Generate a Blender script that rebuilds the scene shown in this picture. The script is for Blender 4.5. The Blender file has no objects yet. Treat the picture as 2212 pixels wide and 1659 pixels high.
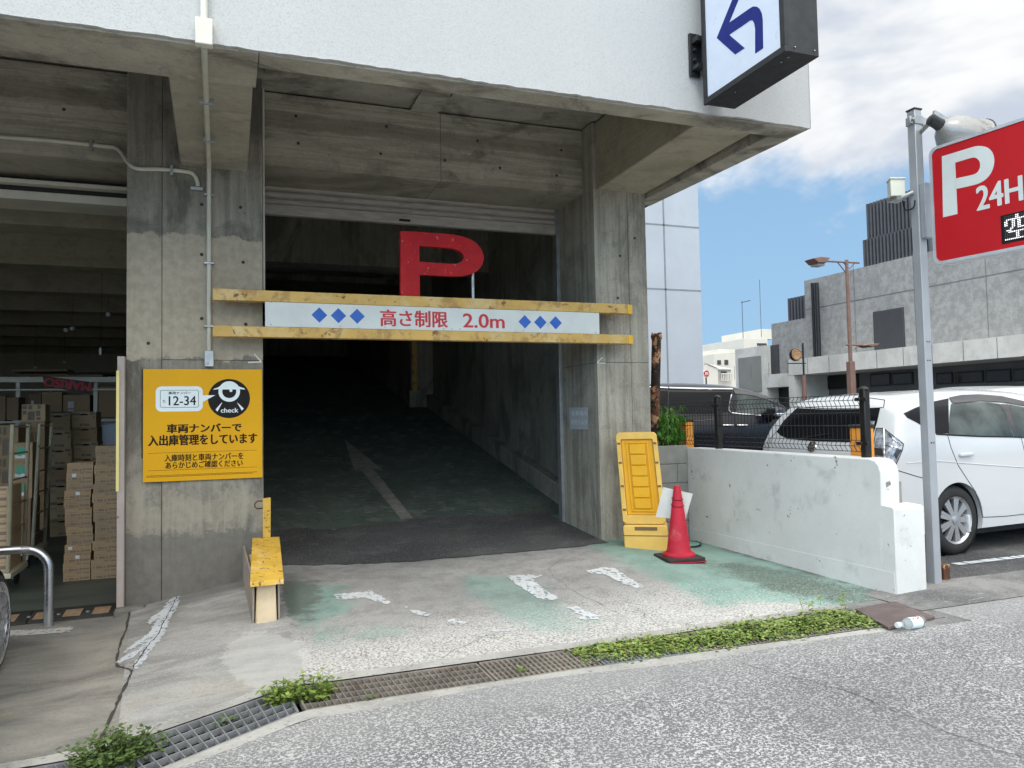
import bpy, bmesh, math, random
from math import sin, cos, tan, atan, atan2, radians, pi, sqrt, floor
from mathutils import Vector, Matrix, geometry
from mathutils.bvhtree import BVHTree

random.seed(7)
SC = bpy.context.scene
COL = SC.collection

# ------------------------------------------------------------------ camera
FPX, CPX, CPY = 1660.0, 1106.0, 829.5            # focal length and centre for a 2212 x 1659 frame
PSI, THETA, PHI = radians(20.4), atan(75.5 / 1660), radians(1.1)
EYE = Vector((0, 0, 1.5))
FW = Vector((sin(PSI) * cos(THETA), cos(PSI) * cos(THETA), sin(THETA)))
R0 = Vector((cos(PSI), -sin(PSI), 0)); U0 = R0.cross(FW)
RT = R0 * cos(PHI) - U0 * sin(PHI); UP = U0 * cos(PHI) + R0 * sin(PHI)
cd = bpy.data.cameras.new('camera'); cam = bpy.data.objects.new('camera', cd); COL.objects.link(cam)
cd.sensor_fit = 'HORIZONTAL'; cd.sensor_width = 36.0; cd.lens = 36.0 * FPX / 2212.0
cd.clip_start = 0.05; cd.clip_end = 5000
cam.matrix_world = Matrix((( RT.x, UP.x, -FW.x, EYE.x), (RT.y, UP.y, -FW.y, EYE.y), (RT.z, UP.z, -FW.z, EYE.z), (0, 0, 0, 1)))
SC.camera = cam

def ray(px, py):
    return FW + RT * ((px - CPX) / FPX) - UP * ((py - CPY) / FPX)
def at(px, py, X=None, Y=None, Z=None, t=None):
    """survey helper: the point of the place seen at a photo position, on a known plane"""
    d = ray(px, py)
    if X is not None: t = X / d.x
    elif Y is not None: t = Y / d.y
    elif Z is not None: t = (Z - EYE.z) / d.z
    return EYE + d * t
def on_plane(px, py, P, N):
    d = ray(px, py); return EYE + d * ((P - EYE).dot(N) / d.dot(N))

# ------------------------------------------------------------------ light and sky
SUN_EL, SUN_AZ = radians(58), radians(218)        # azimuth clockwise from +Y: behind the camera, to the left
SC.view_settings.view_transform = 'Standard'
try: SC.view_settings.look = 'None'
except Exception: pass
SC.view_settings.gamma = 1.0
SC.view_settings.exposure = 0.06
SC.view_settings.use_curve_mapping = False
SC.cycles.diffuse_bounces = 10
SC.cycles.max_bounces = 14

def nd(nt, typ, ins=None, **props):
    n = nt.nodes.new(typ)
    for k, v in props.items(): setattr(n, k, v)
    for k, v in (ins or {}).items():
        if isinstance(v, bpy.types.NodeSocket): nt.links.new(v, n.inputs[k])
        else: n.inputs[k].default_value = v
    return n
def c4(c): return (c[0], c[1], c[2], 1.0)
def mix(nt, fac, a, b, mode='MIX'):
    n = nt.nodes.new('ShaderNodeMix'); n.data_type = 'RGBA'; n.blend_type = mode
    for i, v in ((0, fac), (6, a), (7, b)):
        if isinstance(v, bpy.types.NodeSocket): nt.links.new(v, n.inputs[i])
        else: n.inputs[i].default_value = v if i == 0 else (c4(v) if len(v) == 3 else v)
    return n.outputs[2]
def mth(nt, op, a, b=0.0, c=0.0, clamp=False):
    n = nt.nodes.new('ShaderNodeMath'); n.operation = op; n.use_clamp = clamp
    for i, v in enumerate((a, b, c)):
        if isinstance(v, bpy.types.NodeSocket): nt.links.new(v, n.inputs[i])
        else: n.inputs[i].default_value = v
    return n.outputs[0]
def step(nt, v, lo, hi, a=0.0, b=1.0):
    n = nt.nodes.new('ShaderNodeMapRange'); n.interpolation_type = 'SMOOTHSTEP'
    nt.links.new(v, n.inputs[0])
    n.inputs[1].default_value = lo; n.inputs[2].default_value = hi
    n.inputs[3].default_value = a; n.inputs[4].default_value = b
    return n.outputs[0]
def noise(nt, vec, scale, detail=4.0, rough=0.6, stretch=None, dist=0.0, off=None):
    if stretch or off:
        m = nt.nodes.new('ShaderNodeMapping'); nt.links.new(vec, m.inputs[0])
        if stretch: m.inputs[3].default_value = stretch
        if off: m.inputs[1].default_value = off
        vec = m.outputs[0]
    n = nd(nt, 'ShaderNodeTexNoise', {'Vector': vec, 'Scale': scale, 'Detail': detail, 'Roughness': rough, 'Distortion': dist})
    return n.outputs[0]

W = bpy.data.worlds.new('World'); SC.world = W; W.use_nodes = True
nt = W.node_tree; nt.nodes.clear()
sky = nd(nt, 'ShaderNodeTexSky', sky_type='NISHITA', sun_disc=False, sun_elevation=SUN_EL, sun_rotation=SUN_AZ, air_density=1.0, dust_density=0.6, ozone_density=1.6)
gen = nd(nt, 'ShaderNodeTexCoord').outputs['Generated']
sep = nd(nt, 'ShaderNodeSeparateXYZ', {0: gen})
dx, dy, dz = sep.outputs
# clouds: banks thicken higher up and towards the right-hand side of the street
c1 = noise(nt, gen, 2.3, 6, 0.52, (1, 1, 1.35), 0.1, (0.35, 0.1, 0.62))
c2 = noise(nt, gen, 7.0, 5, 0.6, (1, 1, 1.6), 0.2)
bias = step(nt, dz, 0.15, 0.40, -0.17, 0.20)
bias2 = step(nt, mth(nt, 'SUBTRACT', dx, mth(nt, 'MULTIPLY', dy, 0.62)), -0.15, 0.42, -0.05, 0.13)
cm = mth(nt, 'ADD', mth(nt, 'ADD', c1, bias), mth(nt, 'ADD', bias2, mth(nt, 'MULTIPLY', mth(nt, 'SUBTRACT', c2, 0.5), 0.34)))
cmask = step(nt, cm, 0.50, 0.61)
cshade = step(nt, noise(nt, gen, 3.1, 5, 0.55, (1, 1, 2.4), 0.2, (1.7, 0.4, 0.2)), 0.40, 0.60)
ccol = mix(nt, cshade, (6.9, 7.6, 8.7), (11.4, 11.4, 11.3))
skyb = mix(nt, 1.0, sky.outputs[0], (1.15, 1.45, 1.55), 'MULTIPLY')
skyb = mix(nt, step(nt, dz, 0.02, 0.45, 0.9, 0.65), skyb, (4.0, 6.5, 9.3))
skyc = mix(nt, cmask, skyb, ccol)
# added fill: unseen sky behind the camera brightened, sky opposite dimmed
sunv = (sin(SUN_AZ) * cos(SUN_EL), cos(SUN_AZ) * cos(SUN_EL), sin(SUN_EL))
dot = nd(nt, 'ShaderNodeVectorMath', {0: gen, 1: sunv}, operation='DOT_PRODUCT').outputs['Value']
fill_gain = step(nt, dot, 0.0, 0.85, 0.84, 3.0)
skyc = mix(nt, 1.0, skyc, nd(nt, 'ShaderNodeCombineColor', {0: fill_gain, 1: mth(nt, 'POWER', fill_gain, 0.95), 2: mth(nt, 'POWER', fill_gain, 0.86)}).outputs[0], 'MULTIPLY')
bg = nd(nt, 'ShaderNodeBackground', {0: skyc, 1: 0.1})
wo = nd(nt, 'ShaderNodeOutputWorld', {0: bg.outputs[0]})

sl = bpy.data.lights.new('sun', 'SUN'); so = bpy.data.objects.new('sun', sl); COL.objects.link(so)
sl.energy = 1.0; sl.angle = radians(11); sl.color = (1.0, 0.96, 0.9)
sd = Vector((sin(SUN_AZ) * cos(SUN_EL), cos(SUN_AZ) * cos(SUN_EL), sin(SUN_EL)))
so.rotation_euler = sd.to_track_quat('Z', 'Y').to_euler(); so.location = (0, -5, 30)

# ------------------------------------------------------------------ materials
def newmat(name):
    m = bpy.data.materials.new(name); m.use_nodes = True
    nt = m.node_tree; b = nt.nodes['Principled BSDF']; return m, nt, b
def coords(nt, world):
    if world: return nd(nt, 'ShaderNodeNewGeometry').outputs['Position']
    return nd(nt, 'ShaderNodeTexCoord').outputs['Object']
def bumpn(nt, b, h, strength, dist=0.01):
    n = nd(nt, 'ShaderNodeBump', {'Height': h, 'Strength': strength, 'Distance': dist}); nt.links.new(n.outputs[0], b.inputs['Normal'])

def std(name, col, rough=0.6, metal=0.0, var=0.12, vs=4.0, bump=0.0, bs=60.0, wear=(), coat=0.0, stretch=None, world=False, spec=0.5):
    m, nt, b = newmat(name); v = coords(nt, world)
    n1 = noise(nt, v, vs, 5, 0.6, stretch)
    c = mix(nt, step(nt, n1, 0.3, 0.7), tuple(x * (1 - var) for x in col), tuple(min(1, x * (1 + var)) for x in col))
    for i, (wc, ws, lo, hi) in enumerate(wear):
        w = step(nt, noise(nt, v, ws, 6, 0.65, stretch, 0.3, (3.1 * i + 1, 2.3 * i, 0.7)), lo, hi)
        c = mix(nt, w, c, wc)
    nt.links.new(c, b.inputs['Base Color'])
    b.inputs['Metallic'].default_value = metal
    r = step(nt, noise(nt, v, vs * 2.3, 4), 0.3, 0.7, max(0.03, rough - 0.08), min(1, rough + 0.08))
    nt.links.new(r, b.inputs['Roughness'])
    b.inputs['Specular IOR Level'].default_value = spec
    if coat: b.inputs['Coat Weight'].default_value = coat; b.inputs['Coat Roughness'].default_value = 0.05
    if bump: bumpn(nt, b, noise(nt, v, bs, 4), bump)
    return m

def concrete(name, a, bcol, grain='v', dark=0.5, patch=None, streak=0.6):
    """board-marked weathered concrete in world coordinates"""
    m, nt, b = newmat(name); v = coords(nt, True)
    st = (16, 16, 0.7) if grain == 'v' else (1.1, 1.1, 22)
    big = noise(nt, v, 0.9, 6, 0.65)
    gr = noise(nt, v, 1.0, 6, 0.7, st, 0.6)
    c = mix(nt, step(nt, big, 0.32, 0.68), a, bcol)
    c = mix(nt, step(nt, gr, 0.40, 0.66, 0.0, streak), c, tuple(x * 0.50 for x in a))
    c = mix(nt, step(nt, gr, 0.30, 0.44, streak * 0.5, 0.0), c, tuple(min(1, x * 1.35) for x in bcol))
    fine = noise(nt, v, 42, 5, 0.7)
    c = mix(nt, step(nt, fine, 0.52, 0.75, 0, 0.35), c, tuple(x * 1.5 for x in bcol))
    stain = noise(nt, v, 1.7, 7, 0.7, (1, 1, 0.55) if grain == 'v' else (0.6, 1, 1.2), 0.8, (4.2, 1.1, 2.0))
    c = mix(nt, step(nt, stain, 0.48, 0.64, 0, dark), c, tuple(x * 0.36 for x in a))
    blot = noise(nt, v, 6.5, 6, 0.7, None, 0.4, (9.0, 2.0, 4.0))
    c = mix(nt, step(nt, blot, 0.52, 0.66, 0, 0.35), c, tuple(x * 0.55 for x in a))
    pit = noise(nt, v, 55, 2, 0.5)
    c = mix(nt, step(nt, pit, 0.70, 0.74, 0, 0.7), c, tuple(x * 0.25 for x in a))
    if patch:
        for (ax, lo, hi, colr, amt, wob) in patch:
            s = nd(nt, 'ShaderNodeSeparateXYZ', {0: v}).outputs[ax]
            w = mth(nt, 'ADD', s, mth(nt, 'MULTIPLY', mth(nt, 'SUBTRACT', noise(nt, v, 2.4, 10, 0.74, None, 0.3), 0.5), wob * 1.5))
            mk = mth(nt, 'MULTIPLY', step(nt, w, lo, lo + 0.02), step(nt, w, hi, hi + 0.02, 1, 0))
            inner = mix(nt, step(nt, noise(nt, v, 14, 5), 0.3, 0.7), tuple(x * 0.85 for x in colr), tuple(x * 1.12 for x in colr))
            c = mix(nt, mth(nt, 'MULTIPLY', mk, amt), c, inner)
    nt.links.new(c, b.inputs['Base Color']); b.inputs['Roughness'].default_value = 0.88
    h = mth(nt, 'ADD', mth(nt, 'MULTIPLY', gr, 0.7), mth(nt, 'MULTIPLY', fine, 0.5))
    bumpn(nt, b, h, 0.6, 0.015)
    return m

MAT = {}
MAT['pillar'] = concrete('weathered_pillar_concrete', (0.225, 0.21, 0.175), (0.33, 0.305, 0.255), 'v', 0.7, streak=0.5,
    patch=((2, 2.06, 3.12, (0.47, 0.405, 0.31), 0.72, 0.22), (2, -0.5, 0.56, (0.165, 0.16, 0.145), 0.8, 0.40), (2, 0.62, 0.86, (0.38, 0.34, 0.27), 0.45, 0.65)))
MAT['column'] = concrete('streaked_column_concrete', (0.30, 0.28, 0.235), (0.43, 0.405, 0.34), 'v', 0.5, streak=0.6)
MAT['beam'] = concrete('board_marked_beam_concrete', (0.37, 0.345, 0.275), (0.49, 0.455, 0.37), 'h', 0.8, streak=0.6, patch=((2, 4.27, 4.42, (0.20, 0.18, 0.14), 0.55, 0.10), (2, 3.6, 3.98, (0.34, 0.31, 0.24), 0.35, 0.25)))
MAT['lip'] = concrete('pale_lip_concrete', (0.39, 0.365, 0.30), (0.54, 0.505, 0.425), 'h', 0.85, streak=0.4)
MAT['soffit'] = concrete('soffit_concrete', (0.34, 0.32, 0.27), (0.46, 0.435, 0.37), 'h', 0.75, streak=0.45)
MAT['inner'] = concrete('inner_wall_concrete', (0.26, 0.25, 0.215), (0.35, 0.335, 0.285), 'v', 0.65, streak=0.4)
MAT['innerbeam'] = concrete('warehouse_beam_concrete', (0.36, 0.33, 0.245), (0.44, 0.405, 0.30), 'h', 0.3, streak=0.12)
MAT['backwall'] = std('cream_back_wall', (0.55, 0.50, 0.38), 0.85, var=0.06)
MAT['stucco'] = std('white_stucco', (0.54, 0.555, 0.555), 0.9, var=0.04, vs=0.7, bump=0.26, bs=110, world=True, wear=(((0.46, 0.47, 0.47), 95, 0.46, 0.66), ((0.52, 0.53, 0.51), 1.1, 0.62, 0.9)))
MAT['groove'] = std('dark_joint', (0.05, 0.048, 0.04), 0.95)
MAT['blackmetal'] = std('black_painted_metal', (0.022, 0.024, 0.027), 0.45, 0.2, 0.2, 6)
MAT['signblue'] = std('blue_vinyl', (0.010, 0.022, 0.185), 0.5, spec=.2, var=0.04)
MAT['signface'] = std('white_sign_face', (0.66, 0.73, 0.86), 0.35, var=0.03)
MAT['white'] = std('white_paint', (0.74, 0.76, 0.77), 0.55, var=0.05)
MAT['yellowsign'] = std('amber_sign_sheet', (0.70, 0.36, 0.004), 0.55, spec=.25, var=0.035, vs=2)
MAT['black'] = std('black_print', (0.012, 0.010, 0.010), 0.6, spec=.2)
MAT['brownblack'] = std('brown_black_print', (0.022, 0.010, 0.004), 0.6, spec=.2)
MAT['bubble'] = std('pale_sign_print', (0.70, 0.78, 0.80), 0.45, var=0.02)
MAT['yellowbar'] = std('worn_yellow_bar_paint', (0.60, 0.385, 0.105), 0.6, var=0.12, vs=3, bump=0.2, bs=30, world=True,
    wear=(((0.64, 0.49, 0.24), 4, 0.46, 0.7), ((0.40, 0.24, 0.08), 7, 0.52, 0.66), ((0.17, 0.07, 0.025), 9, 0.60, 0.68), ((0.12, 0.05, 0.02), 26, 0.63, 0.69)))
MAT['yellowend'] = std('fresh_yellow_bar_paint', (0.72, 0.43, 0.035), 0.5, var=0.08, world=True, wear=(((0.2, 0.09, 0.03), 22, 0.70, 0.74),))
MAT['redsign'] = std('faded_red_letter_paint', (0.47, 0.014, 0.02), 0.6, spec=.25, var=0.12, vs=5, wear=(((0.36, 0.012, 0.018), 3, 0.45, 0.75), ((0.40, 0.06, 0.06), 9, 0.60, 0.75), ((0.58, 0.40, 0.37), 30, 0.655, 0.685)))
MAT['boardwhite'] = std('scuffed_white_board', (0.62, 0.665, 0.66), 0.5, var=0.05, world=True, wear=(((0.42, 0.45, 0.43), 7, 0.60, 0.8), ((0.35, 0.37, 0.36), 40, 0.72, 0.76)))
MAT['redprint'] = std('red_print', (0.52, 0.018, 0.035), 0.5, var=0.06)
MAT['blueprint'] = std('blue_print', (0.012, 0.115, 0.50), 0.5, var=0.05)
MAT['galv'] = std('galvanised_steel', (0.42, 0.44, 0.45), 0.45, 0.75, 0.15, 9)
MAT['shutter'] = std('dusty_shutter_slat', (0.44, 0.41, 0.37), 0.6, 0.15, 0.15, 5, wear=(((0.20, 0.16, 0.13), 6, 0.56, 0.8),), stretch=(1, 6, 6), world=True)
MAT['conduit'] = std('cream_conduit', (0.58, 0.56, 0.47), 0.55, var=0.08)
MAT['box_cream'] = std('cream_plastic', (0.72, 0.72, 0.62), 0.45, var=0.05)
MAT['mauve'] = std('peeling_mauve_steel', (0.40, 0.345, 0.32), 0.7, var=0.1, world=True, bump=0.2, wear=(((0.20, 0.085, 0.06), 6, 0.63, 0.70), ((0.30, 0.26, 0.24), 14, 0.55, 0.75)))
MAT['yellowstrip'] = std('pale_yellow_strip', (0.70, 0.60, 0.24), 0.55, var=0.08)
MAT['stainless'] = std('brushed_stainless', (0.55, 0.56, 0.58), 0.30, 0.95, 0.03, 1.5)
MAT['rubber'] = std('black_rubber', (0.028, 0.027, 0.026), 0.8, var=0.25, vs=8, bump=0.2)
MAT['tanpad'] = std('worn_tan_reflector', (0.30, 0.205, 0.13), 0.6, var=0.2, vs=12, world=True, wear=(((0.14, 0.11, 0.09), 18, 0.6, 0.75),))
MAT['rust'] = std('rusted_steel', (0.12, 0.05, 0.025), 0.9, 0.1, 0.35, 7, 0.5, 30, wear=(((0.46, 0.25, 0.14), 11, 0.53, 0.57), ((0.022, 0.013, 0.010), 8, 0.47, 0.52)), world=True)
MAT['rustsmooth'] = std('brown_lamp_paint', (0.21, 0.125, 0.105), 0.7, 0.1, 0.12)
MAT['paper'] = std('faded_paper_notice', (0.40, 0.41, 0.45), 0.8, var=0.08)
MAT['chalk'] = std('white_chalk', (0.72, 0.72, 0.68), 0.9)

# ------------------------------------------------------------------ ground materials
def ground_mat(name, kind):
    m, nt, b = newmat(name); v = coords(nt, True)
    s = nd(nt, 'ShaderNodeSeparateXYZ', {0: v}); X, Y, Z = s.outputs
    def ell(cx, cy, rx, ry, rot=0.0, wob=0.5, ws=3.0, lo=0.0, hi=0.25, seed=0.0):
        a = mth(nt, 'SUBTRACT', X, cx); c = mth(nt, 'SUBTRACT', Y, cy); cr, sr = cos(rot), sin(rot)
        u = mth(nt, 'ADD', mth(nt, 'MULTIPLY', a, cr / rx), mth(nt, 'MULTIPLY', c, sr / rx))
        w = mth(nt, 'ADD', mth(nt, 'MULTIPLY', a, -sr / ry), mth(nt, 'MULTIPLY', c, cr / ry))
        r = mth(nt, 'SQRT', mth(nt, 'ADD', mth(nt, 'MULTIPLY', u, u), mth(nt, 'MULTIPLY', w, w)))
        n = noise(nt, v, ws, 9, 0.78, None, 0.2, (seed, seed * 1.7, 0)); n2 = noise(nt, v, 1.3, 3, 0.5, None, 0.0, (seed * 2.1, seed, 0))
        q = mth(nt, 'ADD', mth(nt, 'SUBTRACT', 1.0, r), mth(nt, 'MULTIPLY', mth(nt, 'SUBTRACT', n, 0.5), wob * 2.2))
        q = mth(nt, 'ADD', q, mth(nt, 'MULTIPLY', mth(nt, 'SUBTRACT', n2, 0.5), 1.3))
        return step(nt, q, lo, hi)
    if kind == 'road':
        ag = noise(nt, v, 78, 3, 0.55, None, 0.6)
        big = noise(nt, v, 0.8, 5, 0.6)
        thr = step(nt, ag, 0.505, 0.545)
        dark = mix(nt, step(nt, big, 0.3, 0.7), (0.12, 0.123, 0.133), (0.165, 0.168, 0.178))
        lite = mix(nt, step(nt, noise(nt, v, 25, 3), 0.3, 0.7), (0.42, 0.42, 0.415), (0.62, 0.62, 0.61))
        amount = step(nt, noise(nt, v, 0.55, 6, 0.65, None, 0, (2.2, 0.3, 0)), 0.36, 0.62, 0.5, 0.95)
        c = mix(nt, mth(nt, 'MULTIPLY', thr, amount), dark, lite)
        c = mix(nt, step(nt, noise(nt, v, 1.4, 6, 0.7, None, 0.5, (7, 3, 0)), 0.58, 0.78, 0, 0.45), c, (0.14, 0.14, 0.145))
        tr = noise(nt, v, 0.9, 6, 0.7, (0.45, 1.6, 1), 0.4, (3, 11, 0))
        c = mix(nt, step(nt, tr, 0.50, 0.68, 0, 0.42), c, (0.15, 0.15, 0.152))
        c = mix(nt, step(nt, noise(nt, v, 3.4, 7, 0.75, None, 0.3, (13, 3, 0)), 0.64, 0.72, 0, 0.55), c, (0.085, 0.085, 0.085))
        c = mix(nt, step(nt, Y, 3.35, 3.95, 0, 0.35), c, (0.40, 0.40, 0.39))
        rough, h, bs = 0.9, ag, 0.6
    elif kind == 'asphalt':
        ag = noise(nt, v, 70, 4, 0.6)
        big = noise(nt, v, 1.1, 6, 0.65)
        c = mix(nt, step(nt, big, 0.3, 0.7), (0.045, 0.046, 0.049), (0.085, 0.085, 0.088))
        c = mix(nt, step(nt, ag, 0.52, 0.70, 0, 0.75), c, (0.24, 0.24, 0.245))
        c = mix(nt, step(nt, noise(nt, v, 2.6, 7, 0.7, None, 0.3, (4, 4, 0)), 0.50, 0.72, 0, 0.5), c, (0.17, 0.168, 0.16))
        rough, h, bs = 0.9, ag, 0.5
    elif kind == 'apron':
        ag = noise(nt, v, 66, 5, 0.68)
        big = noise(nt, v, 1.0, 7, 0.68)
        med = noise(nt, v, 5.0, 6, 0.68, None, 0.3, (3, 1, 0))
        c = mix(nt, step(nt, big, 0.3, 0.7), (0.235, 0.235, 0.232), (0.335, 0.333, 0.326))
        c = mix(nt, step(nt, med, 0.42, 0.66, 0, 0.6), c, (0.15, 0.148, 0.145))
        # the front edge is worn down to pale aggregate
        wy = mth(nt, 'ADD', Y, mth(nt, 'MULTIPLY', mth(nt, 'SUBTRACT', big, 0.5), 1.4))
        pale = step(nt, wy, 4.75, 5.75, 0.85, 0.12)
        pale = mth(nt, 'MULTIPLY', pale, step(nt, ag, 0.40, 0.56))
        c = mix(nt, pale, c, (0.66, 0.65, 0.62))
        c = mix(nt, step(nt, noise(nt, v, 52, 4, 0.7, None, 0, (5, 2, 1)), 0.55, 0.70, 0, 0.65), c, (0.15, 0.145, 0.14))
        # remains of green coating
        rag = noise(nt, v, 2.6, 9, 0.76, None, 0.2, (1, 2, 0)); fleck = noise(nt, v, 60, 3, 0.6, None, 0, (4, 4, 0))
        qx = mth(nt, 'SUBTRACT', X, 3.22)
        qy = mth(nt, 'ADD', mth(nt, 'SUBTRACT', Y, 4.72), mth(nt, 'MULTIPLY', mth(nt, 'MAXIMUM', mth(nt, 'SUBTRACT', X, 3.7), 0.0), 1.2))
        q = mth(nt, 'ADD', mth(nt, 'MINIMUM', qx, qy), mth(nt, 'ADD', mth(nt, 'MULTIPLY', mth(nt, 'SUBTRACT', rag, 0.5), 0.6), mth(nt, 'MULTIPLY', mth(nt, 'SUBTRACT', fleck, 0.5), 0.3)))
        g = step(nt, q, -0.02, 0.22)
        def gell(*a, amt=1.0):
            return mth(nt, 'MULTIPLY', ell(*a), amt)
        g = mth(nt, 'MAXIMUM', g, gell(2.10, 5.55, 0.36, 1.15, 0.03, 0.8, 3.2, 0.05, 0.6, 3, amt=0.7))
        g = mth(nt, 'MAXIMUM', g, gell(0.64, 6.02, 0.34, 0.85, -0.05, 0.9, 3.4, 0.05, 0.40, 4, amt=0.9))
        g = mth(nt, 'MAXIMUM', g, gell(0.98, 5.25, 0.25, 0.16, 0, 0.9, 5, 0.05, 0.5, 5, amt=0.45))
        worn = step(nt, fleck, 0.44, 0.56, 0.98, 0.32)
        gc = mix(nt, step(nt, noise(nt, v, 2.1, 5), 0.35, 0.7), (0.125, 0.275, 0.23), (0.20, 0.40, 0.345))
        gc = mix(nt, step(nt, med, 0.55, 0.72, 0, 0.55), gc, (0.11, 0.17, 0.14))
        c = mix(nt, mth(nt, 'MULTIPLY', g, worn), c, gc)
        d = ell(4.28, 5.12, 0.40, 1.05, 0.08, 1.1, 4.0, 0.0, 0.5, 6)
        c = mix(nt, mth(nt, 'MULTIPLY', d, step(nt, ag, 0.38, 0.6, 0.9, 0.35)), c, (0.072, 0.082, 0.062))
        d2 = ell(0.45, 6.35, 0.35, 0.75, 0.1, 1.1, 5.0, 0.0, 0.4, 8)
        c = mix(nt, mth(nt, 'MULTIPLY', d2, 0.6), c, (0.09, 0.085, 0.075))
        dw = mth(nt, 'MULTIPLY', step(nt, X, 4.56, 4.69), step(nt, med, 0.36, 0.58))
        c = mix(nt, mth(nt, 'MULTIPLY', dw, 0.75), c, (0.07, 0.07, 0.06))
        # smooth slab left of the wheel guard and a mortar patch between
        sx = mth(nt, 'ADD', X, mth(nt, 'MULTIPLY', mth(nt, 'SUBTRACT', noise(nt, v, 5, 6, 0.7), 0.5), 0.22))
        slab = step(nt, sx, 0.40, 0.425, 1, 0)
        sn = noise(nt, v, 1.6, 7, 0.66, (0.55, 1.5, 1), 0.7, (1, 4, 0))
        sc = mix(nt, step(nt, sn, 0.34, 0.66), (0.40, 0.402, 0.395), (0.225, 0.226, 0.22))
        tanm = mth(nt, 'MULTIPLY', step(nt, Y, 4.25, 5.1, 1, 0), step(nt, noise(nt, v, 1.3, 5), 0.40, 0.62))
        sc = mix(nt, mth(nt, 'MULTIPLY', tanm, 0.75), sc, (0.44, 0.375, 0.27))
        sc = mix(nt, step(nt, noise(nt, v, 65, 3), 0.54, 0.70, 0, 0.5), sc, (0.58, 0.57, 0.53))
        sc = mix(nt, step(nt, noise(nt, v, 48, 4, 0.7, None, 0, (2, 7, 0)), 0.56, 0.70, 0, 0.55), sc, (0.17, 0.165, 0.155))
        sc = mix(nt, step(nt, noise(nt, v, 7, 7, 0.75, None, 0.3, (2, 1, 0)), 0.52, 0.70, 0, 0.4), sc, (0.22, 0.215, 0.20))
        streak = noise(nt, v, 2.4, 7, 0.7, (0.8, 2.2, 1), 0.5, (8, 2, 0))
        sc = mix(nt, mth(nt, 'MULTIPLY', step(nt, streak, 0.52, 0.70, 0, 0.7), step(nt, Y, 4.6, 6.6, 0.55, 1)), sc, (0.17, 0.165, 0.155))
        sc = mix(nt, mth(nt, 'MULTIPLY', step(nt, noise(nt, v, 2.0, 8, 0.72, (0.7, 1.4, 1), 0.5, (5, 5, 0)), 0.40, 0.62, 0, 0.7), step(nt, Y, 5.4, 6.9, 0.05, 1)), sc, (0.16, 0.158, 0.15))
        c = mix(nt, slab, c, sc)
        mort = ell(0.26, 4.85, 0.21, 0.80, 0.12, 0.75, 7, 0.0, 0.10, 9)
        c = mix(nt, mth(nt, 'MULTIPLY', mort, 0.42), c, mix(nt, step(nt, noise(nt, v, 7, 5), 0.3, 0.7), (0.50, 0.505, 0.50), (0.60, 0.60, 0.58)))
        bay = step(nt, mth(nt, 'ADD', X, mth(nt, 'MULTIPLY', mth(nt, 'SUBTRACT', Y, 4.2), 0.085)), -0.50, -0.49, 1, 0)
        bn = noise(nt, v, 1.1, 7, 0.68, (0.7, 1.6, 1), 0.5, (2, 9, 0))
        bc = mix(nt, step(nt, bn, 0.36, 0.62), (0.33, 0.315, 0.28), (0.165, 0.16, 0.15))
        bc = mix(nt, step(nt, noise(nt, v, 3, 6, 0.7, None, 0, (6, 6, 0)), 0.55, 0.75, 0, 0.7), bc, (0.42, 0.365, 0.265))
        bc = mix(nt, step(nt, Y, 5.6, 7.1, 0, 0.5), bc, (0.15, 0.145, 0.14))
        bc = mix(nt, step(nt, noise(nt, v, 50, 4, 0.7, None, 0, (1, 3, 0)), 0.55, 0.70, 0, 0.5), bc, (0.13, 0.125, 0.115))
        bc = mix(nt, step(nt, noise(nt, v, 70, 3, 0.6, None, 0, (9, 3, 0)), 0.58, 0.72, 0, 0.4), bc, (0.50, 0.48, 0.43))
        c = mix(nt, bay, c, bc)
        rough, h, bs = 0.88, mth(nt, 'ADD', mth(nt, 'MULTIPLY', ag, 0.6), mth(nt, 'MULTIPLY', med, 0.5)), 0.5
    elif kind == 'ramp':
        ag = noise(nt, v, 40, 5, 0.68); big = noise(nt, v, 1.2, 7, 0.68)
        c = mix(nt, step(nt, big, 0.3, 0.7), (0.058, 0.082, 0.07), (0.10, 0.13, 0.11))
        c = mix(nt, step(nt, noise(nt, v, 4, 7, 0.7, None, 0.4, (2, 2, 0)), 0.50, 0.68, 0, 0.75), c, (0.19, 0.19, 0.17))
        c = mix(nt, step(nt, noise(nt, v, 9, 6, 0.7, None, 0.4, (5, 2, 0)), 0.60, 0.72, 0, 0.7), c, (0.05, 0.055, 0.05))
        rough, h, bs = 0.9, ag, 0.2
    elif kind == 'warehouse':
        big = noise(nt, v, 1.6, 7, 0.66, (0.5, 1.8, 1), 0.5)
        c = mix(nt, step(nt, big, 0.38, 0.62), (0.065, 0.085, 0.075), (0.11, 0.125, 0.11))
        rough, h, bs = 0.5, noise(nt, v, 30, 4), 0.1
    elif kind == 'edge':
        ag = noise(nt, v, 60, 4, 0.65); big = noise(nt, v, 1.7, 7, 0.7, None, 0.4)
        c = mix(nt, step(nt, big, 0.34, 0.62), (0.10, 0.10, 0.102), (0.235, 0.232, 0.225))
        c = mix(nt, step(nt, ag, 0.52, 0.68, 0, 0.55), c, (0.38, 0.375, 0.36))
        c = mix(nt, step(nt, noise(nt, v, 5, 7, 0.75, (1, 2.5, 1), 0.3, (3, 8, 0)), 0.60, 0.70, 0, 0.8), c, (0.50, 0.49, 0.46))
        rough, h, bs = 0.9, ag, 0.5
    elif kind == 'lipstrip':
        ag = noise(nt, v, 55, 5, 0.65); big = noise(nt, v, 2.0, 6, 0.65)
        c = mix(nt, step(nt, big, 0.3, 0.7), (0.31, 0.305, 0.29), (0.47, 0.465, 0.44))
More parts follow.
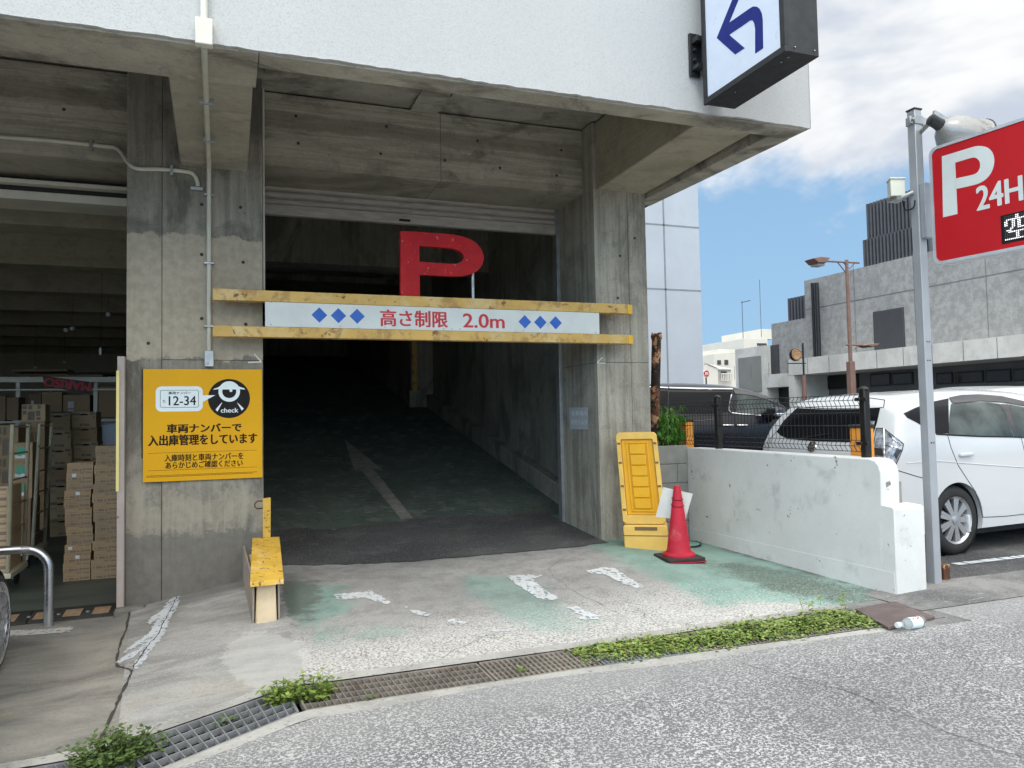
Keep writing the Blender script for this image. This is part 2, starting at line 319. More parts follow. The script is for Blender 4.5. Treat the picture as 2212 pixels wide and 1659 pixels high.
        c = mix(nt, step(nt, ag, 0.56, 0.72, 0, 0.6), c, (0.62, 0.61, 0.57))
        c = mix(nt, step(nt, noise(nt, v, 30, 5, 0.7, None, 0, (3, 0, 0)), 0.54, 0.68, 0, 0.7), c, (0.15, 0.145, 0.135))
        rough, h, bs = 0.9, ag, 0.5
    nt.links.new(c, b.inputs['Base Color']); b.inputs['Roughness'].default_value = rough
    bumpn(nt, b, h, bs, 0.012)
    return m
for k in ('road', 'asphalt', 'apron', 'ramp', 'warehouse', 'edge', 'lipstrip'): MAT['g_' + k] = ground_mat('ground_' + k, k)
MAT['worn_white'] = std('worn_road_paint', (0.57, 0.60, 0.62), 0.75, var=0.1, world=True, wear=(((0.33, 0.35, 0.35), 30, 0.62, 0.70),))
MAT['sealant'] = std('pale_crack_sealant', (0.55, 0.59, 0.64), 0.6, var=0.08, world=True)
MAT['dullpaint'] = std('worn_grey_ramp_paint', (0.25, 0.245, 0.225), 0.8, var=0.2, vs=6, world=True, wear=(((0.13, 0.15, 0.135), 14, 0.56, 0.68),))
MAT['baypaint'] = std('faded_bay_line', (0.46, 0.46, 0.44), 0.8, var=0.08, world=True, wear=(((0.27, 0.26, 0.24), 16, 0.58, 0.72),))

# ------------------------------------------------------------------ mesh helpers
OFF = {}
class M:
    """collects shapes and links them as ONE mesh object"""
    def __init__(s): s.v = []; s.f = []; s.mi = []
    def add(s, vs, fs, mi=0):
        n = len(s.v); s.v += [tuple(p) for p in vs]
        for f in fs: s.f.append([i + n for i in f]); s.mi.append(mi)
        return s
    def box(s, x0, x1, y0, y1, z0, z1, mi=0):
        vs = [(x, y, z) for z in (z0, z1) for y in (y0, y1) for x in (x0, x1)]
        return s.add(vs, [(0, 2, 3, 1), (4, 5, 7, 6), (0, 1, 5, 4), (2, 6, 7, 3), (0, 4, 6, 2), (1, 3, 7, 5)], mi)
    def obox(s, c, ax, ay, az, mi=0):
        c, ax, ay, az = Vector(c), Vector(ax), Vector(ay), Vector(az)
        vs = [c + ax * i + ay * j + az * k for k in (-1, 1) for j in (-1, 1) for i in (-1, 1)]
        return s.add(vs, [(0, 2, 3, 1), (4, 5, 7, 6), (0, 1, 5, 4), (2, 6, 7, 3), (0, 4, 6, 2), (1, 3, 7, 5)], mi)
    def prism(s, poly, vec, mi=0):
        vec = Vector(vec); n = len(poly); a = [Vector(p) for p in poly]; b = [p + vec for p in a]
        fs = [tuple(range(n))[::-1], tuple(range(n, 2 * n))] + [(i, (i + 1) % n, n + (i + 1) % n, n + i) for i in range(n)]
        return s.add(a + b, fs, mi)
    def tube(s, path, r, n=8, mi=0, closed=False, taper=None):
        P = [Vector(p) for p in path]; k = len(P); vs = []; fs = []
        prev = None
        for i, p in enumerate(P):
            d = (P[(i + 1) % k] - P[i - 1]) if (closed or 0 < i < k - 1) else (P[1] - P[0] if i == 0 else P[-1] - P[-2])
            if d.length < 1e-9: d = Vector((0, 0, 1))
            d.normalize()
            if prev is None:
                u = d.cross(Vector((0, 0, 1)) if abs(d.z) < 0.9 else Vector((1, 0, 0))).normalized()
            else:
                u = (prev - d * prev.dot(d))
                u = u.normalized() if u.length > 1e-6 else d.orthogonal().normalized()
            prev = u; w = d.cross(u)
            rr = r * (taper[i] if taper else 1)
            vs += [p + (u * cos(2 * pi * j / n) + w * sin(2 * pi * j / n)) * rr for j in range(n)]
        m = k if closed else k - 1
        for i in range(m):
            for j in range(n):
                a = i * n + j; b = i * n + (j + 1) % n; c = ((i + 1) % k) * n + (j + 1) % n; d = ((i + 1) % k) * n + j
                fs.append((a, b, c, d))
        if not closed: fs += [tuple(range(n))[::-1], tuple(range((k - 1) * n, k * n))]
        return s.add(vs, fs, mi)
    def lathe(s, prof, c, n=24, mi=0, axis='z', rot=None, caps=True):
        vs = []; fs = []
        for (r, h) in prof:
            for j in range(n):
                a = 2 * pi * j / n
                p = Vector((r * cos(a), r * sin(a), h)) if axis == 'z' else (Vector((r * cos(a), h, r * sin(a))) if axis == 'y' else Vector((h, r * cos(a), r * sin(a))))
                if rot: p = rot @ p
                vs.append(Vector(c) + p)
        for i in range(len(prof) - 1):
            for j in range(n):
                fs.append((i * n + j, i * n + (j + 1) % n, (i + 1) * n + (j + 1) % n, (i + 1) * n + j))
        if caps: fs += [tuple(range(n))[::-1], tuple(range((len(prof) - 1) * n, len(prof) * n))]
        return s.add(vs, fs, mi)
    def grid(s, fn, nu, nv, mi=0):
        vs = [fn(i / nu, j / nv) for i in range(nu + 1) for j in range(nv + 1)]
        fs = [(i * (nv + 1) + j, (i + 1) * (nv + 1) + j, (i + 1) * (nv + 1) + j + 1, i * (nv + 1) + j + 1) for i in range(nu) for j in range(nv)]
        return s.add(vs, fs, mi)
    def ball(s, c, r, n=12, mi=0, sz=1.0):
        prof = [(max(1e-4, r * sin(pi * i / n)), -r * sz * cos(pi * i / n)) for i in range(n + 1)]
        return s.lathe(prof, c, n * 2, mi)
    def build(s, name, mats, parent=None, bevel=0.0, tag=None, smooth=True, ang=38, seg=2, recalc=True):
        if not isinstance(mats, (list, tuple)): mats = [mats]
        off = Vector((0, 0, 0))
        if parent is not None: off = OFF.get(root_of(parent).name, off)
        elif tag or True:
            xs = [p[0] for p in s.v]; ys = [p[1] for p in s.v]; zs = [p[2] for p in s.v]
            if tag: off = Vector(((min(xs) + max(xs)) / 2, (min(ys) + max(ys)) / 2, min(zs)))
        me = bpy.data.meshes.new(name)
        me.from_pydata([(p[0] - off.x, p[1] - off.y, p[2] - off.z) for p in s.v], [], s.f)
        for m in mats: me.materials.append(MAT[m] if isinstance(m, str) else m)
        me.polygons.foreach_set('material_index', s.mi)
        if recalc:
            bm = bmesh.new(); bm.from_mesh(me); bmesh.ops.recalc_face_normals(bm, faces=bm.faces); bm.to_mesh(me); bm.free()
        if smooth:
            me.polygons.foreach_set('use_smooth', [True] * len(me.polygons))
            me.set_sharp_from_angle(angle=radians(ang))
        me.update()
        o = bpy.data.objects.new(name, me); COL.objects.link(o)
        if parent is not None: o.parent = parent
        else: o.location = off
        if bevel:
            b = o.modifiers.new('bevel', 'BEVEL'); b.width = bevel; b.segments = seg; b.limit_method = 'ANGLE'; b.angle_limit = radians(40)
        if tag: settag(o, *tag)
        return o
def root_of(o):
    while o.parent is not None: o = o.parent
    return o
def settag(o, label, cat, group=None):
    o['label'] = label; o['category'] = cat
    if group: o['group'] = group
def thing(name, label, cat, loc=(0, 0, 0), rotz=0.0, group=None, local=False):
    o = bpy.data.objects.new(name, None); COL.objects.link(o)
    o.location = loc; o.rotation_euler = (0, 0, rotz); o.empty_display_size = 0.2
    settag(o, label, cat, group)
    OFF[o.name] = Vector((0, 0, 0)) if local else Vector(loc)
    return o
def struct(o, kind='structure'):
    o['kind'] = kind; return o
def lerp(a, b, t): return a + (b - a) * t
def table(x, pts):
    if x <= pts[0][0]: return pts[0][1]
    for (x0, y0), (x1, y1) in zip(pts, pts[1:]):
        if x <= x1: return y0 + (y1 - y0) * (x - x0) / (x1 - x0)
    return pts[-1][1]

def text(body, mat, parent, o, ux, uz, width=None, height=None, name='lettering', bold=0.0, depth=0.0015, shear=0.0, tagv=None, raw=None):
    """lettering as a thin solid: o lower-left corner, ux/uz unit vectors along and up the writing"""
    c = bpy.data.curves.new('t', 'FONT'); c.body = body; c.resolution_u = 3
    to = bpy.data.objects.new('t', c); COL.objects.link(to)
    dg = bpy.context.evaluated_depsgraph_get()
    me = bpy.data.meshes.new_from_object(to.evaluated_get(dg))
    xs = [v.co.x for v in me.vertices]; ys = [v.co.y for v in me.vertices]
    x0, x1, y0, y1 = min(xs), max(xs), min(ys), max(ys)
    sx = (width / (x1 - x0)) if width else height / (y1 - y0)
    sy = (height / (y1 - y0)) if height else sx
    ux, uz, o = Vector(ux), Vector(uz), Vector(o); nrm = ux.cross(uz)
    m = M(); vs = []; fs = [tuple(p.vertices) for p in me.polygons]
    base = fs; fs = []; nv = len(me.vertices)
    ks = [(0, 0)] if bold <= 0 else [(0, 0), (1, .0), (-1, .0), (.7, .7), (-.7, .7), (.7, -.7), (-.7, -.7), (.5, 0), (-.5, 0)]
    for k, (bx, by) in enumerate(ks):                # heavier weight: the strokes are laid over themselves a little to each side
        for v in me.vertices:
            vs.append(o + ux * ((v.co.x - x0 + bx * bold) * sx) + uz * ((v.co.y - y0 + by * bold * .6) * sy) + nrm * (depth + k * .00006))
        fs += [tuple(i + k * nv for i in f) for f in base]
    COL.objects.unlink(to); bpy.data.objects.remove(to); bpy.data.curves.remove(c); bpy.data.meshes.remove(me)
    if raw is not None: raw.add(vs, fs, mat); return None
    m.add(vs, fs)
    return m.build(name, mat, parent, smooth=False, recalc=False)

def flat(m, pts, o, ux, uz, depth, mi=0, base=0.0):
    """polygon given in sign coordinates, as a thin plate between base and depth above the sign"""
    o, ux, uz = Vector(o), Vector(ux), Vector(uz); n = ux.cross(uz)
    P = [o + ux * p[0] + uz * p[1] + n * base for p in pts]
    m.prism(P, n * (depth - base), mi); return m
def disc(cx, cy, rx, ry=None, n=40, a0=0.0, a1=2 * pi):
    ry = ry or rx; full = abs(a1 - a0 - 2 * pi) < 1e-6
    return [(cx + rx * cos(a0 + (a1 - a0) * i / (n if full else n - 1)), cy + ry * sin(a0 + (a1 - a0) * i / (n if full else n - 1))) for i in range(n)]
def rrect(x0, x1, y0, y1, r, n=6):
    out = []
    for (cx, cy, a) in ((x1 - r, y1 - r, 0), (x0 + r, y1 - r, pi / 2), (x0 + r, y0 + r, pi), (x1 - r, y0 + r, 1.5 * pi)):
        out += [(cx + r * cos(a + pi / 2 * i / n), cy + r * sin(a + pi / 2 * i / n)) for i in range(n + 1)]
    return out
def copy_tree(o, parent=None):
    c = o.copy(); COL.objects.link(c)
    if parent is not None: c.parent = parent
    for ch in list(o.children): copy_tree(ch, c)
    return c

# ================================================================== THE GROUND
ZF = [(-3, -.06), (-.9, -.01), (-.6, 0), (2, .06), (4.5, .12), (5.5, .14), (10, .15)]
ZB = [(-3, -.055), (-.85, -.05), (-.73, .0), (.15, .15), (.4, .17), (3.55, .25), (4.16, .195), (4.7, .16), (9, .15)]
def gz(x, y):
    zf, zb = table(x, ZF), table(x, ZB)
    t = min(1, max(0, (y - 4.4) / 2.74)); z = lerp(zf, zb, t * t * (3 - 2 * t) * 0.5 + t * 0.5)
    if y > 7.14 and .2 < x < 4.1: z = lerp(zb, .355, min(1.3, (y - 7.14) / 1.32))
    return z
DB = [(-6, 4.034), (-.60, 4.034), (.33, 4.555), (.57, 4.525), (1.9, 4.445), (4.13, 4.36), (4.56, 4.33)]     # back and front edges of the drain
DF = [(-6, 3.655), (-.42, 3.655), (.36, 4.155), (.60, 4.150), (1.88, 4.085), (3.95, 3.905), (4.5, 3.88)]
DC = [((a[0] + b[0]) / 2, (a[1] + b[1]) / 2) for a, b in zip(DB, DF)]
def dby(x): return table(x, DB)
def dfy(x): return table(x, DF)

random.seed(3)
def sheet(name, x0, x1, nx, yfun0, yfun1, ny, zfun, mat):
    m = M()
    def fn(u, v):
        x = lerp(x0, x1, u); y = lerp(yfun0(x), yfun1(x), v); return (x, y, zfun(x, y))
    m.grid(fn, nx, ny); o = m.build(name, mat, recalc=False, ang=60); 
    return struct(o)
LIP = 0.10
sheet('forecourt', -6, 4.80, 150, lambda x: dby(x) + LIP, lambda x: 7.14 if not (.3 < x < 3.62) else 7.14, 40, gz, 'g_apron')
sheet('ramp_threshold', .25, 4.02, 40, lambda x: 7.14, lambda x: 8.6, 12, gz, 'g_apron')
sheet('drain_lip', -6, 4.14, 150, lambda x: dby(x), lambda x: dby(x) + LIP + .012 * sin(x * 7) * sin(x * 17), 3, lambda x, y: gz(x, y) + .003, 'g_lipstrip')
sheet('road_lip', -6, 3.98, 150, lambda x: dfy(x) - LIP - 0.03 * sin(x * 3.1), lambda x: dfy(x), 1, lambda x, y: table(x, ZF), 'g_lipstrip')
sheet('road', -14, 4.58, 120, lambda x: -7, lambda x: dfy(x) - LIP - 0.03 * sin(x * 3.1), 20, lambda x, y: table(x, ZF), 'g_road')
sheet('road_east', 4.58, 90, 120, lambda x: -7, lambda x: 4.05 + .03 * sin(x * 2.0), 14, lambda x, y: table(x, ZF), 'g_road')
sheet('lot_edge', 4.50, 90, 120, lambda x: 4.05 + .03 * sin(x * 2.0), lambda x: 4.62 + 0.02 * sin(x * 5), 2, lambda x, y: .004 + lerp(table(x, ZF), .15, min(1, max(0, (y - 4.05) / .3)) * min(1, max(0, (x - 4.5) / .3))), 'g_edge')
sheet('parking_lot', 4.72, 90, 60, lambda x: 4.62 + 0.02 * sin(x * 5), lambda x: 90, 30, lambda x, y: .15, 'g_asphalt')
m = M(); m.box(-400, 1500, -400, 1500, -1.2, -1.0); struct(m.build('ground', 'g_asphalt'))
m = M(); m.prism([(3.94, 3.76, .047), (4.10, 4.48, .050), (4.64, 4.48, .0612), (4.62, 3.76, .0610)], (0, 0, .060)); struct(m.build('cover_bed', 'g_edge'))
# the channel under the gratings
m = M()
for (a, b), (c, d), (e, f), (g, h) in zip(DB, DB[1:], DF, DF[1:]):
    za, zc = table(a, ZF), table(c, ZF)
    m.add([(a, b, za), (c, d, zc), (c, d, -.35), (a, b, -.35)], [(0, 1, 2, 3)])
    m.add([(e, f, za), (g, h, zc), (g, h, -.35), (e, f, -.35)], [(3, 2, 1, 0)])
    m.add([(a, b, -.33), (c, d, -.33), (g, h, -.33), (e, f, -.33)], [(0, 1, 2, 3)])
MAT['channel'] = std('shade_darkened_channel_concrete', (0.022, 0.021, 0.018), 0.9, var=0.3)  # near-black base colour paints in the deep shade below the gratings
struct(m.build('drain_channel', 'channel', recalc=False))
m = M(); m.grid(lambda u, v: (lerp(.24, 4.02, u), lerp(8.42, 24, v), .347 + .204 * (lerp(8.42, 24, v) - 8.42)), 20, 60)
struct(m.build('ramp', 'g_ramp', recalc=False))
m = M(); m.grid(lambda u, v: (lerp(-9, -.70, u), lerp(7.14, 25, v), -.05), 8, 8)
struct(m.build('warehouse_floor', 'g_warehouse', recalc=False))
# asphalt patch at the threshold, ragged on both sides
random.seed(5)
m = M(); N = 60; vs = []
for i in range(N + 1):
    x = lerp(.31, 3.58 if i < N else 3.58, i / N)
    ya = table(x, [(.31, 7.42), (.9, 7.24), (1.65, 7.05), (2.4, 6.98), (3.2, 6.9), (3.58, 6.95)]) + random.uniform(-.018, .018)
    yb = table(x, [(.31, 8.42), (.65, 8.58), (.95, 8.48), (1.05, 8.42), (1.36, 8.50), (2.2, 8.62), (3.58, 8.50)]) + random.uniform(-.03, .03)
    for j in range(13):
        y = lerp(ya, yb, j / 12)
        z = gz(x, y) if y < 8.42 else .347 + .204 * (y - 8.42)
        vs.append((x, y, max(z, .347 + .204 * (y - 8.42)) + .007))
fs = [(i * 13 + j, (i + 1) * 13 + j, (i + 1) * 13 + j + 1, i * 13 + j + 1) for i in range(N) for j in range(12)]
m.add(vs, fs); struct(m.build('asphalt_patch', 'g_asphalt', recalc=False))

# painted remains: ragged flakes 5 mm above the ground
from mathutils import noise as mnoise
def inpoly(poly, x, y):
    r_ = False; j = len(poly) - 1
    for i in range(len(poly)):
        (xi, yi), (xj, yj) = poly[i], poly[j]
        if (yi > y) != (yj > y) and x < (xj - xi) * (y - yi) / (yj - yi) + xi: r_ = not r_
        j = i
    return r_
def flake(pts, z=None, cell=.0085, lift=.004, m=None, worn=.33, grow=.015):
    """worn paint: small cells kept where the outline (with ragged edges) and a wear noise allow"""
    P = [at(a, b, Z=z if z is not None else .13) for a, b in pts]
    for _ in range(2): P = [at(a, b, Z=gz(p.x, p.y)) for (a, b), p in zip(pts, P)]
    poly = [(p.x, p.y) for p in P]; xs = [p[0] for p in poly]; ys = [p[1] for p in poly]; idx = {}; vs = []; fs = []
    nx, ny = int((max(xs) - min(xs) + .06) / cell), int((max(ys) - min(ys) + .06) / cell)
    def V(i, j):
        if (i, j) not in idx:
            x, y = min(xs) - .03 + i * cell + random.uniform(-.3, .3) * cell, min(ys) - .03 + j * cell + random.uniform(-.3, .3) * cell
            idx[(i, j)] = len(vs); vs.append((x, y, gz(x, y) + lift))
        return idx[(i, j)]
    for i in range(nx):
        for j in range(ny):
            x, y = min(xs) - .03 + (i + .5) * cell, min(ys) - .03 + (j + .5) * cell
            w = Vector((mnoise.noise(Vector((x * 22, y * 22, 1.3))), mnoise.noise(Vector((x * 22, y * 22, 7.7))), 0)) * grow + Vector((mnoise.noise(Vector((x * 70, y * 70, 3.1))), mnoise.noise(Vector((x * 70, y * 70, 9.2))), 0)) * grow * .6
            if not inpoly(poly, x + w.x, y + w.y): continue
            if mnoise.noise(Vector((x * 34, y * 34, 5.5))) + .5 * mnoise.noise(Vector((x * 90, y * 90, 2.5))) > worn: continue
            fs.append((V(i, j), V(i + 1, j), V(i + 1, j + 1), V(i, j + 1)))
    if fs: m.add(vs, fs)
random.seed(11)
m = M()
for pl in ([(722, 1285), (790, 1279), (802, 1276), (812, 1283), (846, 1302), (838, 1306), (812, 1300), (790, 1292), (756, 1296), (726, 1295)],
           [(886, 1319), (900, 1318), (930, 1326), (926, 1331), (904, 1329)], [(966, 1339), (985, 1337), (1010, 1345), (998, 1349), (976, 1347)],
           [(1050, 1361), (1072, 1360), (1104, 1361), (1098, 1364), (1070, 1365)],
           [(1093, 1246), (1132, 1244), (1172, 1244), (1166, 1249), (1150, 1252), (1168, 1270), (1208, 1292), (1196, 1297), (1168, 1296), (1128, 1272), (1108, 1258)],
           [(1222, 1312), (1245, 1309), (1262, 1318), (1275, 1325), (1298, 1331), (1292, 1338), (1252, 1339), (1252, 1330), (1238, 1318)],
           [(1266, 1236), (1300, 1229), (1325, 1229), (1360, 1251), (1392, 1269), (1380, 1273), (1345, 1262), (1310, 1244), (1272, 1240)],
           [(872, 1311), (880, 1310), (882, 1313)]):
    flake(pl, m=m)
struct(m.build('worn_arrow_marking', 'worn_white', recalc=False))
m = M()
flake([(372, 1292), (388, 1288), (384, 1310), (366, 1340), (355, 1372), (336, 1392), (318, 1420), (296, 1446), (285, 1442), (300, 1424), (308, 1408), (256, 1437), (252, 1428), (300, 1402), (330, 1376), (322, 1384), (264, 1414), (272, 1404), (318, 1372), (340, 1338), (318, 1352), (322, 1340), (350, 1318), (362, 1300)], z=.06, m=m, worn=.45, grow=.02)
struct(m.build('crack_sealant', 'sealant', recalc=False))
m = M()
flake([(16, 1363), (90, 1361), (150, 1355), (158, 1359), (152, 1366), (90, 1371), (16, 1376)], z=-.04, m=m, worn=.4)
struct(m.build('bay_line', 'baypaint', recalc=False))
# the open crack between the bay slab and the sloping slab
m = M(); random.seed(21)
cr = [(280, 1322), (272, 1360), (258, 1398), (252, 1430), (254, 1440), (278, 1446), (286, 1450), (276, 1470), (262, 1500), (244, 1540), (222, 1590), (208, 1618)]
P = []
for a, b in zip(cr, cr[1:]):
    for i in range(6): P.append((lerp(a[0], b[0], i / 6) + random.uniform(-1.5, 1.5), lerp(a[1], b[1], i / 6)))
W3 = []
for q in P:
    w = at(q[0], q[1], Z=.0)
    for _ in range(3): w = at(q[0], q[1], Z=gz(w.x, w.y))
    W3.append(w)
vs = []
for w in W3:
    h = random.uniform(.003, .011); vs += [(w.x - h, w.y, gz(w.x - h, w.y) + .004), (w.x + h, w.y, gz(w.x + h, w.y) + .004)]
m.add(vs, [(2 * i, 2 * i + 1, 2 * i + 3, 2 * i + 2) for i in range(len(W3) - 1)])
struct(m.build('slab_crack', 'groove', recalc=False))
# arrow painted up the ramp
def rz(x, y): return .347 + .204 * (y - 8.42)
def on_ramp(px, py):
    N = Vector((0, -.204, 1)); return on_plane(px, py, Vector((0, 8.42, .347)), N)
m = M()
sh = [on_ramp(*q) for q in ((867, 1122), (892, 1121), (828, 1030), (812, 1012), (800, 1016), (820, 1040))]
sh = [on_ramp(*q) for q in ((866, 1122), (892, 1120), (806, 1013), (780, 1016))]
hd = [on_ramp(*q) for q in ((744, 949), (830, 1018), (806, 1013), (780, 1016), (765, 1016))]
for poly in (sh, hd): m.add([p + Vector((0, 0, .005)) for p in poly], [tuple(range(len(poly)))])
for p in m.v: pass
struct(m.build('ramp_arrow', 'dullpaint'))
# anti-slip rings pressed into the ramp
m = M(); random.seed(4)
for i in range(15):
    for j in range(34):
        x = .42 + i * .25 + (.12 if j % 2 else 0) + random.uniform(-.03, .03); y = 8.75 + j * .24 + random.uniform(-.03, .03)
        if x > 3.9 or random.random() < (.15 if (x > 2.3 and y < 12) or y < 9.6 else .72): continue
        m.tube([(x + .065 * cos(a * pi / 6), y + .065 * sin(a * pi / 6), rz(x, y + .065 * sin(a * pi / 6)) + .001) for a in range(12)], .0055, 4, closed=True)
MAT['ringgreen'] = std('ramp_ring_concrete', (0.06, 0.085, 0.075), 0.85, var=0.3, world=True)
struct(m.build('ramp_ring_ridges', 'ringgreen'))
# parking bay line in the lot
m = M(); random.seed(9)
x = 5.98
while x < 11:
    l = random.uniform(.06, .16); m.add([(x, 4.99, .156), (x + l, 4.985 + random.uniform(-.006, .006), .156), (x + l, 5.08 + random.uniform(-.01, .01), .156), (x, 5.075, .156)], [(0, 1, 2, 3)]); x += l + random.uniform(.004, .03)
struct(m.build('parking_line', 'worn_white', recalc=False))

# hairline cracks in the road
def crack(pts, w0, name, zf, n=7, wob=.02):
    P = []
    for a, b in zip(pts, pts[1:]):
        for i in range(n): P.append((lerp(a[0], b[0], i / n) + random.uniform(-wob, wob), lerp(a[1], b[1], i / n) + random.uniform(-wob, wob)))
    P.append(pts[-1]); vs = []
    for i, (x, y) in enumerate(P):
        dx_, dy_ = P[min(i + 1, len(P) - 1)][0] - P[max(0, i - 1)][0], P[min(i + 1, len(P) - 1)][1] - P[max(0, i - 1)][1]; l = sqrt(dx_ * dx_ + dy_ * dy_) or 1; w = random.uniform(.3, 1) * w0
        vs += [(x - dy_ / l * w, y + dx_ / l * w, zf(x, y) + .004), (x + dy_ / l * w, y - dx_ / l * w, zf(x, y) + .004)]
    m.add(vs, [(2 * i, 2 * i + 1, 2 * i + 3, 2 * i + 2) for i in range(len(P) - 1)])
random.seed(77); m = M(); zr_ = lambda x, y: table(x, ZF)
crack([(2.75, 3.75), (2.96, 3.15), (2.99, 2.45), (3.2, 1.6)], .0022, '', zr_)
sw = [at(*q, Z=.05) for q in ((382, 1291), (368, 1318), (352, 1350), (338, 1378), (322, 1392), (300, 1424), (286, 1446))]
sw = [at(*q, Z=gz(p.x, p.y)) for q, p in zip(((382, 1291), (368, 1318), (352, 1350), (338, 1378), (322, 1392), (300, 1424), (286, 1446)), sw)]
crack([(p.x, p.y) for p in sw], .0045, '', lambda x, y: gz(x, y) + .002, 8, .006)
crack([(2.8, 5.0), (2.75, 4.75), (2.95, 4.5)], .0022, '', gz); crack([(2.95, 6.6), (2.6, 6.2), (2.55, 5.6), (2.62, 4.9)], .0018, '', gz); crack([(1.2, 4.6), (1.6, 4.9), (2.0, 4.85)], .0018, '', gz)
struct(m.build('ground_cracks', 'groove', recalc=False)).name = 'ground_crack'

# ================================================================== THE PARKING BUILDING
FY = 7.14
XL0, XL1, XC0, XC1 = -.79, .305, 3.60, 4.22
B = thing('parking_building', 'concrete multi-storey car park with white stucco upper storey overhanging the ramp entrance', 'building', (1.5, 7.14, 0))
def holes(m, pts, mi=1, r=.016, ax='y'):
    """form-tie holes: shallow dark cones, part of the same mesh"""
    for p in pts:
        m.lathe([(r, -.004), (r * .9, .0), (r * .3, .0)], p, 8, mi, axis='y' if ax == 'y' else ax)
def panels(m, xs, zs, y0, y1, gap=.0022, core=.006):
    for x0, x1 in zip(xs, xs[1:]):
        for z0, z1 in zip(zs, zs[1:]):
            m.box(x0 + gap, x1 - gap, y0, y1, z0 + gap, z1 - gap)
    m.box(xs[0] + .004, xs[-1] - .004, y0 + core, y1 - .004, zs[0] + .004, zs[-1] - .004, 1)

# upper storey: white stucco skin over a concrete front beam
edge = [(4.548, 5.0), (4.45, 7.4), (4.35, 24)]
m = M(); m.prism([(-9, 5.03, 4.62), (4.51, 5.03, 4.62), (4.42, 7.4, 4.62), (4.3, 24.5, 4.62), (-9, 24.5, 4.62)], (0, 0, 5)); m.build('upper_storey_mass', 'soffit', B)
random.seed(2)
m = M(); n = 260; top = 9.6                       # stucco skin with a slightly ragged lower edge
lo = [3.862 + random.uniform(-.005, .005) + .003 * sin(i * .31) * sin(i * .083) for i in range(n + 1)]
m.grid(lambda u, v: (lerp(-9, 4.548, u), 5.0 - (0.0 if v > .02 else -.006), lerp(lo[int(round(u * n))], top, v)), n, 1)
m.grid(lambda u, v: (lerp(-9, 4.548, u), lerp(5.0, 5.028, v), lo[int(round(u * n))]), n, 1)
m.add([(4.548, 5.0, 3.86), (4.548, 5.0, top), (4.452, 7.4, top), (4.452, 7.4, 3.86), (4.35, 24, top), (4.35, 24, 3.86)], [(0, 1, 2, 3), (3, 2, 4, 5)])
m.build('stucco_band', 'stucco', B, recalc=False, ang=30)
m = M(); m.box(.2, 4.52, 5.028, 5.235, 3.848, 4.60); m.box(-9, .197, 5.028, 5.56, 3.848, 4.60)
m.prism([(4.523, 5.24, 3.845), (4.44, 7.4, 3.845), (4.24, 7.4, 3.845), (4.30, 5.24, 3.845)], (0, 0, .75))
m.build('front_lip_beam', 'lip', B, bevel=.008)
# brackets carrying the overhang
m = M(); m.prism([(-.37, 5.565, 3.90), (-.37, 7.15, 3.745), (-.37, 7.15, 4.6), (-.37, 5.565, 4.6)], (.55, 0, 0))
m.build('bracket', 'beam', B, bevel=.012)
m = M(); m.prism([(XC0 + .045, 5.24, 3.90), (XC0 + .045, 7.15, 3.885), (XC0 + .045, 7.15, 4.6), (XC0 + .045, 5.24, 4.6)], (.57, 0, 0))
m.build('bracket', 'innerbeam', B, bevel=.012)
# slab underside panels seen between lip and beam
m = M()
for x0, x1 in ((.32, 1.98), (2.02, 3.62)):
    for y0, y1 in ((5.24, 6.05), (6.055, 7.0)): m.box(x0 + .002, x1 - .002, y0 + .003, y1 - .003, 4.595, 4.615)
m.box(1.72, 2.0, 5.24, 7.38, 4.585, 4.596)
m.build('soffit', 'soffit', B)
# pillar left of the ramp and column right of it
m = M(); panels(m, [XL0, -.515], [-.3, 4.6], FY + .012, 8.15); panels(m, [-.515, XL1], [-.3, 2.06, 4.6], FY, 8.15)
holes(m, [(-.2, FY - .001, 2.98), (.14, FY - .001, 2.93), (-.2, FY - .001, 3.42), (.12, FY - .001, 3.42), (-.62, FY + .010, 2.2), (-.2, FY - .001, 2.42), (.16, FY - .001, 2.38)])
m.build('pillar', ['pillar', 'groove'], B, bevel=.004)
m = M(); panels(m, [XC0, 4.0, XC1], [-.3, 2.07, 4.6], FY, 8.15)
holes(m, [(3.86, FY - .001, 2.75), (4.08, FY - .001, 3.4), (3.9, FY - .001, 3.2)])
m.build('pillar', ['column', 'groove'], B, bevel=.006)
# beams over the openings, set back from the pillar faces
m = M(); panels(m, [XL1, 2.03, XC0 + .07], [3.905, 4.6], 7.39, 8.15)
holes(m, [(.62, 7.389, 4.40), (1.48, 7.389, 4.40), (.64, 7.389, 4.14), (1.42, 7.389, 4.12), (2.42, 7.389, 4.36), (3.36, 7.389, 4.36), (2.07, 7.389, 4.12), (2.66, 7.389, 4.1), (3.3, 7.389, 4.08)])
m.build('lintel_beam', ['beam', 'groove'], B, bevel=.005)
m = M(); panels(m, [-9, -5.2, -3.2, XL0 + .004], [3.80, 4.6], 7.38, 8.15)
holes(m, [(-1.3, 7.379, 4.22), (-1.12, 7.379, 3.93), (-2.2, 7.379, 4.2), (-2.1, 7.379, 3.95)])
m.build('lintel_beam', ['beam', 'groove'], B, bevel=.005)
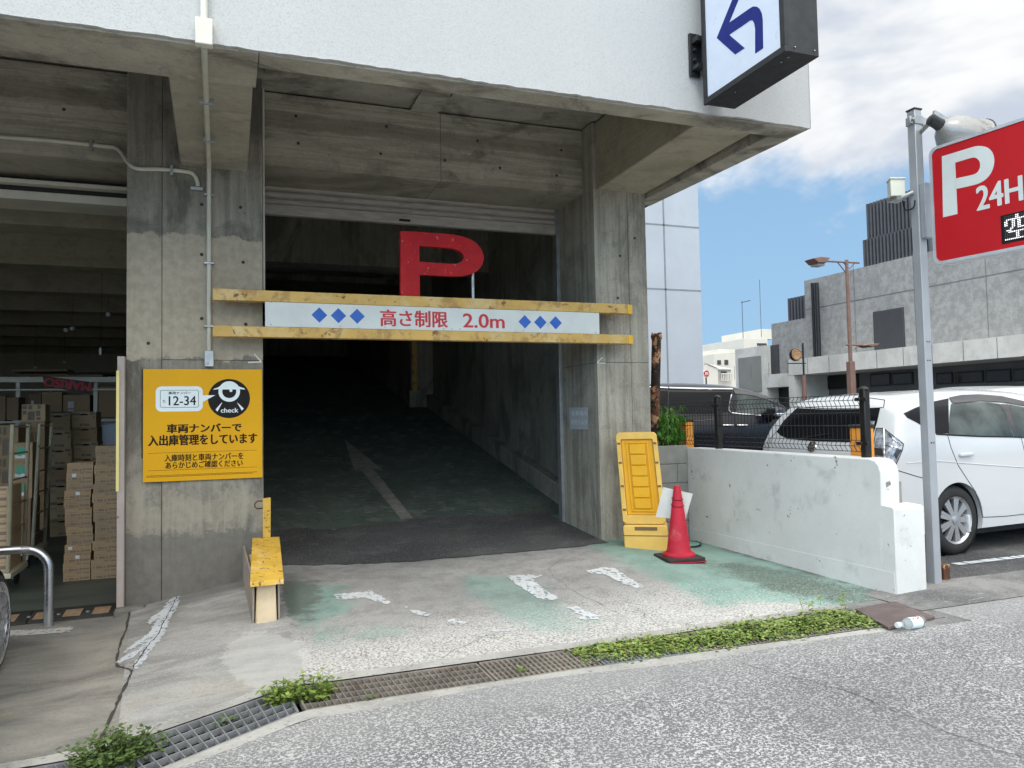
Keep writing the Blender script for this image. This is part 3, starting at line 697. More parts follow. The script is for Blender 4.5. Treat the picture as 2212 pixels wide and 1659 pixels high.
# roller shutter rolled up over the ramp, with its guides
S = None
m = M(); prof = []
z = 3.62
for k, h in ((0, .105), (1, .075), (2, .075), (3, .075), (4, .075)):
    if k == 0: prof += [(8.055, z), (8.055, z + h), (8.09, z + h)]
    else: prof += [(8.09, z + .004), (8.075, z + .012), (8.062, z + .03), (8.062, z + .05), (8.075, z + .066), (8.09, z + .072)]
    z += h
m.prism([(.335, y, zz) for y, zz in prof] + [(.335, 8.12, z), (.335, 8.12, 3.62)], (3.25, 0, 0))
S = m.build('roller_shutter', 'shutter', B, ang=20)
m = M(); m.box(1.74, 1.86, 8.046, 8.054, 3.645, 3.667, 0); m.build('name_tag', 'black', S)
m = M(); m.box(3.565, 3.605, 8.03, 8.13, .2, 3.9); m.build('guide_rail', 'galv', B, bevel=.004)
m = M(); m.box(.306, .334, 8.03, 8.13, .2, 3.9); m.tube([(.318, 7.22, 4.55), (.318, 7.22, 2.65)], .011, 8); m.build('guide_rail', 'conduit', B)
g = M(); g.box(-.845, -.79, 7.06, 7.18, -.02, 2.08); gr = g.build('guide_rail', 'mauve', B, bevel=.004)
gr['label'] = 'peeling mauve steel corner rail'
m = M(); m.box(-.85, -.828, 7.045, 7.06, .97, 1.96); m.build('edge_strip', 'yellowstrip', gr)
m = M(); m.prism([(-.86, 7.0, -.12), (-.62, 7.0, -.12), (-.62, 7.14, -.12), (-.86, 7.14, -.12)], (0, 0, .15)); m.build('pillar_foot', 'pillar', B, bevel=.03)
# warehouse bay: rail, soffit board, beams, back wall
m = M(); m.box(-9, XL0, 7.9, 8.0, 3.70, 3.74); m.box(-9, XL0, 8.0, 8.4, 3.58, 3.66); m.build('shutter_housing', ['conduit'], B, bevel=.006)
m = M(); m.box(-9, XL0 - .002, 8.03, 8.5, 3.662, 3.79); m.build('shutter_box', 'rubber', B)
m = M()
for i in range(8):
    y = 9.0 + i * 2.2; m.box(-9, -.70, y, y + .42, 3.58, 4.6)
o = m.build('ceiling_beams', 'innerbeam', B); o.name = 'ceiling_beam'
m = M(); m.box(-9, -.70, 8.16, 24.5, 4.3, 4.6); m.build('ceiling', 'innerbeam', B)
m = M(); m.box(-1.95, -1.0, 8.55, 8.98, 4.02, 4.1); m.build('ceiling_hatch', 'signface', B)
m = M(); m.box(-9.3, -9.0, 8.2, 24.6, -.2, 4.6); m.build('end_wall', 'inner', B)
m = M(); m.box(-9, -.70, 24.5, 24.7, -.2, 4.6); m.build('back_wall', 'backwall', B)
m = M(); m.box(-.70, .24, 8.15, 24.6, -.2, 8); m.build('party_wall', 'inner', B)
m = M(); panels(m, [-7.6, -6.6], [-.3, 4.6], FY, 8.15); m.build('pillar', ['pillar', 'groove'], B)
# ramp interior
m = M(); m.box(4.02, 4.18, 8.15, 15.6, -.2, 6.2)
k = M(); cb = []
m.build('ramp_wall', 'inner', B)
m = M(); m.prism([(3.86, 8.16, .2), (4.02, 8.16, .2), (4.02, 15.5, 1.7), (3.86, 15.5, 1.7)], (0, 0, .34)); m.build('ramp_kerb', 'inner', B, bevel=.01)
m = M(); m.box(3.55, 4.2, 15.5, 24.6, -.2, 8); m.box(3.5, 3.86, 15.42, 15.5, 1.6, 2.12); m.build('ramp_wall', 'inner', B)
m = M(); m.box(3.56, 3.66, 15.40, 15.48, 2.1, 5.2); pw = m.build('edge_guard', 'yellowbar', B)
m = M(); m.box(.24, 4.1, 24.4, 24.6, 0, 8); m.build('ramp_end_wall', 'inner', B)
m = M(); m.prism([(.24, 8.16, 4.2), (.24, 24.5, 6.9), (.24, 24.5, 7.2), (.24, 8.16, 4.6)], (3.9, 0, 0)); m.build('ramp_ceiling', 'inner', B)
m = M(); m.box(.24, 4.02, 11.8, 12.3, 3.9, 5.2); m.build('ramp_ceiling_beam', 'inner', B)
m = M(); m.box(.24, 4.02, 16.6, 17.1, 4.5, 6.0); m.build('ramp_ceiling_beam', 'inner', B)
# chalk marks: two small strokes on each pillar
m = M()
for a, b in (((536, 783), (565, 782)), ((549, 764), (564, 781))):
    m.tube([at(*a, Y=FY - .002), at(*b, Y=FY - .002)], .0065, 5)
m.build('chalk_mark', 'chalk', B)
m = M()
for a, b in (((1290, 784), (1308, 785)), ((1290, 783), (1301, 772))):
    m.tube([at(*a, Y=FY - .002), at(*b, Y=FY - .002)], .0055, 5)
m.build('chalk_mark', 'chalk', B)
# paper notice on the side of the right column
pn = thing('paper_notice', 'small faded grey paper notice taped inside the right-hand ramp column', 'notice', (XC0 - .002, 7.75, 1.27))
q = [at(*p, X=XC0 - .004) for p in ((1229, 880), (1270, 880), (1271, 928), (1232, 927))]
m = M(); m.prism(q, (-.003, 0, 0)); m.build('sheet', 'paper', pn)
ux = (q[1] - q[0]).normalized(); uz = Vector((0, 0, 1)); 
for k, (s, f) in enumerate((('駐車場内', .62), ('防犯カメラ', .22))):
    text(s, 'bubble', pn, q[3] + ux * .05 + uz * ((q[0] - q[3]).length * f) + Vector((-.0035, 0, 0)), ux, uz, (q[1] - q[0]).length * .8, .055, 'lettering')

# ================================================================== CONDUITS
cx = -.125
c = thing('conduit', 'cream vertical conduit down the white band and left pillar to a small grey box', 'conduit', (cx, FY, 2.0))
m = M(); m.tube([(cx, 4.975, 8), (cx, 4.975, 3.97)], .022, 10); m.build('upper_pipe', 'box_cream', c)
m = M(); m.tube([(cx, 5.0, 3.83), (cx - .002, 5.3, 3.815), (cx - .004, 5.6, 3.80), (cx - .01, 6.4, 3.765), (cx - .012, 6.98, 3.725), (cx - .014, 7.06, 3.69), (cx - .015, 7.10, 3.60), (cx - .016, 7.112, 3.3), (cx - .016, 7.112, 2.13)], .019, 10); m.build('pipe', 'conduit', c)
m = M(); m.box(cx - .05, cx + .05, 4.935, 4.998, 3.82, 3.985); jb = m.build('junction_box', 'box_cream', c, bevel=.006)
m = M(); m.box(cx - .052, cx + .022, 7.08, FY - .002, 2.0, 2.14); m.lathe([(.012, -.01), (.012, .012)], (cx - .03, 7.08, 2.03), 10, axis='y'); m.build('end_box', 'galv', c, bevel=.004)
for (y, z, h) in ((5.75, 3.79, 0), (6.45, 3.762, 0), (7.112, 3.5, 1), (7.112, 2.9, 1), (7.112, 2.35, 1)):
    m = M()
    if h: m.box(cx - .055, cx + .025, 7.087, FY - .003, z - .009, z + .009)
    else: m.box(cx - .05, cx + .045, y - .01, y + .01, z - .024, z + .02)
    m.build('clamp', 'galv', c, bevel=.003)
c = thing('conduit', 'cream conduit bending from the warehouse beam down onto the left pillar', 'conduit', (-.8, FY, 3.6))
pts = [at(-60, 292, Y=7.365), at(100, 303, Y=7.365), at(225, 316, Y=7.365), at(248, 319, Y=7.35), at(262, 330, Y=7.30), at(270, 343, Y=7.22), at(283, 358, Y=7.14), at(302, 365, Y=7.118), at(350, 366, Y=7.118), at(402, 371, Y=7.118), at(418, 377, Y=7.118), at(426, 392, Y=7.118), at(427, 403, Y=7.118)]
def spline(P, k=6):
    out = []
    for i in range(len(P) - 1):
        p0, p1, p2, p3 = P[max(0, i - 1)], P[i], P[i + 1], P[min(len(P) - 1, i + 2)]
        for j in range(k):
            t = j / k
            out.append(.5 * ((2 * p1) + (p2 - p0) * t + (2 * p0 - 5 * p1 + 4 * p2 - p3) * t * t + (3 * p1 - p0 - 3 * p2 + p3) * t ** 3))
    return out + [P[-1]]
m = M(); m.tube(spline(pts), .0175, 10); m.build('pipe', 'conduit', c)
for px, py, y in ((197, 315, 7.365), (371, 368, 7.118), (425, 408, 7.122)):
    p = at(px, py, Y=y); m = M(); m.box(p.x - .013, p.x + .013, y - .024, y + .02, p.z - .045, p.z + .045); 
    if px == 425: m = M(); m.box(p.x - .05, p.x + .05, y - .02, y + .015, p.z - .014, p.z + .014)
    m.build('clamp', 'galv', c, bevel=.003)
# hanging lamp cords in the warehouse
for k, (px, py, Y) in enumerate(((270 * .864, 786 * .864, 13.5), (180 * .864, 821 * .864, 14.5), (251 * .864, 878 * .864, 12.2), (160 * .864, 906 * .864, 20), (88 * .864, 919 * .864, 20))):
    p = at(px, py, Y=Y)
    t = thing('hanging_lamp', ['white lamp holder hanging highest among the warehouse ceiling beams', 'white twin lamp holder hanging under the warehouse beams, left of the highest one', 'slim pale lamp holder hanging nearest the left pillar in the warehouse', 'round white lamp holder in front of the cream warehouse back wall, right of its twin', 'round white lamp holder in front of the cream warehouse back wall, furthest left'][k], 'lamp', p, group='lamp holders hanging in the warehouse')
    m = M(); m.ball(p, .035 if k != 2 else .02, 8, sz=1.0 if k != 2 else 3.0)
    if k == 1: m.ball(p + Vector((-.09, 0, -.03)), .035, 8)
    m.build('lamp_holder', 'bubble', t)
    m = M(); m.tube([p + Vector((0, 0, .03)), p + Vector((.01, 0, .3)), p + Vector((.02, 0, 4.3 - p.z))], .0025, 5); m.build('cord', 'black', t)

# ================================================================== SIGNS ON THE BUILDING
# projecting box sign with the turn arrow
sx0, sx1, sy0, sy1, sz0, sz1 = 3.436, 3.70, 3.965, 4.88, 3.862, 5.6
t = thing('projecting_sign', 'black-framed box sign with a blue left-turn arrow projecting from the white stucco corner', 'sign', (sx0, 5.0, sz0))
m = M(); m.box(sx0 + .004, sx1, sy0 + .004, sy1 - .004, sz0 + .004, sz1); m.build('box', 'blackmetal', t, bevel=.004)
fw = .045; m = M()
for (a, b, cc, d) in ((sy0, sy1, sz0, sz0 + fw), (sy0, sy0 + fw, sz0 + fw, sz1), (sy1 - fw, sy1, sz0 + fw, sz1)): m.box(sx0 - .018, sx0 + .006, a, b, cc, d)
m.build('frame', 'blackmetal', t, bevel=.003)
m = M(); m.box(sx0 - .008, sx0 + .003, sy0 + fw + .001, sy1 - fw - .001, sz0 + fw + .001, sz1); fc = m.build('face_panel', 'signface', t)
def on_sign(px, py): return at(px, py, X=sx0 - .0085)
z3 = lambda a, b: ((1400 + a * .31646) * .864, (b * .31646) * .864)
ar = [z3(1240, 300), z3(1385, 430), z3(1460, 380), z3(1338, 275), z3(1480, 178), z3(1505, 160), z3(1525, 163), z3(1538, 190), z3(1543, 230), z3(1543, 423), z3(1606, 380), z3(1602, 150), z3(1595, 105), z3(1578, 70), z3(1555, 52), z3(1525, 52), z3(1495, 70), z3(1337, 180), z3(1455, -110), z3(1398, -90)]
P = [on_sign(*q) for q in ar]; m = M(); m.prism(P, (-.002, 0, 0)); m.build('arrow', 'signblue', fc)
m = M(); m.box(sx0 + .03, sx0 + .24, 4.88, 4.998, 4.2, 4.44); m.box(sx0 - .06, sx0 + .03, 4.975, 4.999, 4.13, 4.47); m.box(sx0 - .045, sx0 + .02, 4.9, 4.975, 4.17, 4.20); m.box(sx0 - .045, sx0 + .02, 4.9, 4.975, 4.38, 4.42)
m.lathe([(.012, -.02), (.012, .03)], (sx0 - .03, 4.965, 4.25), 8, axis='y'); m.lathe([(.012, -.02), (.012, .03)], (sx0 - .03, 4.965, 4.33), 8, axis='y')
m.build('wall_bracket', 'blackmetal', t, bevel=.003)
m = M()
for y in (4.03, 4.1, 4.6): m.ball((3.5, y, 3.861), .006, 5)
for z in (3.9,): m.ball((3.5, 3.964, z), .006, 5); m.ball((3.66, 3.964, z), .006, 5)
m.build('screw', 'galv', t)
# amber notice panel on the pillar
x0, x1, z0, z1 = -.657, .294, 1.029, 1.979; y = 7.118
t = thing('parking_notice', 'amber square notice about licence plate checks fixed to the left pillar', 'sign', (x0, FY, z0))
m = M(); m.box(x0, x1, y, y + .012, z0, z1); pan = m.build('panel', 'yellowsign', t, bevel=.002)
m = M(); m.box(x0 - .012, x0 + .02, y + .012, FY - .002, z0 + .2, z1); m.box(x1 - .3, x1 - .1, y + .012, FY - .002, z0 + .1, z1 - .1); m.build('batten', 'rubber', t)
SGN = .95 / 1540.0                                  # sign units to metres
def sp(a, b):                                       # reading the sign face square-on: a right, b down from its top-left
    return (a * SGN, (1540 - b) * SGN)
O = Vector((x0, y, z0)); UX, UZ = Vector((1, 0, 0)), Vector((0, 0, 1))
def sflat(pts, mat, name, base=0.0, depth=.0012, par=pan):
    m = M(); flat(m, pts, O, UX, UZ, depth, 0, base); return m.build(name, mat, par, smooth=False)
# the sign's own coordinates: width 1540 units, converted from measured fractions
def fx(a): return (a - 100) / 1532 * .95
def fz(b, a=800):                                   # top edge 122..130, bottom edge 1585..1520
    u = (a - 100) / 1532; tp = lerp(122, 130, u); bt = lerp(1585, 1520, u); return (1 - (b - tp) / (bt - tp)) * .95
def fp(a, b): return (fx(a), fz(b, a))
e = sflat(disc(*fp(1193, 505), .172, .170), 'black', 'emblem_disc')
def eflat(pts, mat, base, depth): return sflat([fp(*q) for q in pts], mat, 'emblem_mark', base, depth, e)
ring = disc(*fp(1195, 415), .088, .089, 48); 
sflat(ring, 'bubble', 'eye_ring', .0012, .0022, e)
eye = [p for p in disc(*fp(1195, 415), .057, .057, 60) if p[1] < fz(385, 1195)]
sflat(eye, 'black', 'pupil', .0022, .003, e); sflat(disc(*fp(1217, 403), .0125), 'bubble', 'glint', .003, .0036, e)
eflat([(985, 390), (1000, 377), (1035, 366), (1065, 352), (1090, 330), (1125, 302), (1160, 288), (1195, 284), (1230, 288), (1262, 302), (1300, 330), (1325, 352), (1360, 363), (1395, 374), (1405, 390), (1330, 384), (1290, 382), (1100, 384), (1060, 384)], 'bubble', .0023, .0034)
eflat([(1100, 553), (1014, 648), (1040, 674), (1102, 560)], 'bubble', .0012, .0022); eflat([(1296, 553), (1360, 662), (1386, 634)], 'bubble', .0012, .0022)
def stext(s, a0, a1, b0, b1, mat, bold=0.0, dep=.0012, par=pan, nm='lettering'):
    p = Vector(fp((a0 + a1) / 2, b1)); l = fx(a0); w = fx(a1) - fx(a0); h = fz(b0, (a0 + a1) / 2) - fz(b1, (a0 + a1) / 2)
    return text(s, mat, par, O + UX * l + UZ * p.y - Vector((0, dep - .0012, 0)), UX, UZ, w, h, nm, bold)
stext('check', 1085, 1312, 628, 686, 'bubble', .022, .0026, e)
bub = sflat(rrect(fx(256), fx(850), fz(672, 550), fz(348, 550), .045), 'bubble', 'speech_bubble')
sflat([fp(846, 464), fp(1012, 462), fp(846, 552)], 'bubble', 'bubble_tail', .0, .0024, pan)
m = M(); rr = rrect(fx(313), fx(796), fz(620, 550), fz(398, 550), .014); m.tube([O + UX * p[0] + UZ * p[1] + Vector((0, -.0016, 0)) for p in rr], .0017, 4, closed=True); m.build('plate_outline', 'black', bub)
stext('車両ナンバー', 416, 698, 414, 452, 'black', .012, .0026, bub); stext('12-34', 420, 762, 474, 592, 'black', .012, .0026, bub); stext('た', 343, 382, 522, 560, 'black', 0, .0026, bub)
stext('車両ナンバーで', 398, 1352, 828, 942, 'brownblack', .045); stext('入出庫管理をしています', 168, 1558, 964, 1098, 'brownblack', .045)
stext('入庫時刻と車両ナンバーを', 368, 1378, 1212, 1302, 'brownblack', .03); stext('あらかじめご確認ください', 380, 1368, 1306, 1394, 'brownblack', .03)
random.seed(8)
m = M()
for bq in ((1213, 1170), (1437, 1386)): flat(m, [(fx(166), fz(bq[0], 166)), (fx(1560), fz(bq[1], 1560)), (fx(1560), fz(bq[1], 1560) + .0022), (fx(166), fz(bq[0], 166) + .0022)], O, UX, UZ, .0012)
m.build('rule', 'brownblack', pan)
m = M()
for k, (ba, bb, ae) in enumerate(((1503, 1447, 1560), (1519, 1461, 1512))):
    a = 145.0
    while a < ae:
        l = random.uniform(7, 26); u = (a - 145) / 1415; zc = fz(lerp(ba, bb, u), a)
        flat(m, [(fx(a), zc - .0022), (fx(min(ae, a + l)), zc - .0022), (fx(min(ae, a + l)), zc + .0018), (fx(a), zc + .0018)], O, UX, UZ, .0008); a += l + random.uniform(2, 5)
m.build('fine_print', 'brownblack', pan)

# ================================================================== HEIGHT BAR AND LETTER
t = thing('height_limit_bar', 'worn yellow double bar with white height limit board across the ramp mouth', 'barrier', (1.9, 6.95, 2.24))
yb = 6.90
for (za, zb_) in ((2.552, 2.648), (2.243, 2.334)):
    m = M(); m.box(-.107, 3.84, yb, yb + .10, za, zb_); b_ = m.build('bar', 'yellowbar', t, bevel=.005)
    m = M(); m.prism([(3.8415, yb, za), (3.915, yb + .03, za), (3.915, yb + .10, za), (3.8415, yb + .10, za)], (0, 0, zb_ - za)); m.build('bar_end', 'yellowend', b_, bevel=.004)
    m = M(); m.prism([(.03, yb - .0025, za - .0015), (-.108, yb - .0025, za - .0015), (-.108, yb + .02, za - .0015), (.03, yb + .02, za - .0015)], (0, 0, zb_ - za + .003)); m.build('bar_sleeve', 'yellowbar', b_, bevel=.003)
m = M(); m.box(.0, .1, yb + .1, FY + .02, 2.57, 2.63); m.box(.0, .1, yb + .1, FY + .02, 2.26, 2.32); m.box(3.7, 3.8, yb + .1, FY + .02, 2.57, 2.63); m.box(3.7, 3.8, yb + .1, FY + .02, 2.26, 2.32); m.build('wall_bracket', 'yellowbar', t)
x0b, x1b, z0b, z1b = .313, 3.522, 2.336, 2.568; yp = yb + .012
m = M(); m.box(x0b, x1b, yp, yp + .02, z0b, z1b); brd = m.build('board', 'boardwhite', t, bevel=.002)
OB = Vector((x0b, yp, z0b)); wB = x1b - x0b
bp = lambda px, py: at(px, py, Y=yp)
zz = lambda a, b: ((520 + a * .4973) * .864, (540 + b * .4973) * .864)
for grp in ((560, 656, 750), (1593, 1671, 1748)):
    for gx in grp:
        yy = lerp(498, 537, (gx - 560) / (1748 - 560)); cpt = bp(*zz(gx, yy)); r = .068 if gx < 1000 else .066
        m = M(); m.prism([cpt + Vector(v) for v in ((-r, 0, 0), (0, 0, -r), (r, 0, 0), (0, 0, r))], (0, -.0015, 0)); m.build('blue_diamond', 'blueprint', brd)
def btext(s, a, b, c_, d_, bold):
    p0 = bp(*zz(a, d_)); p1 = bp(*zz(c_, d_)); h = bp(*zz(a, b)).z - p0.z
    text(s, 'redprint', brd, p0, UX, UZ, p1.x - p0.x, h, 'lettering', bold)
btext('高さ制限', 868, 470, 1204, 553, .03); btext('2.0m', 1284, 490, 1490, 560, .02)
m = M(); random.seed(6)
for x in (.36, .95, 1.35, 1.9, 1.98, 2.06, 2.7, 3.48):
    for z in (z0b + .018, z1b - .018): m.lathe([(.007, -.002), (.007, .002)], (x, yp - .001, z), 8, axis='y')
m.build('rivet', 'galv', brd)
# the big red letter P standing on the upper bar
t = thing('letter_sign', 'big red letter P standing on the upper yellow bar', 'sign', (1.9, 6.95, 2.648))
yP = 6.93
Lq = lambda px, py: (at(px, py, Y=yP).x, at(px, py, Y=yP).z)
zo = lambda a, b: Lq(*zz(a, b))
out = [zo(968, 76), zo(1060, 80), zo(1220, 92), zo(1275, 102), zo(1325, 120), zo(1362, 150), zo(1382, 185), zo(1387, 212), zo(1380, 242), zo(1358, 272), zo(1322, 292), zo(1275, 302), zo(1220, 302), zo(1061, 295), zo(1061, 402), zo(968, 399)]
inn = [zo(1061, 150), zo(1180, 158), zo(1235, 165), zo(1268, 178), zo(1286, 200), zo(1282, 220), zo(1262, 235), zo(1225, 240), zo(1061, 230)]
m = M()
# bowl as an open ring joined to the stem
ringpts_o = out[1:14]; ringpts_i = inn
def resample(P, n):
    L = [0]
    for a, b in zip(P, P[1:]): L.append(L[-1] + sqrt((a[0] - b[0]) ** 2 + (a[1] - b[1]) ** 2))
    res = []
    for i in range(n):
        d = L[-1] * i / (n - 1); k = max(j for j in range(len(L)) if L[j] <= d + 1e-9); k = min(k, len(P) - 2)
        u = (d - L[k]) / max(1e-9, L[k + 1] - L[k]); res.append((lerp(P[k][0], P[k + 1][0], u), lerp(P[k][1], P[k + 1][1], u)))
    return res
ro = [(v.x, v.y) for v in spline([Vector((a, b, 0)) for a, b in ringpts_o], 4)]; ri = [(v.x, v.y) for v in spline([Vector((a, b, 0)) for a, b in ringpts_i], 4)]
ro, ri = resample(ro, 40), resample(ri, 40); dP = .05
vs = []
for (a, b), (c_, d_) in zip(ro, ri): vs += [(a, yP, b), (c_, yP, d_), (a, yP + dP, b), (c_, yP + dP, d_)]
fs = []
for i in range(39):
    p, q = 4 * i, 4 * i + 4
    fs += [(p, q, q + 1, p + 1), (p + 2, p + 3, q + 3, q + 2), (p, p + 2, q + 2, q), (p + 1, q + 1, q + 3, p + 3)]
m.add(vs, fs)
sx_ = zo(1061, 150)[0]
st = [zo(968, 76), (sx_ + .002, zo(1061, 79)[1]), (sx_ + .002, 2.649), (zo(968, 399)[0], 2.649)]
m.prism([(a, yP - .0012, b) for a, b in st], (0, dP + .0024, 0))
m.build('letter', 'redsign', t, ang=30)
m = M(); xr = at(1022, 600, Y=6.97).x; m.tube([(xr, 6.985, 2.648), (xr, 6.985, 3.0)], .016, 10); m.build('support_rod', 'galv', t)

# ================================================================== THINGS ON THE FORECOURT
MAT['cap_yellow'] = std('rust_spotted_yellow_cap', (0.63, 0.40, 0.06), 0.6, var=0.14, vs=5, bump=0.35, bs=26, wear=(((0.66, 0.53, 0.27), 6, 0.52, 0.7), ((0.20, 0.085, 0.025), 21, 0.575, 0.63), ((0.50, 0.29, 0.03), 5, 0.5, 0.7)))
MAT['block_paint'] = std('scratched_beige_concrete', (0.66, 0.54, 0.37), 0.8, var=0.1, vs=6, bump=0.25, bs=20, wear=(((0.36, 0.38, 0.40), 9, 0.67, 0.72), ((0.66, 0.53, 0.28), 4, 0.56, 0.75)))
MAT['guard_side'] = std('dirty_guard_side', (0.33, 0.29, 0.26), 0.85, var=0.15, wear=(((0.42, 0.36, 0.16), 4, 0.55, 0.75),))
t = thing('wheel_guard', 'low beige concrete wheel guard with yellow steel cap and upright beside the left pillar', 'guard', (.26, 6.3, .08))
bl, br = at(552, 1355, Z=.075), at(601, 1352, Z=.08)
m = M(); m.prism([(bl.x, 5.8, .02), (br.x, 5.8, .03), (br.x - .012, 5.79, .385), (bl.x + .012, 5.79, .385)], (-.03, 1.05, .03)); m.build('concrete_block', 'block_paint', t, bevel=.012)
m = M(); m.prism([(bl.x - .02, 5.83, .03), (bl.x - .006, 5.83, .03), (bl.x - .004, 5.80, .385), (bl.x - .018, 5.80, .385)], (-.04, 1.3, .07)); m.prism([(br.x + .008, 5.83, .05), (br.x + .02, 5.83, .05), (br.x + .016, 5.80, .385), (br.x + .004, 5.80, .385)], (-.04, 1.0, .05)); m.build('side_plate', 'guard_side', t, bevel=.003)
tp = [at(540, 1258, Y=5.74), at(613, 1251, Y=5.74), at(604, 1159, Y=6.82), at(545, 1162, Y=6.82)]
m = M(); m.prism(tp, (0, 0, -.018)); m.prism([tp[0], tp[1], tp[1] + Vector((0, -.004, -.035)), tp[0] + Vector((0, -.004, -.035))], (0, .012, 0)); m.build('cap_plate', 'cap_yellow', t, bevel=.004)
pb = at(576, 1162, Y=6.84); m = M(); m.prism([(pb.x - .032, 6.83, .3), (pb.x + .03, 6.83, .3), (pb.x + .034, 6.83, .875), (pb.x - .03, 6.83, .87)], (0, .045, 0)); up_ = m.build('upright', 'cap_yellow', t, bevel=.003)
h0 = Vector((pb.x - .028, 6.85, .85)); m = M(); m.tube([h0, h0 + Vector((-.045, 0, -.0)), h0 + Vector((-.065, 0, -.02)), h0 + Vector((-.065, 0, -.045)), h0 + Vector((-.05, 0, -.062)), h0 + Vector((0, 0, -.062))], .006, 6); m.build('hook', 'rust', up_)
# stainless hoop in front of the warehouse
hb = at(105, 1337, Z=-.05); hx, hy = hb.x, 7.0
hx = at(105, 1300, Y=hy).x; hz = at(60, 1186, Y=hy).z
t = thing('hoop_barrier', 'shiny stainless steel hoop barrier in front of the warehouse bay', 'barrier', (hx - .4, hy, -.05))
pts = [(hx, hy, -.06), (hx, hy, hz - .17)] + [(hx - .17 + .17 * cos(a), hy, hz - .17 + .17 * sin(a)) for a in [i * pi / 16 for i in range(1, 9)]] + [(hx - .8, hy, hz)] + [(hx - .8 - .17 * sin(a), hy, hz - .17 + .17 * cos(a)) for a in [i * pi / 16 for i in range(1, 9)]] + [(hx - .97, hy, -.06)]
m = M(); m.tube(pts, .0345, 20); m.build('hoop', 'stainless', t, ang=60)
m = M(); ps = at(54, 1180, Y=hy - .03); m.tube([Vector((ps.x - .03, hy - .012, hz)), Vector((ps.x + .03, hy - .012, hz))], .0265, 16); m.build('sticker', 'galv', t)
# rubber threshold ramps with tan pads
xa, xb = at(262, 1320, Z=-.04).x, at(118, 1330, Z=-.04).x
for k, (x0, x1, np_, lab) in enumerate(((xa - .98, xa - .02, 0, 'black rubber threshold strip with tan pads, right of the steel hoop'), (xa - 2.0, xa - 1.0, 0, 'black rubber threshold strip with tan pads, behind the car wheel at the left edge'))):
    x0, x1 = (xa - .66, xa - .0) if k == 0 else (xa - 1.9, xa - .665)
    t = thing('threshold_strip', lab, 'speed bump', ((x0 + x1) / 2, 7.22, -.05), group='rubber threshold strips at the warehouse bay')
    m = M(); m.prism([(x0, 7.12, -.052), (x0, 7.14, -.03), (x0, 7.30, .0), (x0, 7.40, .0), (x0, 7.5, -.052)], (x1 - x0, 0, 0)); m.build('body', 'rubber', t, bevel=.006)
    x = x1 - .16
    while x > x0 + .02:
        q = [(x - .05, 7.155, -.0265), (x + .075, 7.155, -.0265), (x + .085, 7.285, -.0015), (x - .04, 7.285, -.0015)]
        m = M(); m.prism(q, (0, -.001, .005)); m.build('reflector_pad', 'tanpad', t, bevel=.002)
        m = M(); m.lathe([(.015, -.006), (.015, .004), (.006, .006)], (x - .085, 7.22, -.012), 10); m.build('bolt', 'galv', t)
        x -= .21

# ================================================================== WAREHOUSE STOCK
MAT['card'] = std('brown_cardboard', (0.35, 0.24, 0.14), 0.8, var=0.08, vs=3)
MAT['cardpale'] = std('pale_cardboard', (0.46, 0.33, 0.20), 0.8, var=0.07, vs=3)
MAT['cardmid'] = std('aged_cardboard', (0.31, 0.225, 0.14), 0.8, var=0.12, vs=5)
MAT['carddark'] = std('dark_cardboard', (0.22, 0.145, 0.09), 0.8, var=0.1, vs=3)
MAT['cardprint'] = std('grey_box_print', (0.19, 0.155, 0.12), 0.8, var=0.2)
MAT['cardgreen'] = std('green_box_print', (0.08, 0.36, 0.24), 0.7)
MAT['label'] = std('white_box_label', (0.62, 0.63, 0.66), 0.7)
MAT['cagepaint'] = std('chipped_cream_cage_paint', (0.56, 0.53, 0.40), 0.6, 0.1, 0.1, wear=(((0.20, 0.23, 0.27), 7, 0.62, 0.68),))
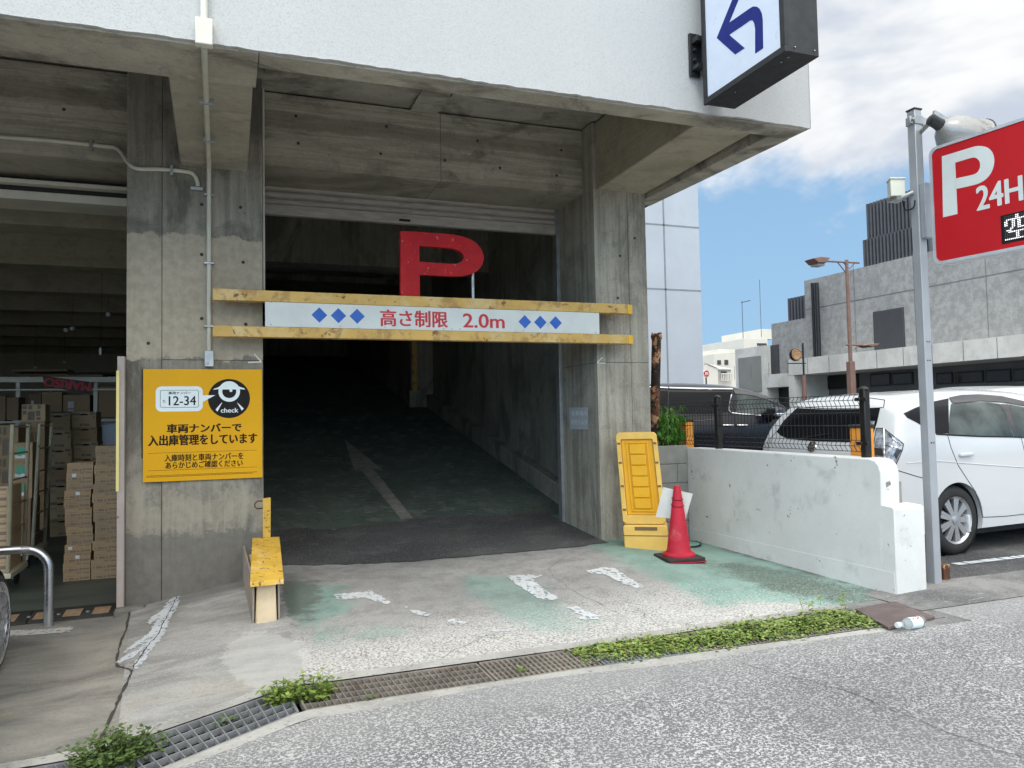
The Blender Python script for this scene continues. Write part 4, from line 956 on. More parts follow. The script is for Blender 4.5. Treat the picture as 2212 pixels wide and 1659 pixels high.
def carton(c, w, d, h, rz_, mats, label, group=None, kind=0, name='cardboard_box'):
    """c: centre of the underside; front face looks towards the street"""
    m = M(); m.box(-w / 2, w / 2, -d / 2, d / 2, .0005, h - .0005, 0)
    y = -d / 2
    def pr(a, b, c_, e, mi=1): m.box(lerp(-w / 2, w / 2, a), lerp(-w / 2, w / 2, b), y - .0012, y + .002, lerp(0, h, c_), lerp(0, h, e), mi)
    if kind == 0:                                   # flat carton printed along the front
        pr(.50, .68, .78, .90); pr(.74, .96, .76, .90); pr(.08, .12, .14, .30); pr(.20, .42, .12, .32); pr(.46, .55, .10, .32); pr(.60, .70, .12, .40); pr(.72, .96, .16, .36); pr(.12, .5, .50, .53); pr(.75, .95, .52, .55)
        if random.random() < .1: q0 = random.uniform(.1, .5); pr(q0, q0 + .16, .42, .78, 4)
        if random.random() < .35: pr(-.002, 1.002, .935, .99, 0)
    elif kind == 1:                                 # handled crate
        pr(.03, .33, .78, .94); pr(.74, .97, .80, .94); pr(.88, .95, .55, .72); pr(.05, .3, .5, .53); pr(.05, .3, .58, .61); pr(.34, .46, .08, .22); pr(.5, .72, .08, .22); pr(.02, .98, .40, .41)
        m.prism([(lerp(-w / 2, w / 2, .5) + .058 * cos(a), y - .0016, lerp(0, h, .80) + (.02 * sin(a) if sin(a) > 0 else .008 * sin(a))) for a in [i * pi / 8 for i in range(16)]], (0, .003, 0), 2)
    elif kind == 2:                                 # green print
        m.prism([(.06 * cos(a) * (1 + .25 * cos(3 * a)), y - .0014, .55 * h + .05 * sin(a) * (1 + .25 * cos(3 * a))) for a in [i * pi / 12 for i in range(24)]], (0, .003, 0), 3)
        pr(.18, .82, .16, .34, 4); pr(.55, .9, .86, .94)
    elif kind == 3:                                 # plain carton with labels
        pr(.18, .40, .22, .62, 4); pr(.46, .60, .72, .98, 0); pr(.2, .4, .04, .12, 4)
    elif kind == 4:                                 # newspaper-like print
        for q in ((.02, .22, .72, .95), (.28, .44, .7, .94), (.66, .8, .72, .95), (.04, .2, .4, .62), (.25, .55, .05, .55), (.6, .78, .3, .62), (.62, .8, .06, .24), (.28, .6, .56, .59)): pr(*q)
    o = m.build(name, [mats, 'cardprint', 'black', 'cardgreen', 'label'], smooth=False, bevel=.003)
    # give it its own place
    o.location = c; o.rotation_euler = (0, 0, rz_); settag(o, label, 'box', group); return o
ORD = ['lowest', 'second', 'third', 'fourth', 'fifth', 'sixth', 'seventh', 'eighth', 'ninth', 'tenth', 'eleventh', 'twelfth', 'thirteenth', 'fourteenth', 'fifteenth']
random.seed(12)
FLOORZ = -.05
yS = 9.0
def stack(px0, px1, ptop, n, Y, side, dpx=0):
    a = at(px0, 1240, Y=Y); b = at(px1, 1240, Y=Y); top = at((px0 + px1) / 2, ptop, Y=Y).z
    w = b.x - a.x; h = (top - FLOORZ) / n
    for k in range(n):
        off = [-.012, -.012, .0, .0, .012, .012, .005, -.002, -.012, -.006, .012, .014, .014, .014][k] + random.uniform(-.004, .004)
        carton(((a.x + b.x) / 2 + off, Y + w * .5 + .15, FLOORZ + k * h), w * random.uniform(.955, .995), .44, h, random.uniform(-.03, .03), random.choice(('card', 'card', 'card', 'cardmid')),
               '%s flat printed carton from the floor in the %s front stack of the warehouse' % (ORD[k], side), 'flat cartons in the two front stacks', 0)
stack(136, 196, 1000, 13, 8.85, 'left'); stack(198, 257, 963, 14, 8.85, 'right')
# handled crates further back
def crates(px0, px1, ptop, n, Y, which, h=.235):
    a = at(px0, 900, Y=Y); b = at(px1, 900, Y=Y); top = at(px0, ptop, Y=Y).z; w = b.x - a.x; z = top
    h = (top - FLOORZ) / round((top - FLOORZ) / h); n = int(round((top - FLOORZ) / h))
    for k in range(n - 1, -1, -1):
        carton(((a.x + b.x) / 2 + (n - 1 - k) * .012, Y + .25, FLOORZ + k * h), w * .98, .46, h, random.uniform(-.015, .015), 'cardpale' if k % 3 else 'card',
               '%s hand-hole box from the floor in the %s stack behind the flat cartons' % (ORD[k], which), 'hand-hole boxes stacked in the warehouse', 1)
crates(96, 151, 893, 8, 12.6, 'left'); crates(154, 208, 890, 8, 12.75, 'right')
# a printed box on larger ones, upper left
a, b = at(43, 910, Y=11.6), at(94, 873, Y=11.6); w = b.x - a.x
zt = a.z
carton(((a.x + b.x) / 2, 11.85, zt), w, .42, b.z - zt, .06, 'cardpale', 'newsprint-patterned box with a hand hole on top of the pile behind the roll cages', None, 4)
k = 0
while zt - .36 > FLOORZ - .1 and k < 5:
    hh = min(.36, zt - FLOORZ)
    carton(((a.x + b.x) / 2, 11.85, zt - hh), w * 1.02, .44, hh, .03, 'card', 'plain box %s in the pile under the newsprint-patterned box' % ['first below the top', 'second below the top', 'third below the top', 'fourth below the top', 'at the floor'][k], 'boxes under the newsprint-patterned box', 4); zt -= hh; k += 1
a, b = at(-12, 1240, Y=11.2), at(38, 918, Y=11.2)
n = 4; hh = (b.z - FLOORZ) / n
for k in range(n): carton(((a.x + b.x) / 2, 11.45, FLOORZ + k * hh), b.x - a.x, .42, hh, 0, 'card', '%s printed box from the floor, far left pile behind the front roll cage' % ORD[k], 'boxes in the far left pile', 4)
# cartons standing on the shelf
SY = 15.0
def shelfbox(p0, p1, top, mat, label, kind=3, Y=SY, flap=False, dep=.42):
    a, b = at(*p0, Y=Y), at(*p1, Y=Y); carton(((a.x + b.x) / 2, Y + dep / 2, a.z), b.x - a.x, dep, b.z - a.z, 0, mat, label, None, kind)
shelfbox((136, 890), (194, 853), 0, 'card', 'plain carton with two white labels on the shelf above the hand-hole boxes')
shelfbox((90, 890), (134, 847), 0, 'card', 'open-flapped carton left of the white-labelled carton on the warehouse shelf', 5)
shelfbox((62, 890), (89, 850), 0, 'carddark', 'dark carton with a small label half hidden at the left of the shelf', 3)
shelfbox((213, 902), (257, 836), 0, 'card', 'tall reddish-brown carton standing at the right end of the shelf beside the pillar', 5)
shelfbox((259, 902), (290, 838), 0, 'carddark', 'narrow carton behind the left pillar edge, right of the tall carton', 5)
shelfbox((-10, 910), (12, 855), 0, 'carddark', 'dark open box at the far left edge of the shelf', 5, Y=13.4)
shelfbox((14, 908), (40, 858), 0, 'carddark', 'brown box with a dark side next to the far left shelf box', 5, Y=13.4)
t = thing('steel_shelf', 'long white steel shelf along the warehouse, loaded with cartons and boards', 'shelf', (-3.2, SY + .3, FLOORZ))
zr, zr2, zpl = at(160, 822, Y=SY).z, at(160, 842, Y=SY).z, at(235, 904, Y=SY).z
xl, xr_ = at(30, 830, Y=SY).x, at(300, 830, Y=SY).x
m = M(); m.box(xl - 2, xr_, SY - .02, SY + .02, zr - .03, zr + .03); m.build('beam', 'box_cream', t, bevel=.004)
m = M(); m.box(xl - 2, xr_, SY - .06, SY - .02, zr2 - .012, zr2 + .014); m.build('beam', 'box_cream', t)
m = M(); m.box(xl - 2, xr_, SY - .03, SY + .7, zpl - .05, zpl - .005); m.build('plank', 'box_cream', t)
m = M(); m.box(xl - 2, xr_, SY - .02, SY + .7, zr + .031, zr + .06); m.build('plank', 'box_cream', t)
for px in (38, 206, 262):
    q = at(px, 830, Y=SY); m = M(); m.box(q.x - .03, q.x + .03, SY + .02, SY + .08, FLOORZ, zr + .03); m.build('post', 'box_cream', t)
m = M(); q0, q1 = at(218, 940, Y=SY + .3), at(256, 907, Y=SY + .3); m.box(q0.x, q1.x, SY + .3, SY + .33, q0.z - 1.0, q1.z); m.build('back_panel', 'signface', t)
random.seed(31)
for k, (pa, pb_) in enumerate((((70, 811), (225, 806)), ((150, 807), (262, 812)), ((30, 815), (150, 813)))):
    a, b = at(*pa, Y=SY + .1), at(*pb_, Y=SY + .1); zb2 = zr + .06 + k * .045
    m = M(); m.obox(((a.x + b.x) / 2, SY + .25, zb2 + .02), ((b.x - a.x) / 2, .0, .004), (.01, .28, 0), (0, 0, .018))
    m.build('flat_board', ['carddark', 'rubber', 'carddark'][k], tag=(['dark flattened carton lying lowest on the shelf top', 'black flat board lying on the right half of the shelf top', 'brown flat board on the left half of the shelf top'][k], 'board', None))
# a red cut-out name board lying upside down on the shelf edge
a, b = at(94, 826, Y=SY - .09), at(196, 838, Y=SY - .09)
t = thing('name_board', 'red cut-out lettering board hanging upside down over the shelf edge', 'sign', a)
MAT['boarddark'] = std('dark_board_backing', (0.05, 0.055, 0.06), 0.6)
MAT['redlet'] = std('dusty_red_board', (0.62, 0.03, 0.045), 0.5)
d = (b - a); d.y = 0; ux = -d.normalized(); uz = -Vector((d.normalized().z, 0, -d.normalized().x)) * -1
uz = Vector((-ux.z, 0, ux.x))
if uz.z > 0: uz = -uz
zs = at(150, 812, Y=SY - .09).z - at(150, 834, Y=SY - .09).z
m = M(); P = [a + (b - a) * -.02 + Vector((0, 0, zs * .62)), a + (b - a) * .5 + Vector((0, 0, zs * .60)), b + (b - a) * .03 + Vector((0, 0, zs * .6)), b + Vector((-.03, 0, -zs * .55)), a + (b - a) * .4 + Vector((0, 0, -zs * .45)), a + (b - a) * .02 + Vector((0, 0, -zs * .35))]
m.prism(P, (0, .02, 0)); bk = m.build('backing', 'boarddark', t)
L = (b - a).length
text('MARISO', 'redlet', bk, b + Vector((-.0, -.004, zs * .48)) , ux, uz, L * .97, zs * .82, 'lettering', .05, .004)
# roll cages
def cage(pt, pb, Y, dY, label, lean=.1):
    x = at(pb[0], pb[1], Y=Y).x; top = at(pt[0], pt[1], Y=Y)
    t = thing('roll_cage', label, 'trolley', (x - .4, Y + dY / 2, FLOORZ), group='roll cages in the warehouse')
    xt = top.x; zt_ = top.z; zb = FLOORZ + .2; w_ = .78
    for sgn, dx_ in ((0, 0), (-w_, 0)):
        m = M()
        for yy in (Y, Y + dY):
            m.tube([(x + dx_, yy, zb), (lerp(x, xt, .5) + dx_, yy, lerp(zb, zt_, .5)), (xt + dx_, yy, zt_)], .019, 8)
        m.build('end_frame', 'cagepaint', t)
        m = M()
        for f in (.12, .28, .45, .62, .80, .985):
            m.tube([(lerp(x, xt, f) + dx_, Y, lerp(zb, zt_, f)), (lerp(x, xt, f) + dx_, Y + dY, lerp(zb, zt_, f))], .009, 6)
        m.build('rung', 'cagepaint', t)
    m = M(); m.box(x - w_ - .03, x + .03, Y - .02, Y + dY + .02, zb - .05, zb); m.build('base', 'cagepaint', t, bevel=.006)
    for dx_ in (-.07, -w_ + .07):
        for yy in (Y + .05, Y + dY - .05):
            m = M(); m.box(x + dx_ - .02, x + dx_ + .02, yy - .03, yy + .03, FLOORZ + .05, zb - .051); cs = m.build('caster', 'label', t)
            m = M(); m.lathe([(.045, -.018), (.06, -.012), (.06, .012), (.045, .018)], (x + dx_ + .01, yy + .02, FLOORZ + .06), 16, axis='x'); m.build('wheel', 'rubber', cs)
    return x, w_
xA, wA = cage((27, 917), (17, 1220), 8.45, .62, 'cream roll cage at the left edge of the warehouse, loaded with a pile of boxes')
xB, wB_ = cage((86, 915), (70, 1175), 9.9, .62, 'duller roll cage further back between the front cage and the flat cartons')
n = 5; q1 = at(8, 1050, Y=8.6); hh = (q1.z - FLOORZ - .2) / n
for k in range(n): carton((xA - .20 , 8.78, FLOORZ + .201 + k * hh), .36, .5, hh, 0, 'cardpale', '%s box from the bottom of the pile inside the front roll cage' % ORD[k], 'boxes inside the front roll cage', 0)
q0, q1 = at(34, 1075, Y=10.2), at(80, 955, Y=10.2); hh = (q1.z - q0.z) / 3
for k in range(3): carton(((q0.x + q1.x) / 2 - .02 , 10.25, q0.z + k * hh), q1.x - q0.x, .46, hh, .05, 'card', '%s box with a green leaf print in the rear roll cage' % ['lowest', 'middle', 'topmost'][k], 'green-printed boxes in the rear roll cage', 2)
n = 3; hh = (q0.z - FLOORZ - .2) / n
for k in range(n): carton(((q0.x + q1.x) / 2 - .02, 10.25, FLOORZ + .201 + k * hh), q1.x - q0.x, .46, hh, 0, 'carddark', '%s dark box from the bottom of the rear roll cage, under the green-printed ones' % ORD[k], 'dark boxes in the rear roll cage', 5)

# ================================================================== DRAIN GRATINGS
MAT['gratenew'] = std('galvanised_grating', (0.36, 0.38, 0.40), 0.5, 0.55, 0.15, wear=(((0.16, 0.13, 0.11), 11, 0.62, 0.75),))
MAT['grateold'] = std('rusty_grating', (0.26, 0.235, 0.205), 0.7, 0.3, 0.25, wear=(((0.19, 0.10, 0.06), 8, 0.60, 0.72), ((0.34, 0.32, 0.29), 16, 0.56, 0.68)), world=True)
def dpt(s, w):
    """s: x along the back edge, w: 0 back .. 1 front"""
    i = 0
    while i < len(DB) - 2 and s > DB[i + 1][0]: i += 1
    u = (s - DB[i][0]) / (DB[i + 1][0] - DB[i][0])
    b = Vector((lerp(DB[i][0], DB[i + 1][0], u), lerp(DB[i][1], DB[i + 1][1], u), 0)); f = Vector((lerp(DF[i][0], DF[i + 1][0], u), lerp(DF[i][1], DF[i + 1][1], u), 0))
    p = b.lerp(f, w); p.z = table(b.x, ZF); return p
def grating(s0, s1, nlong, ncross, mat, label, cross_th=.004, long_th=.006, hcross=.024, hlong=.03):
    t = thing('drain_grating', label, 'drain grate', dpt((s0 + s1) / 2, .5), group='gratings over the roadside drain')
    g = .008; m = M()
    for w in (.035, .965):
        a, b = dpt(s0 + g, w), dpt(s1 - g, w); d = (b - a).normalized(); n = Vector((-d.y, d.x, 0))
        m.obox((a + b) / 2 + Vector((0, 0, -.017)), d * ((b - a).length / 2), n * .007, Vector((0, 0, .016)))
    for s in (s0 + g, s1 - g):
        a, b = dpt(s, .035), dpt(s, .965); d = (b - a).normalized(); n = Vector((-d.y, d.x, 0))
        m.obox((a + b) / 2 + Vector((0, 0, -.016)), d * ((b - a).length / 2), n * .006, Vector((0, 0, .016)))
    m.build('frame', mat, t)
    m = M()
    for k in range(1, nlong + 1):
        w = lerp(.035, .965, k / (nlong + 1)); a, b = dpt(s0 + g, w), dpt(s1 - g, w); d = (b - a).normalized(); n = Vector((-d.y, d.x, 0))
        m.obox((a + b) / 2 + Vector((0, 0, -.004 - hlong / 2)), d * ((b - a).length / 2), n * long_th / 2, Vector((0, 0, hlong / 2)))
    for k in range(1, ncross + 1):
        s = lerp(s0 + g, s1 - g, k / (ncross + 1)); a, b = dpt(s, .04), dpt(s, .96); d = (b - a).normalized(); n = Vector((-d.y, d.x, 0))
        m.obox((a + b) / 2 + Vector((0, 0, -.002 - hcross / 2)), d * ((b - a).length / 2), n * cross_th / 2, Vector((0, 0, hcross / 2)))
    m.build('bars', mat, t).name = 'bar_grid'
grating(-2.1, -1.12, 4, 24, 'gratenew', 'grey grating furthest left, running out of the frame at the bottom', .006)
grating(-1.10, -.62, 4, 12, 'gratenew', 'short grey grating under the leafy weed at the lower left', .006)
grating(-.585, .315, 3, 15, 'gratenew', 'wide-meshed galvanised grating on the bend of the drain', .006, .008)
grating(.345, 1.40, 3, 27, 'grateold', 'rusty close-meshed grating in the middle, beside the small weed', .005, .006)
grating(1.41, 2.08, 4, 19, 'grateold', 'brown bar grating whose slats look slanted, before the green weeds begin', .012, .004)
grating(2.09, 2.77, 5, 21, 'gratenew', 'grey bar grating half covered by the left end of the weeds', .012, .004)
grating(2.78, 3.46, 5, 21, 'grateold', 'bar grating buried under the middle of the weeds', .012, .004)
grating(3.47, 4.10, 5, 20, 'grateold', 'bar grating under the right end of the weeds next to the brown cover', .012, .004)
# brown cover plate
MAT['cover'] = std('brown_cover_plate', (0.135, 0.105, 0.10), 0.85, 0.1, 0.18, 9, 0.4, 90, wear=(((0.20, 0.19, 0.185), 14, 0.6, 0.75),))
q = [at(1847, 1317, Z=.125), at(1934, 1301, Z=.13), at(2020, 1334, Z=.13), at(1919, 1357, Z=.125)]
m = M(); m.prism([(p.x, p.y, .112 if i in (0, 3) else .118) for i, p in enumerate(q)], (0, 0, .02)); m.build('drain_cover', 'cover', bevel=.003, tag=('brown steel cover plate at the right end of the drain, beside the bottle', 'drain cover'))

# ================================================================== WEEDS AND LEAVES
def leafmat(name, a, b):
    m, nt, bs = newmat(name)
    v = coords(nt, False); c = mix(nt, step(nt, noise(nt, v, 14, 3), 0.35, 0.65), a, b)
    nt.links.new(c, bs.inputs['Base Color']); bs.inputs['Roughness'].default_value = .5
    bs.inputs['Subsurface Weight'].default_value = 0.0
    try: bs.inputs['Transmission Weight'].default_value = 0.0
    except Exception: pass
    return m
MAT['leaf'] = leafmat('weed_leaf', (0.10, 0.17, 0.03), (0.25, 0.34, 0.07))
MAT['leafpale'] = leafmat('yellowing_weed_leaf', (0.22, 0.27, 0.06), (0.34, 0.38, 0.11))
MAT['leafdark'] = leafmat('dark_weed_leaf', (0.055, 0.10, 0.025), (0.12, 0.19, 0.055))
MAT['leafbush'] = leafmat('bush_leaf', (0.07, 0.20, 0.025), (0.17, 0.38, 0.06))
MAT['stem'] = std('plant_stem', (0.13, 0.15, 0.05), 0.7)
MAT['leafdry'] = std('dry_leaf', (0.20, 0.14, 0.07), 0.8)
def leaf(m, p, d, up, l, w, mi=0):
    d = d.normalized(); sdir = d.cross(up)
    if sdir.length < 1e-4: sdir = d.orthogonal()
    sdir.normalize(); n = sdir.cross(d)
    a = p; b = p + d * l * .35 + sdir * w * .5 - n * l * .05; c_ = p + d * l * .72 + sdir * w * .36 - n * l * .10; e_ = p + d * l - n * l * .22
    f_ = p + d * l * .72 - sdir * w * .36 - n * l * .10; g_ = p + d * l * .35 - sdir * w * .5 - n * l * .05; k = p + d * l * .5 - n * l * .14
    m.add([a, b, c_, e_, f_, g_, k], [(0, 1, 6), (1, 2, 6), (2, 3, 6), (3, 4, 6), (4, 5, 6), (5, 0, 6)], mi)
def rdir(el0=.1, el1=1.2):
    a = random.uniform(0, 2 * pi); e = random.uniform(el0, el1); return Vector((cos(a) * cos(e), sin(a) * cos(e), sin(e)))
def weed(base, r, h, nst, nleaf, lsize, label, mat='leaf', squash=1.0, ang=0.0):
    t = thing('weed', label, 'plant', base)
    ms, ml = M(), M()
    for i in range(nst):
        a = random.uniform(0, 2 * pi); rr = r * sqrt(random.random()); fo = Vector((rr * cos(a), rr * sin(a) * squash, 0))
        fo = Vector((fo.x * cos(ang) - fo.y * sin(ang), fo.x * sin(ang) + fo.y * cos(ang), 0))
        p0 = Vector(base) + fo * (.7 if nst > 10 else .05); hh = h * random.uniform(.4, 1.0) * (1 - .45 * rr / r); lean = fo * random.uniform(.1, .6) + Vector((random.uniform(-.02, .02), random.uniform(-.02, .02), 0))
        path = [p0 + lean * (s * s) + Vector((0, 0, hh * s)) for s in (0, .35, .7, 1)]
        ms.tube(path, .0025, 4, taper=[1, .9, .7, .4])
        for j in range(nleaf):
            s = random.uniform(.25, 1.02); p = p0 + lean * (s * s) + Vector((0, 0, hh * s))
            d = rdir(-.25, .8); leaf(ml, p + d * .01, d, Vector((0, 0, 1)), lsize * random.uniform(.55, 1.2), lsize * random.uniform(.45, .75))
    ms.build('stem', 'stem', t, smooth=False); ml.build('leaves', mat, t, recalc=False, ang=80).name = 'foliage'
random.seed(17)
b0 = at(262, 1632, Z=0); weed((b0.x - .02, b0.y - .02, -.03), .21, .20, 80, 14, .030, 'dense dark weed growing out of the drain at the lower left', 'leafdark', .7, .4)
b1 = at(608, 1512, Z=.0); weed((b1.x, b1.y, -.02), .13, .16, 36, 11, .032, 'leafy weed at the joint between two gratings, left one of a pair', 'leaf', .8, .5)
b2 = at(672, 1510, Z=.0); weed((b2.x, b2.y, -.02), .14, .19, 44, 11, .032, 'taller weed growing through the rusty grating, right one of a pair', 'leaf', .8, 0)
b3 = at(480, 1556, Z=.0); weed((b3.x, b3.y, -.03), .07, .07, 5, 5, .035, 'tiny weed between the bars of the wide-meshed grating', 'leafdark')
b4 = at(1128, 1448, Z=.05); weed((b4.x, b4.y, .02), .09, .06, 8, 5, .028, 'small yellowish weed on the brown bar grating', 'leaf')
b5 = at(798, 1505, Z=.04); weed((b5.x, b5.y, .0), .08, .05, 5, 4, .03, 'small weed low in the rusty grating, right of the taller one', 'leafdark')
# ground cover over the right half of the drain
m = M(); random.seed(23)
def cover_h(x): return (.72 + .35 * sin(x * 5.3) * sin(x * 13.1)) * table(x, [(1.95, 0), (2.15, .035), (2.5, .04), (3.0, .05), (3.6, .06), (3.95, .055), (4.12, .0)])
for i in range(10500):
    x = random.uniform(1.95, 4.14); h = cover_h(x)
    if random.random() > min(1, h / .055 + .1): continue
    w = random.gauss(.5, .24); 
    if x < 2.35 and random.random() < .5: w = random.uniform(.0, .45)
    if not -.20 + .12 * sin(x * 7) < w < 1.02 + .10 * sin(x * 11 + 2): continue
    y = lerp(dby(x), dfy(x), w); prof = max(0.12, 1 - abs(w - .5) * 1.5)
    z = table(x, ZF) + h * prof * random.uniform(.15, 1.0) * (1.15 if noise is None else 1)
    z += .02 * sin(x * 9 + 1) * prof * sin(y * 14)
    d = rdir(-.35, .7); leaf(m, Vector((x, y, max(z, table(x, ZF) + .006))), d, Vector((0, 0, 1)), random.uniform(.014, .036), random.uniform(.010, .026), random.choices((0, 1, 2, 3), (.66, .012, .19, .14))[0])
for i in range(7):
    x = random.uniform(3.5, 4.1); y = lerp(dby(x), dfy(x), random.uniform(-.1, .6)); z0 = table(x, ZF) + .05; hh = random.uniform(.03, .10)
    m.tube([(x, y, z0), (x + random.uniform(-.03, .03), y, z0 + hh)], .0018, 4, 0)
    for j in range(4): leaf(m, Vector((x, y, z0 + hh * random.uniform(.4, 1))), rdir(-.1, .9), Vector((0, 0, 1)), .034, .022, 0)
for i in range(260):
    x = random.uniform(2.1, 4.1); w = random.uniform(.0, 1.0); y = lerp(dby(x), dfy(x), w); z0 = table(x, ZF) + .01; hh = random.uniform(.05, .13) * min(1, cover_h(x) / .07); d = Vector((random.uniform(-.5, .5), random.uniform(-.5, .5), 1)) * hh; sd_ = Vector((.0022, .001, 0))
    m.add([Vector((x, y, z0)) - sd_, Vector((x, y, z0)) + sd_, Vector((x, y, z0)) + d], [(0, 1, 2)], 2)
gc = m.build('ground_cover', ['leaf', 'leafdry', 'leafpale', 'leafdark'], recalc=False, ang=80); struct(gc, 'stuff')
gc['label'] = 'low green weeds spreading over the right half of the drain'; gc['category'] = 'weeds'
# leaf litter in the corners of the ramp
m = M(); random.seed(29)
for i in range(420):
    if i < 260: x = random.uniform(3.1, 3.95); y = random.gauss(8.55, .16)
    elif i < 340: x = random.gauss(.6, .18); y = random.gauss(8.2, .22)
    else: x = 3.8 - abs(random.gauss(0, .05)); y = random.uniform(8.8, 12)
    z = max(gz(x, y) if y < 8.6 else 0, rz(x, y)) + random.uniform(.008, .02)
    leaf(m, Vector((x, y, z)), rdir(-.1, .25), Vector((0, 0, 1)), random.uniform(.015, .04), random.uniform(.008, .02))
ll = m.build('leaf_litter', 'leafdry', recalc=False); struct(ll, 'stuff'); ll['label'] = 'dry leaf litter gathered at the foot of the ramp'; ll['category'] = 'leaves'

# ================================================================== WALL, FENCE, STAND, CONE
MAT['whitewall'] = std('chipped_white_wall_paint', (0.68, 0.685, 0.675), 0.8, var=0.06, vs=1.6, bump=0.3, bs=16, world=True,
    wear=(((0.53, 0.54, 0.535), 3.2, 0.54, 0.72), ((0.20, 0.20, 0.19), 5.5, 0.655, 0.675), ((0.36, 0.37, 0.37), 30, 0.665, 0.70), ((0.74, 0.74, 0.73), 2.1, 0.6, 0.8)))
MAT['blockgrey'] = std('grey_concrete_block', (0.25, 0.25, 0.235), 0.9, var=0.14, vs=5, bump=0.3, bs=50, world=True)
MAT['standyellow'] = std('amber_plastic', (0.78, 0.405, 0.010), 0.45, spec=.3, var=0.07, vs=3)
MAT['standpale'] = std('sun_faded_yellow_plastic', (0.78, 0.50, 0.12), 0.5, spec=.3, var=0.1, vs=4, wear=(((0.42, 0.27, 0.10), 8, 0.6, 0.75),))
MAT['clip'] = std('brown_clip', (0.16, 0.10, 0.04), 0.6)
MAT['conered'] = std('faded_red_cone_plastic', (0.42, 0.018, 0.04), 0.6, spec=.25, var=0.12, vs=5, wear=(((0.50, 0.09, 0.10), 6, 0.58, 0.8),))
MAT['plate'] = std('grubby_white_plate', (0.62, 0.63, 0.60), 0.6, var=0.06, wear=(((0.46, 0.46, 0.43), 5, 0.55, 0.8),))
MAT['fenceblack'] = std('black_fence_coating', (0.013, 0.012, 0.012), 0.4, 0.1, 0.2)
MAT['orange'] = std('orange_post_sheet', (0.80, 0.33, 0.06), 0.5, spec=.2, var=0.06)
WX = 4.70
prof = [(4.462, .02), (4.462, .765), (4.50, .778), (4.555, .785), (4.57, .83), (4.565, 1.03), (4.585, 1.09), (4.62, 1.125), (4.68, 1.138), (5.6, 1.142), (6.6, 1.150), (7.22, 1.150), (7.22, .02)]
t = thing('boundary_wall', 'low chipped white painted wall between the forecourt and the car park', 'wall', (WX, 5.8, .14))
m = M(); m.prism([(WX, a, b) for a, b in prof[4:] + [(4.60, .02)]], (.185, 0, 0)); m.build('wall_panel', 'whitewall', t, bevel=.010, seg=2)
m = M(); m.prism([(WX + .001, a, b) for a, b in [(4.462, .02), (4.455, .765), (4.475, .782), (4.61, .79), (4.61, .02)]], (.30, 0, 0)); m.build('end_block', 'whitewall', t, bevel=.007, seg=2)
m = M(); m.box(4.886, 4.96, 4.62, 8.9, .02, .95); m.build('wall_backing', 'blockgrey', t)
m = M(); m.box(WX - .0035, WX + .02, 4.475, 7.2, .1, .29); m.build('footing_band', 'whitewall', t)
# block wall and planter behind it
t = thing('block_wall', 'short grey concrete block wall between the right column and the white wall', 'wall', (4.45, 7.2, .15))
m = M()
for k in range(5):
    z0 = .16 + k * .205
    for x0, x1 in (((4.225, 4.56), (4.565, 4.70)) if k % 2 else ((4.225, 4.30), (4.305, 4.70))): m.box(x0 + .002, x1 - .002, 7.2, 7.34, z0 + .004, z0 + .2)
m.box(4.23, 4.69, 7.21, 7.33, .1, 1.18); m.build('blocks', 'blockgrey', t, bevel=.006).name = 'block_course'
m = M(); m.box(4.23, 4.70, 7.36, 8.6, .1, 1.12); struct(m.build('planter_soil', 'channel'))
# bush
random.seed(41)
t = thing('bush', 'bright green bush with narrow drooping leaves behind the block wall', 'shrub', (4.60, 7.42, 1.12))
ms, ml = M(), M()
for i in range(64):
    a = random.uniform(0, 2 * pi); r = random.uniform(.02, .22); b = Vector((4.60 + .05 * cos(a), 7.42 + .04 * sin(a), 1.12)); tip = Vector((4.62 + r * cos(a) * .8, 7.40 + r * sin(a) * .5, 1.12 + random.uniform(.10, .50)))
    mid = b.lerp(tip, .5) + Vector((0, 0, .08)); ms.tube([b, mid, tip], .003, 4)
    for j in range(26):
        s = random.uniform(.25, 1.0); p = b.lerp(mid, s * 2) if s < .5 else mid.lerp(tip, s * 2 - 1)
        d = Vector((cos(a) + random.uniform(-.9, .9), sin(a) + random.uniform(-.9, .9), random.uniform(-1.1, .35))); leaf(ml, p, d, Vector((0, 0, 1)), random.uniform(.05, .10), random.uniform(.010, .018))
ms.build('stem', 'stem', t); ml.build('leaves', 'leafbush', t, recalc=False, ang=80).name = 'foliage'
# rusty pipe
pt, pm = at(1418, 722, Y=7.45), at(1412, 940, Y=7.45)
t = thing('rusty_pipe', 'rust-eaten steel pipe standing upright behind the right column', 'pipe', (pm.x, 7.45, 1.1))
m = M(); m.tube([(pm.x + .01, 7.45, .9), (lerp(pm.x, pt.x, .5), 7.45, 1.75), (pt.x, 7.45, pt.z - .03)], .052, 16); m.build('pipe', 'rust', t, ang=60)
m = M(); random.seed(2)
m.lathe([(.054, -.05), (.062, -.02), (.064, .0), (.056, .015), (.03, .012)], (pt.x, 7.45, pt.z - .02), 16); 
for k in range(14):
    a = random.uniform(0, 6.28); m.ball((pt.x + .045 * cos(a), 7.45 + .045 * sin(a), pt.z + random.uniform(-.015, .012)), random.uniform(.008, .016), 4)
m.build('collar', 'rust', t)
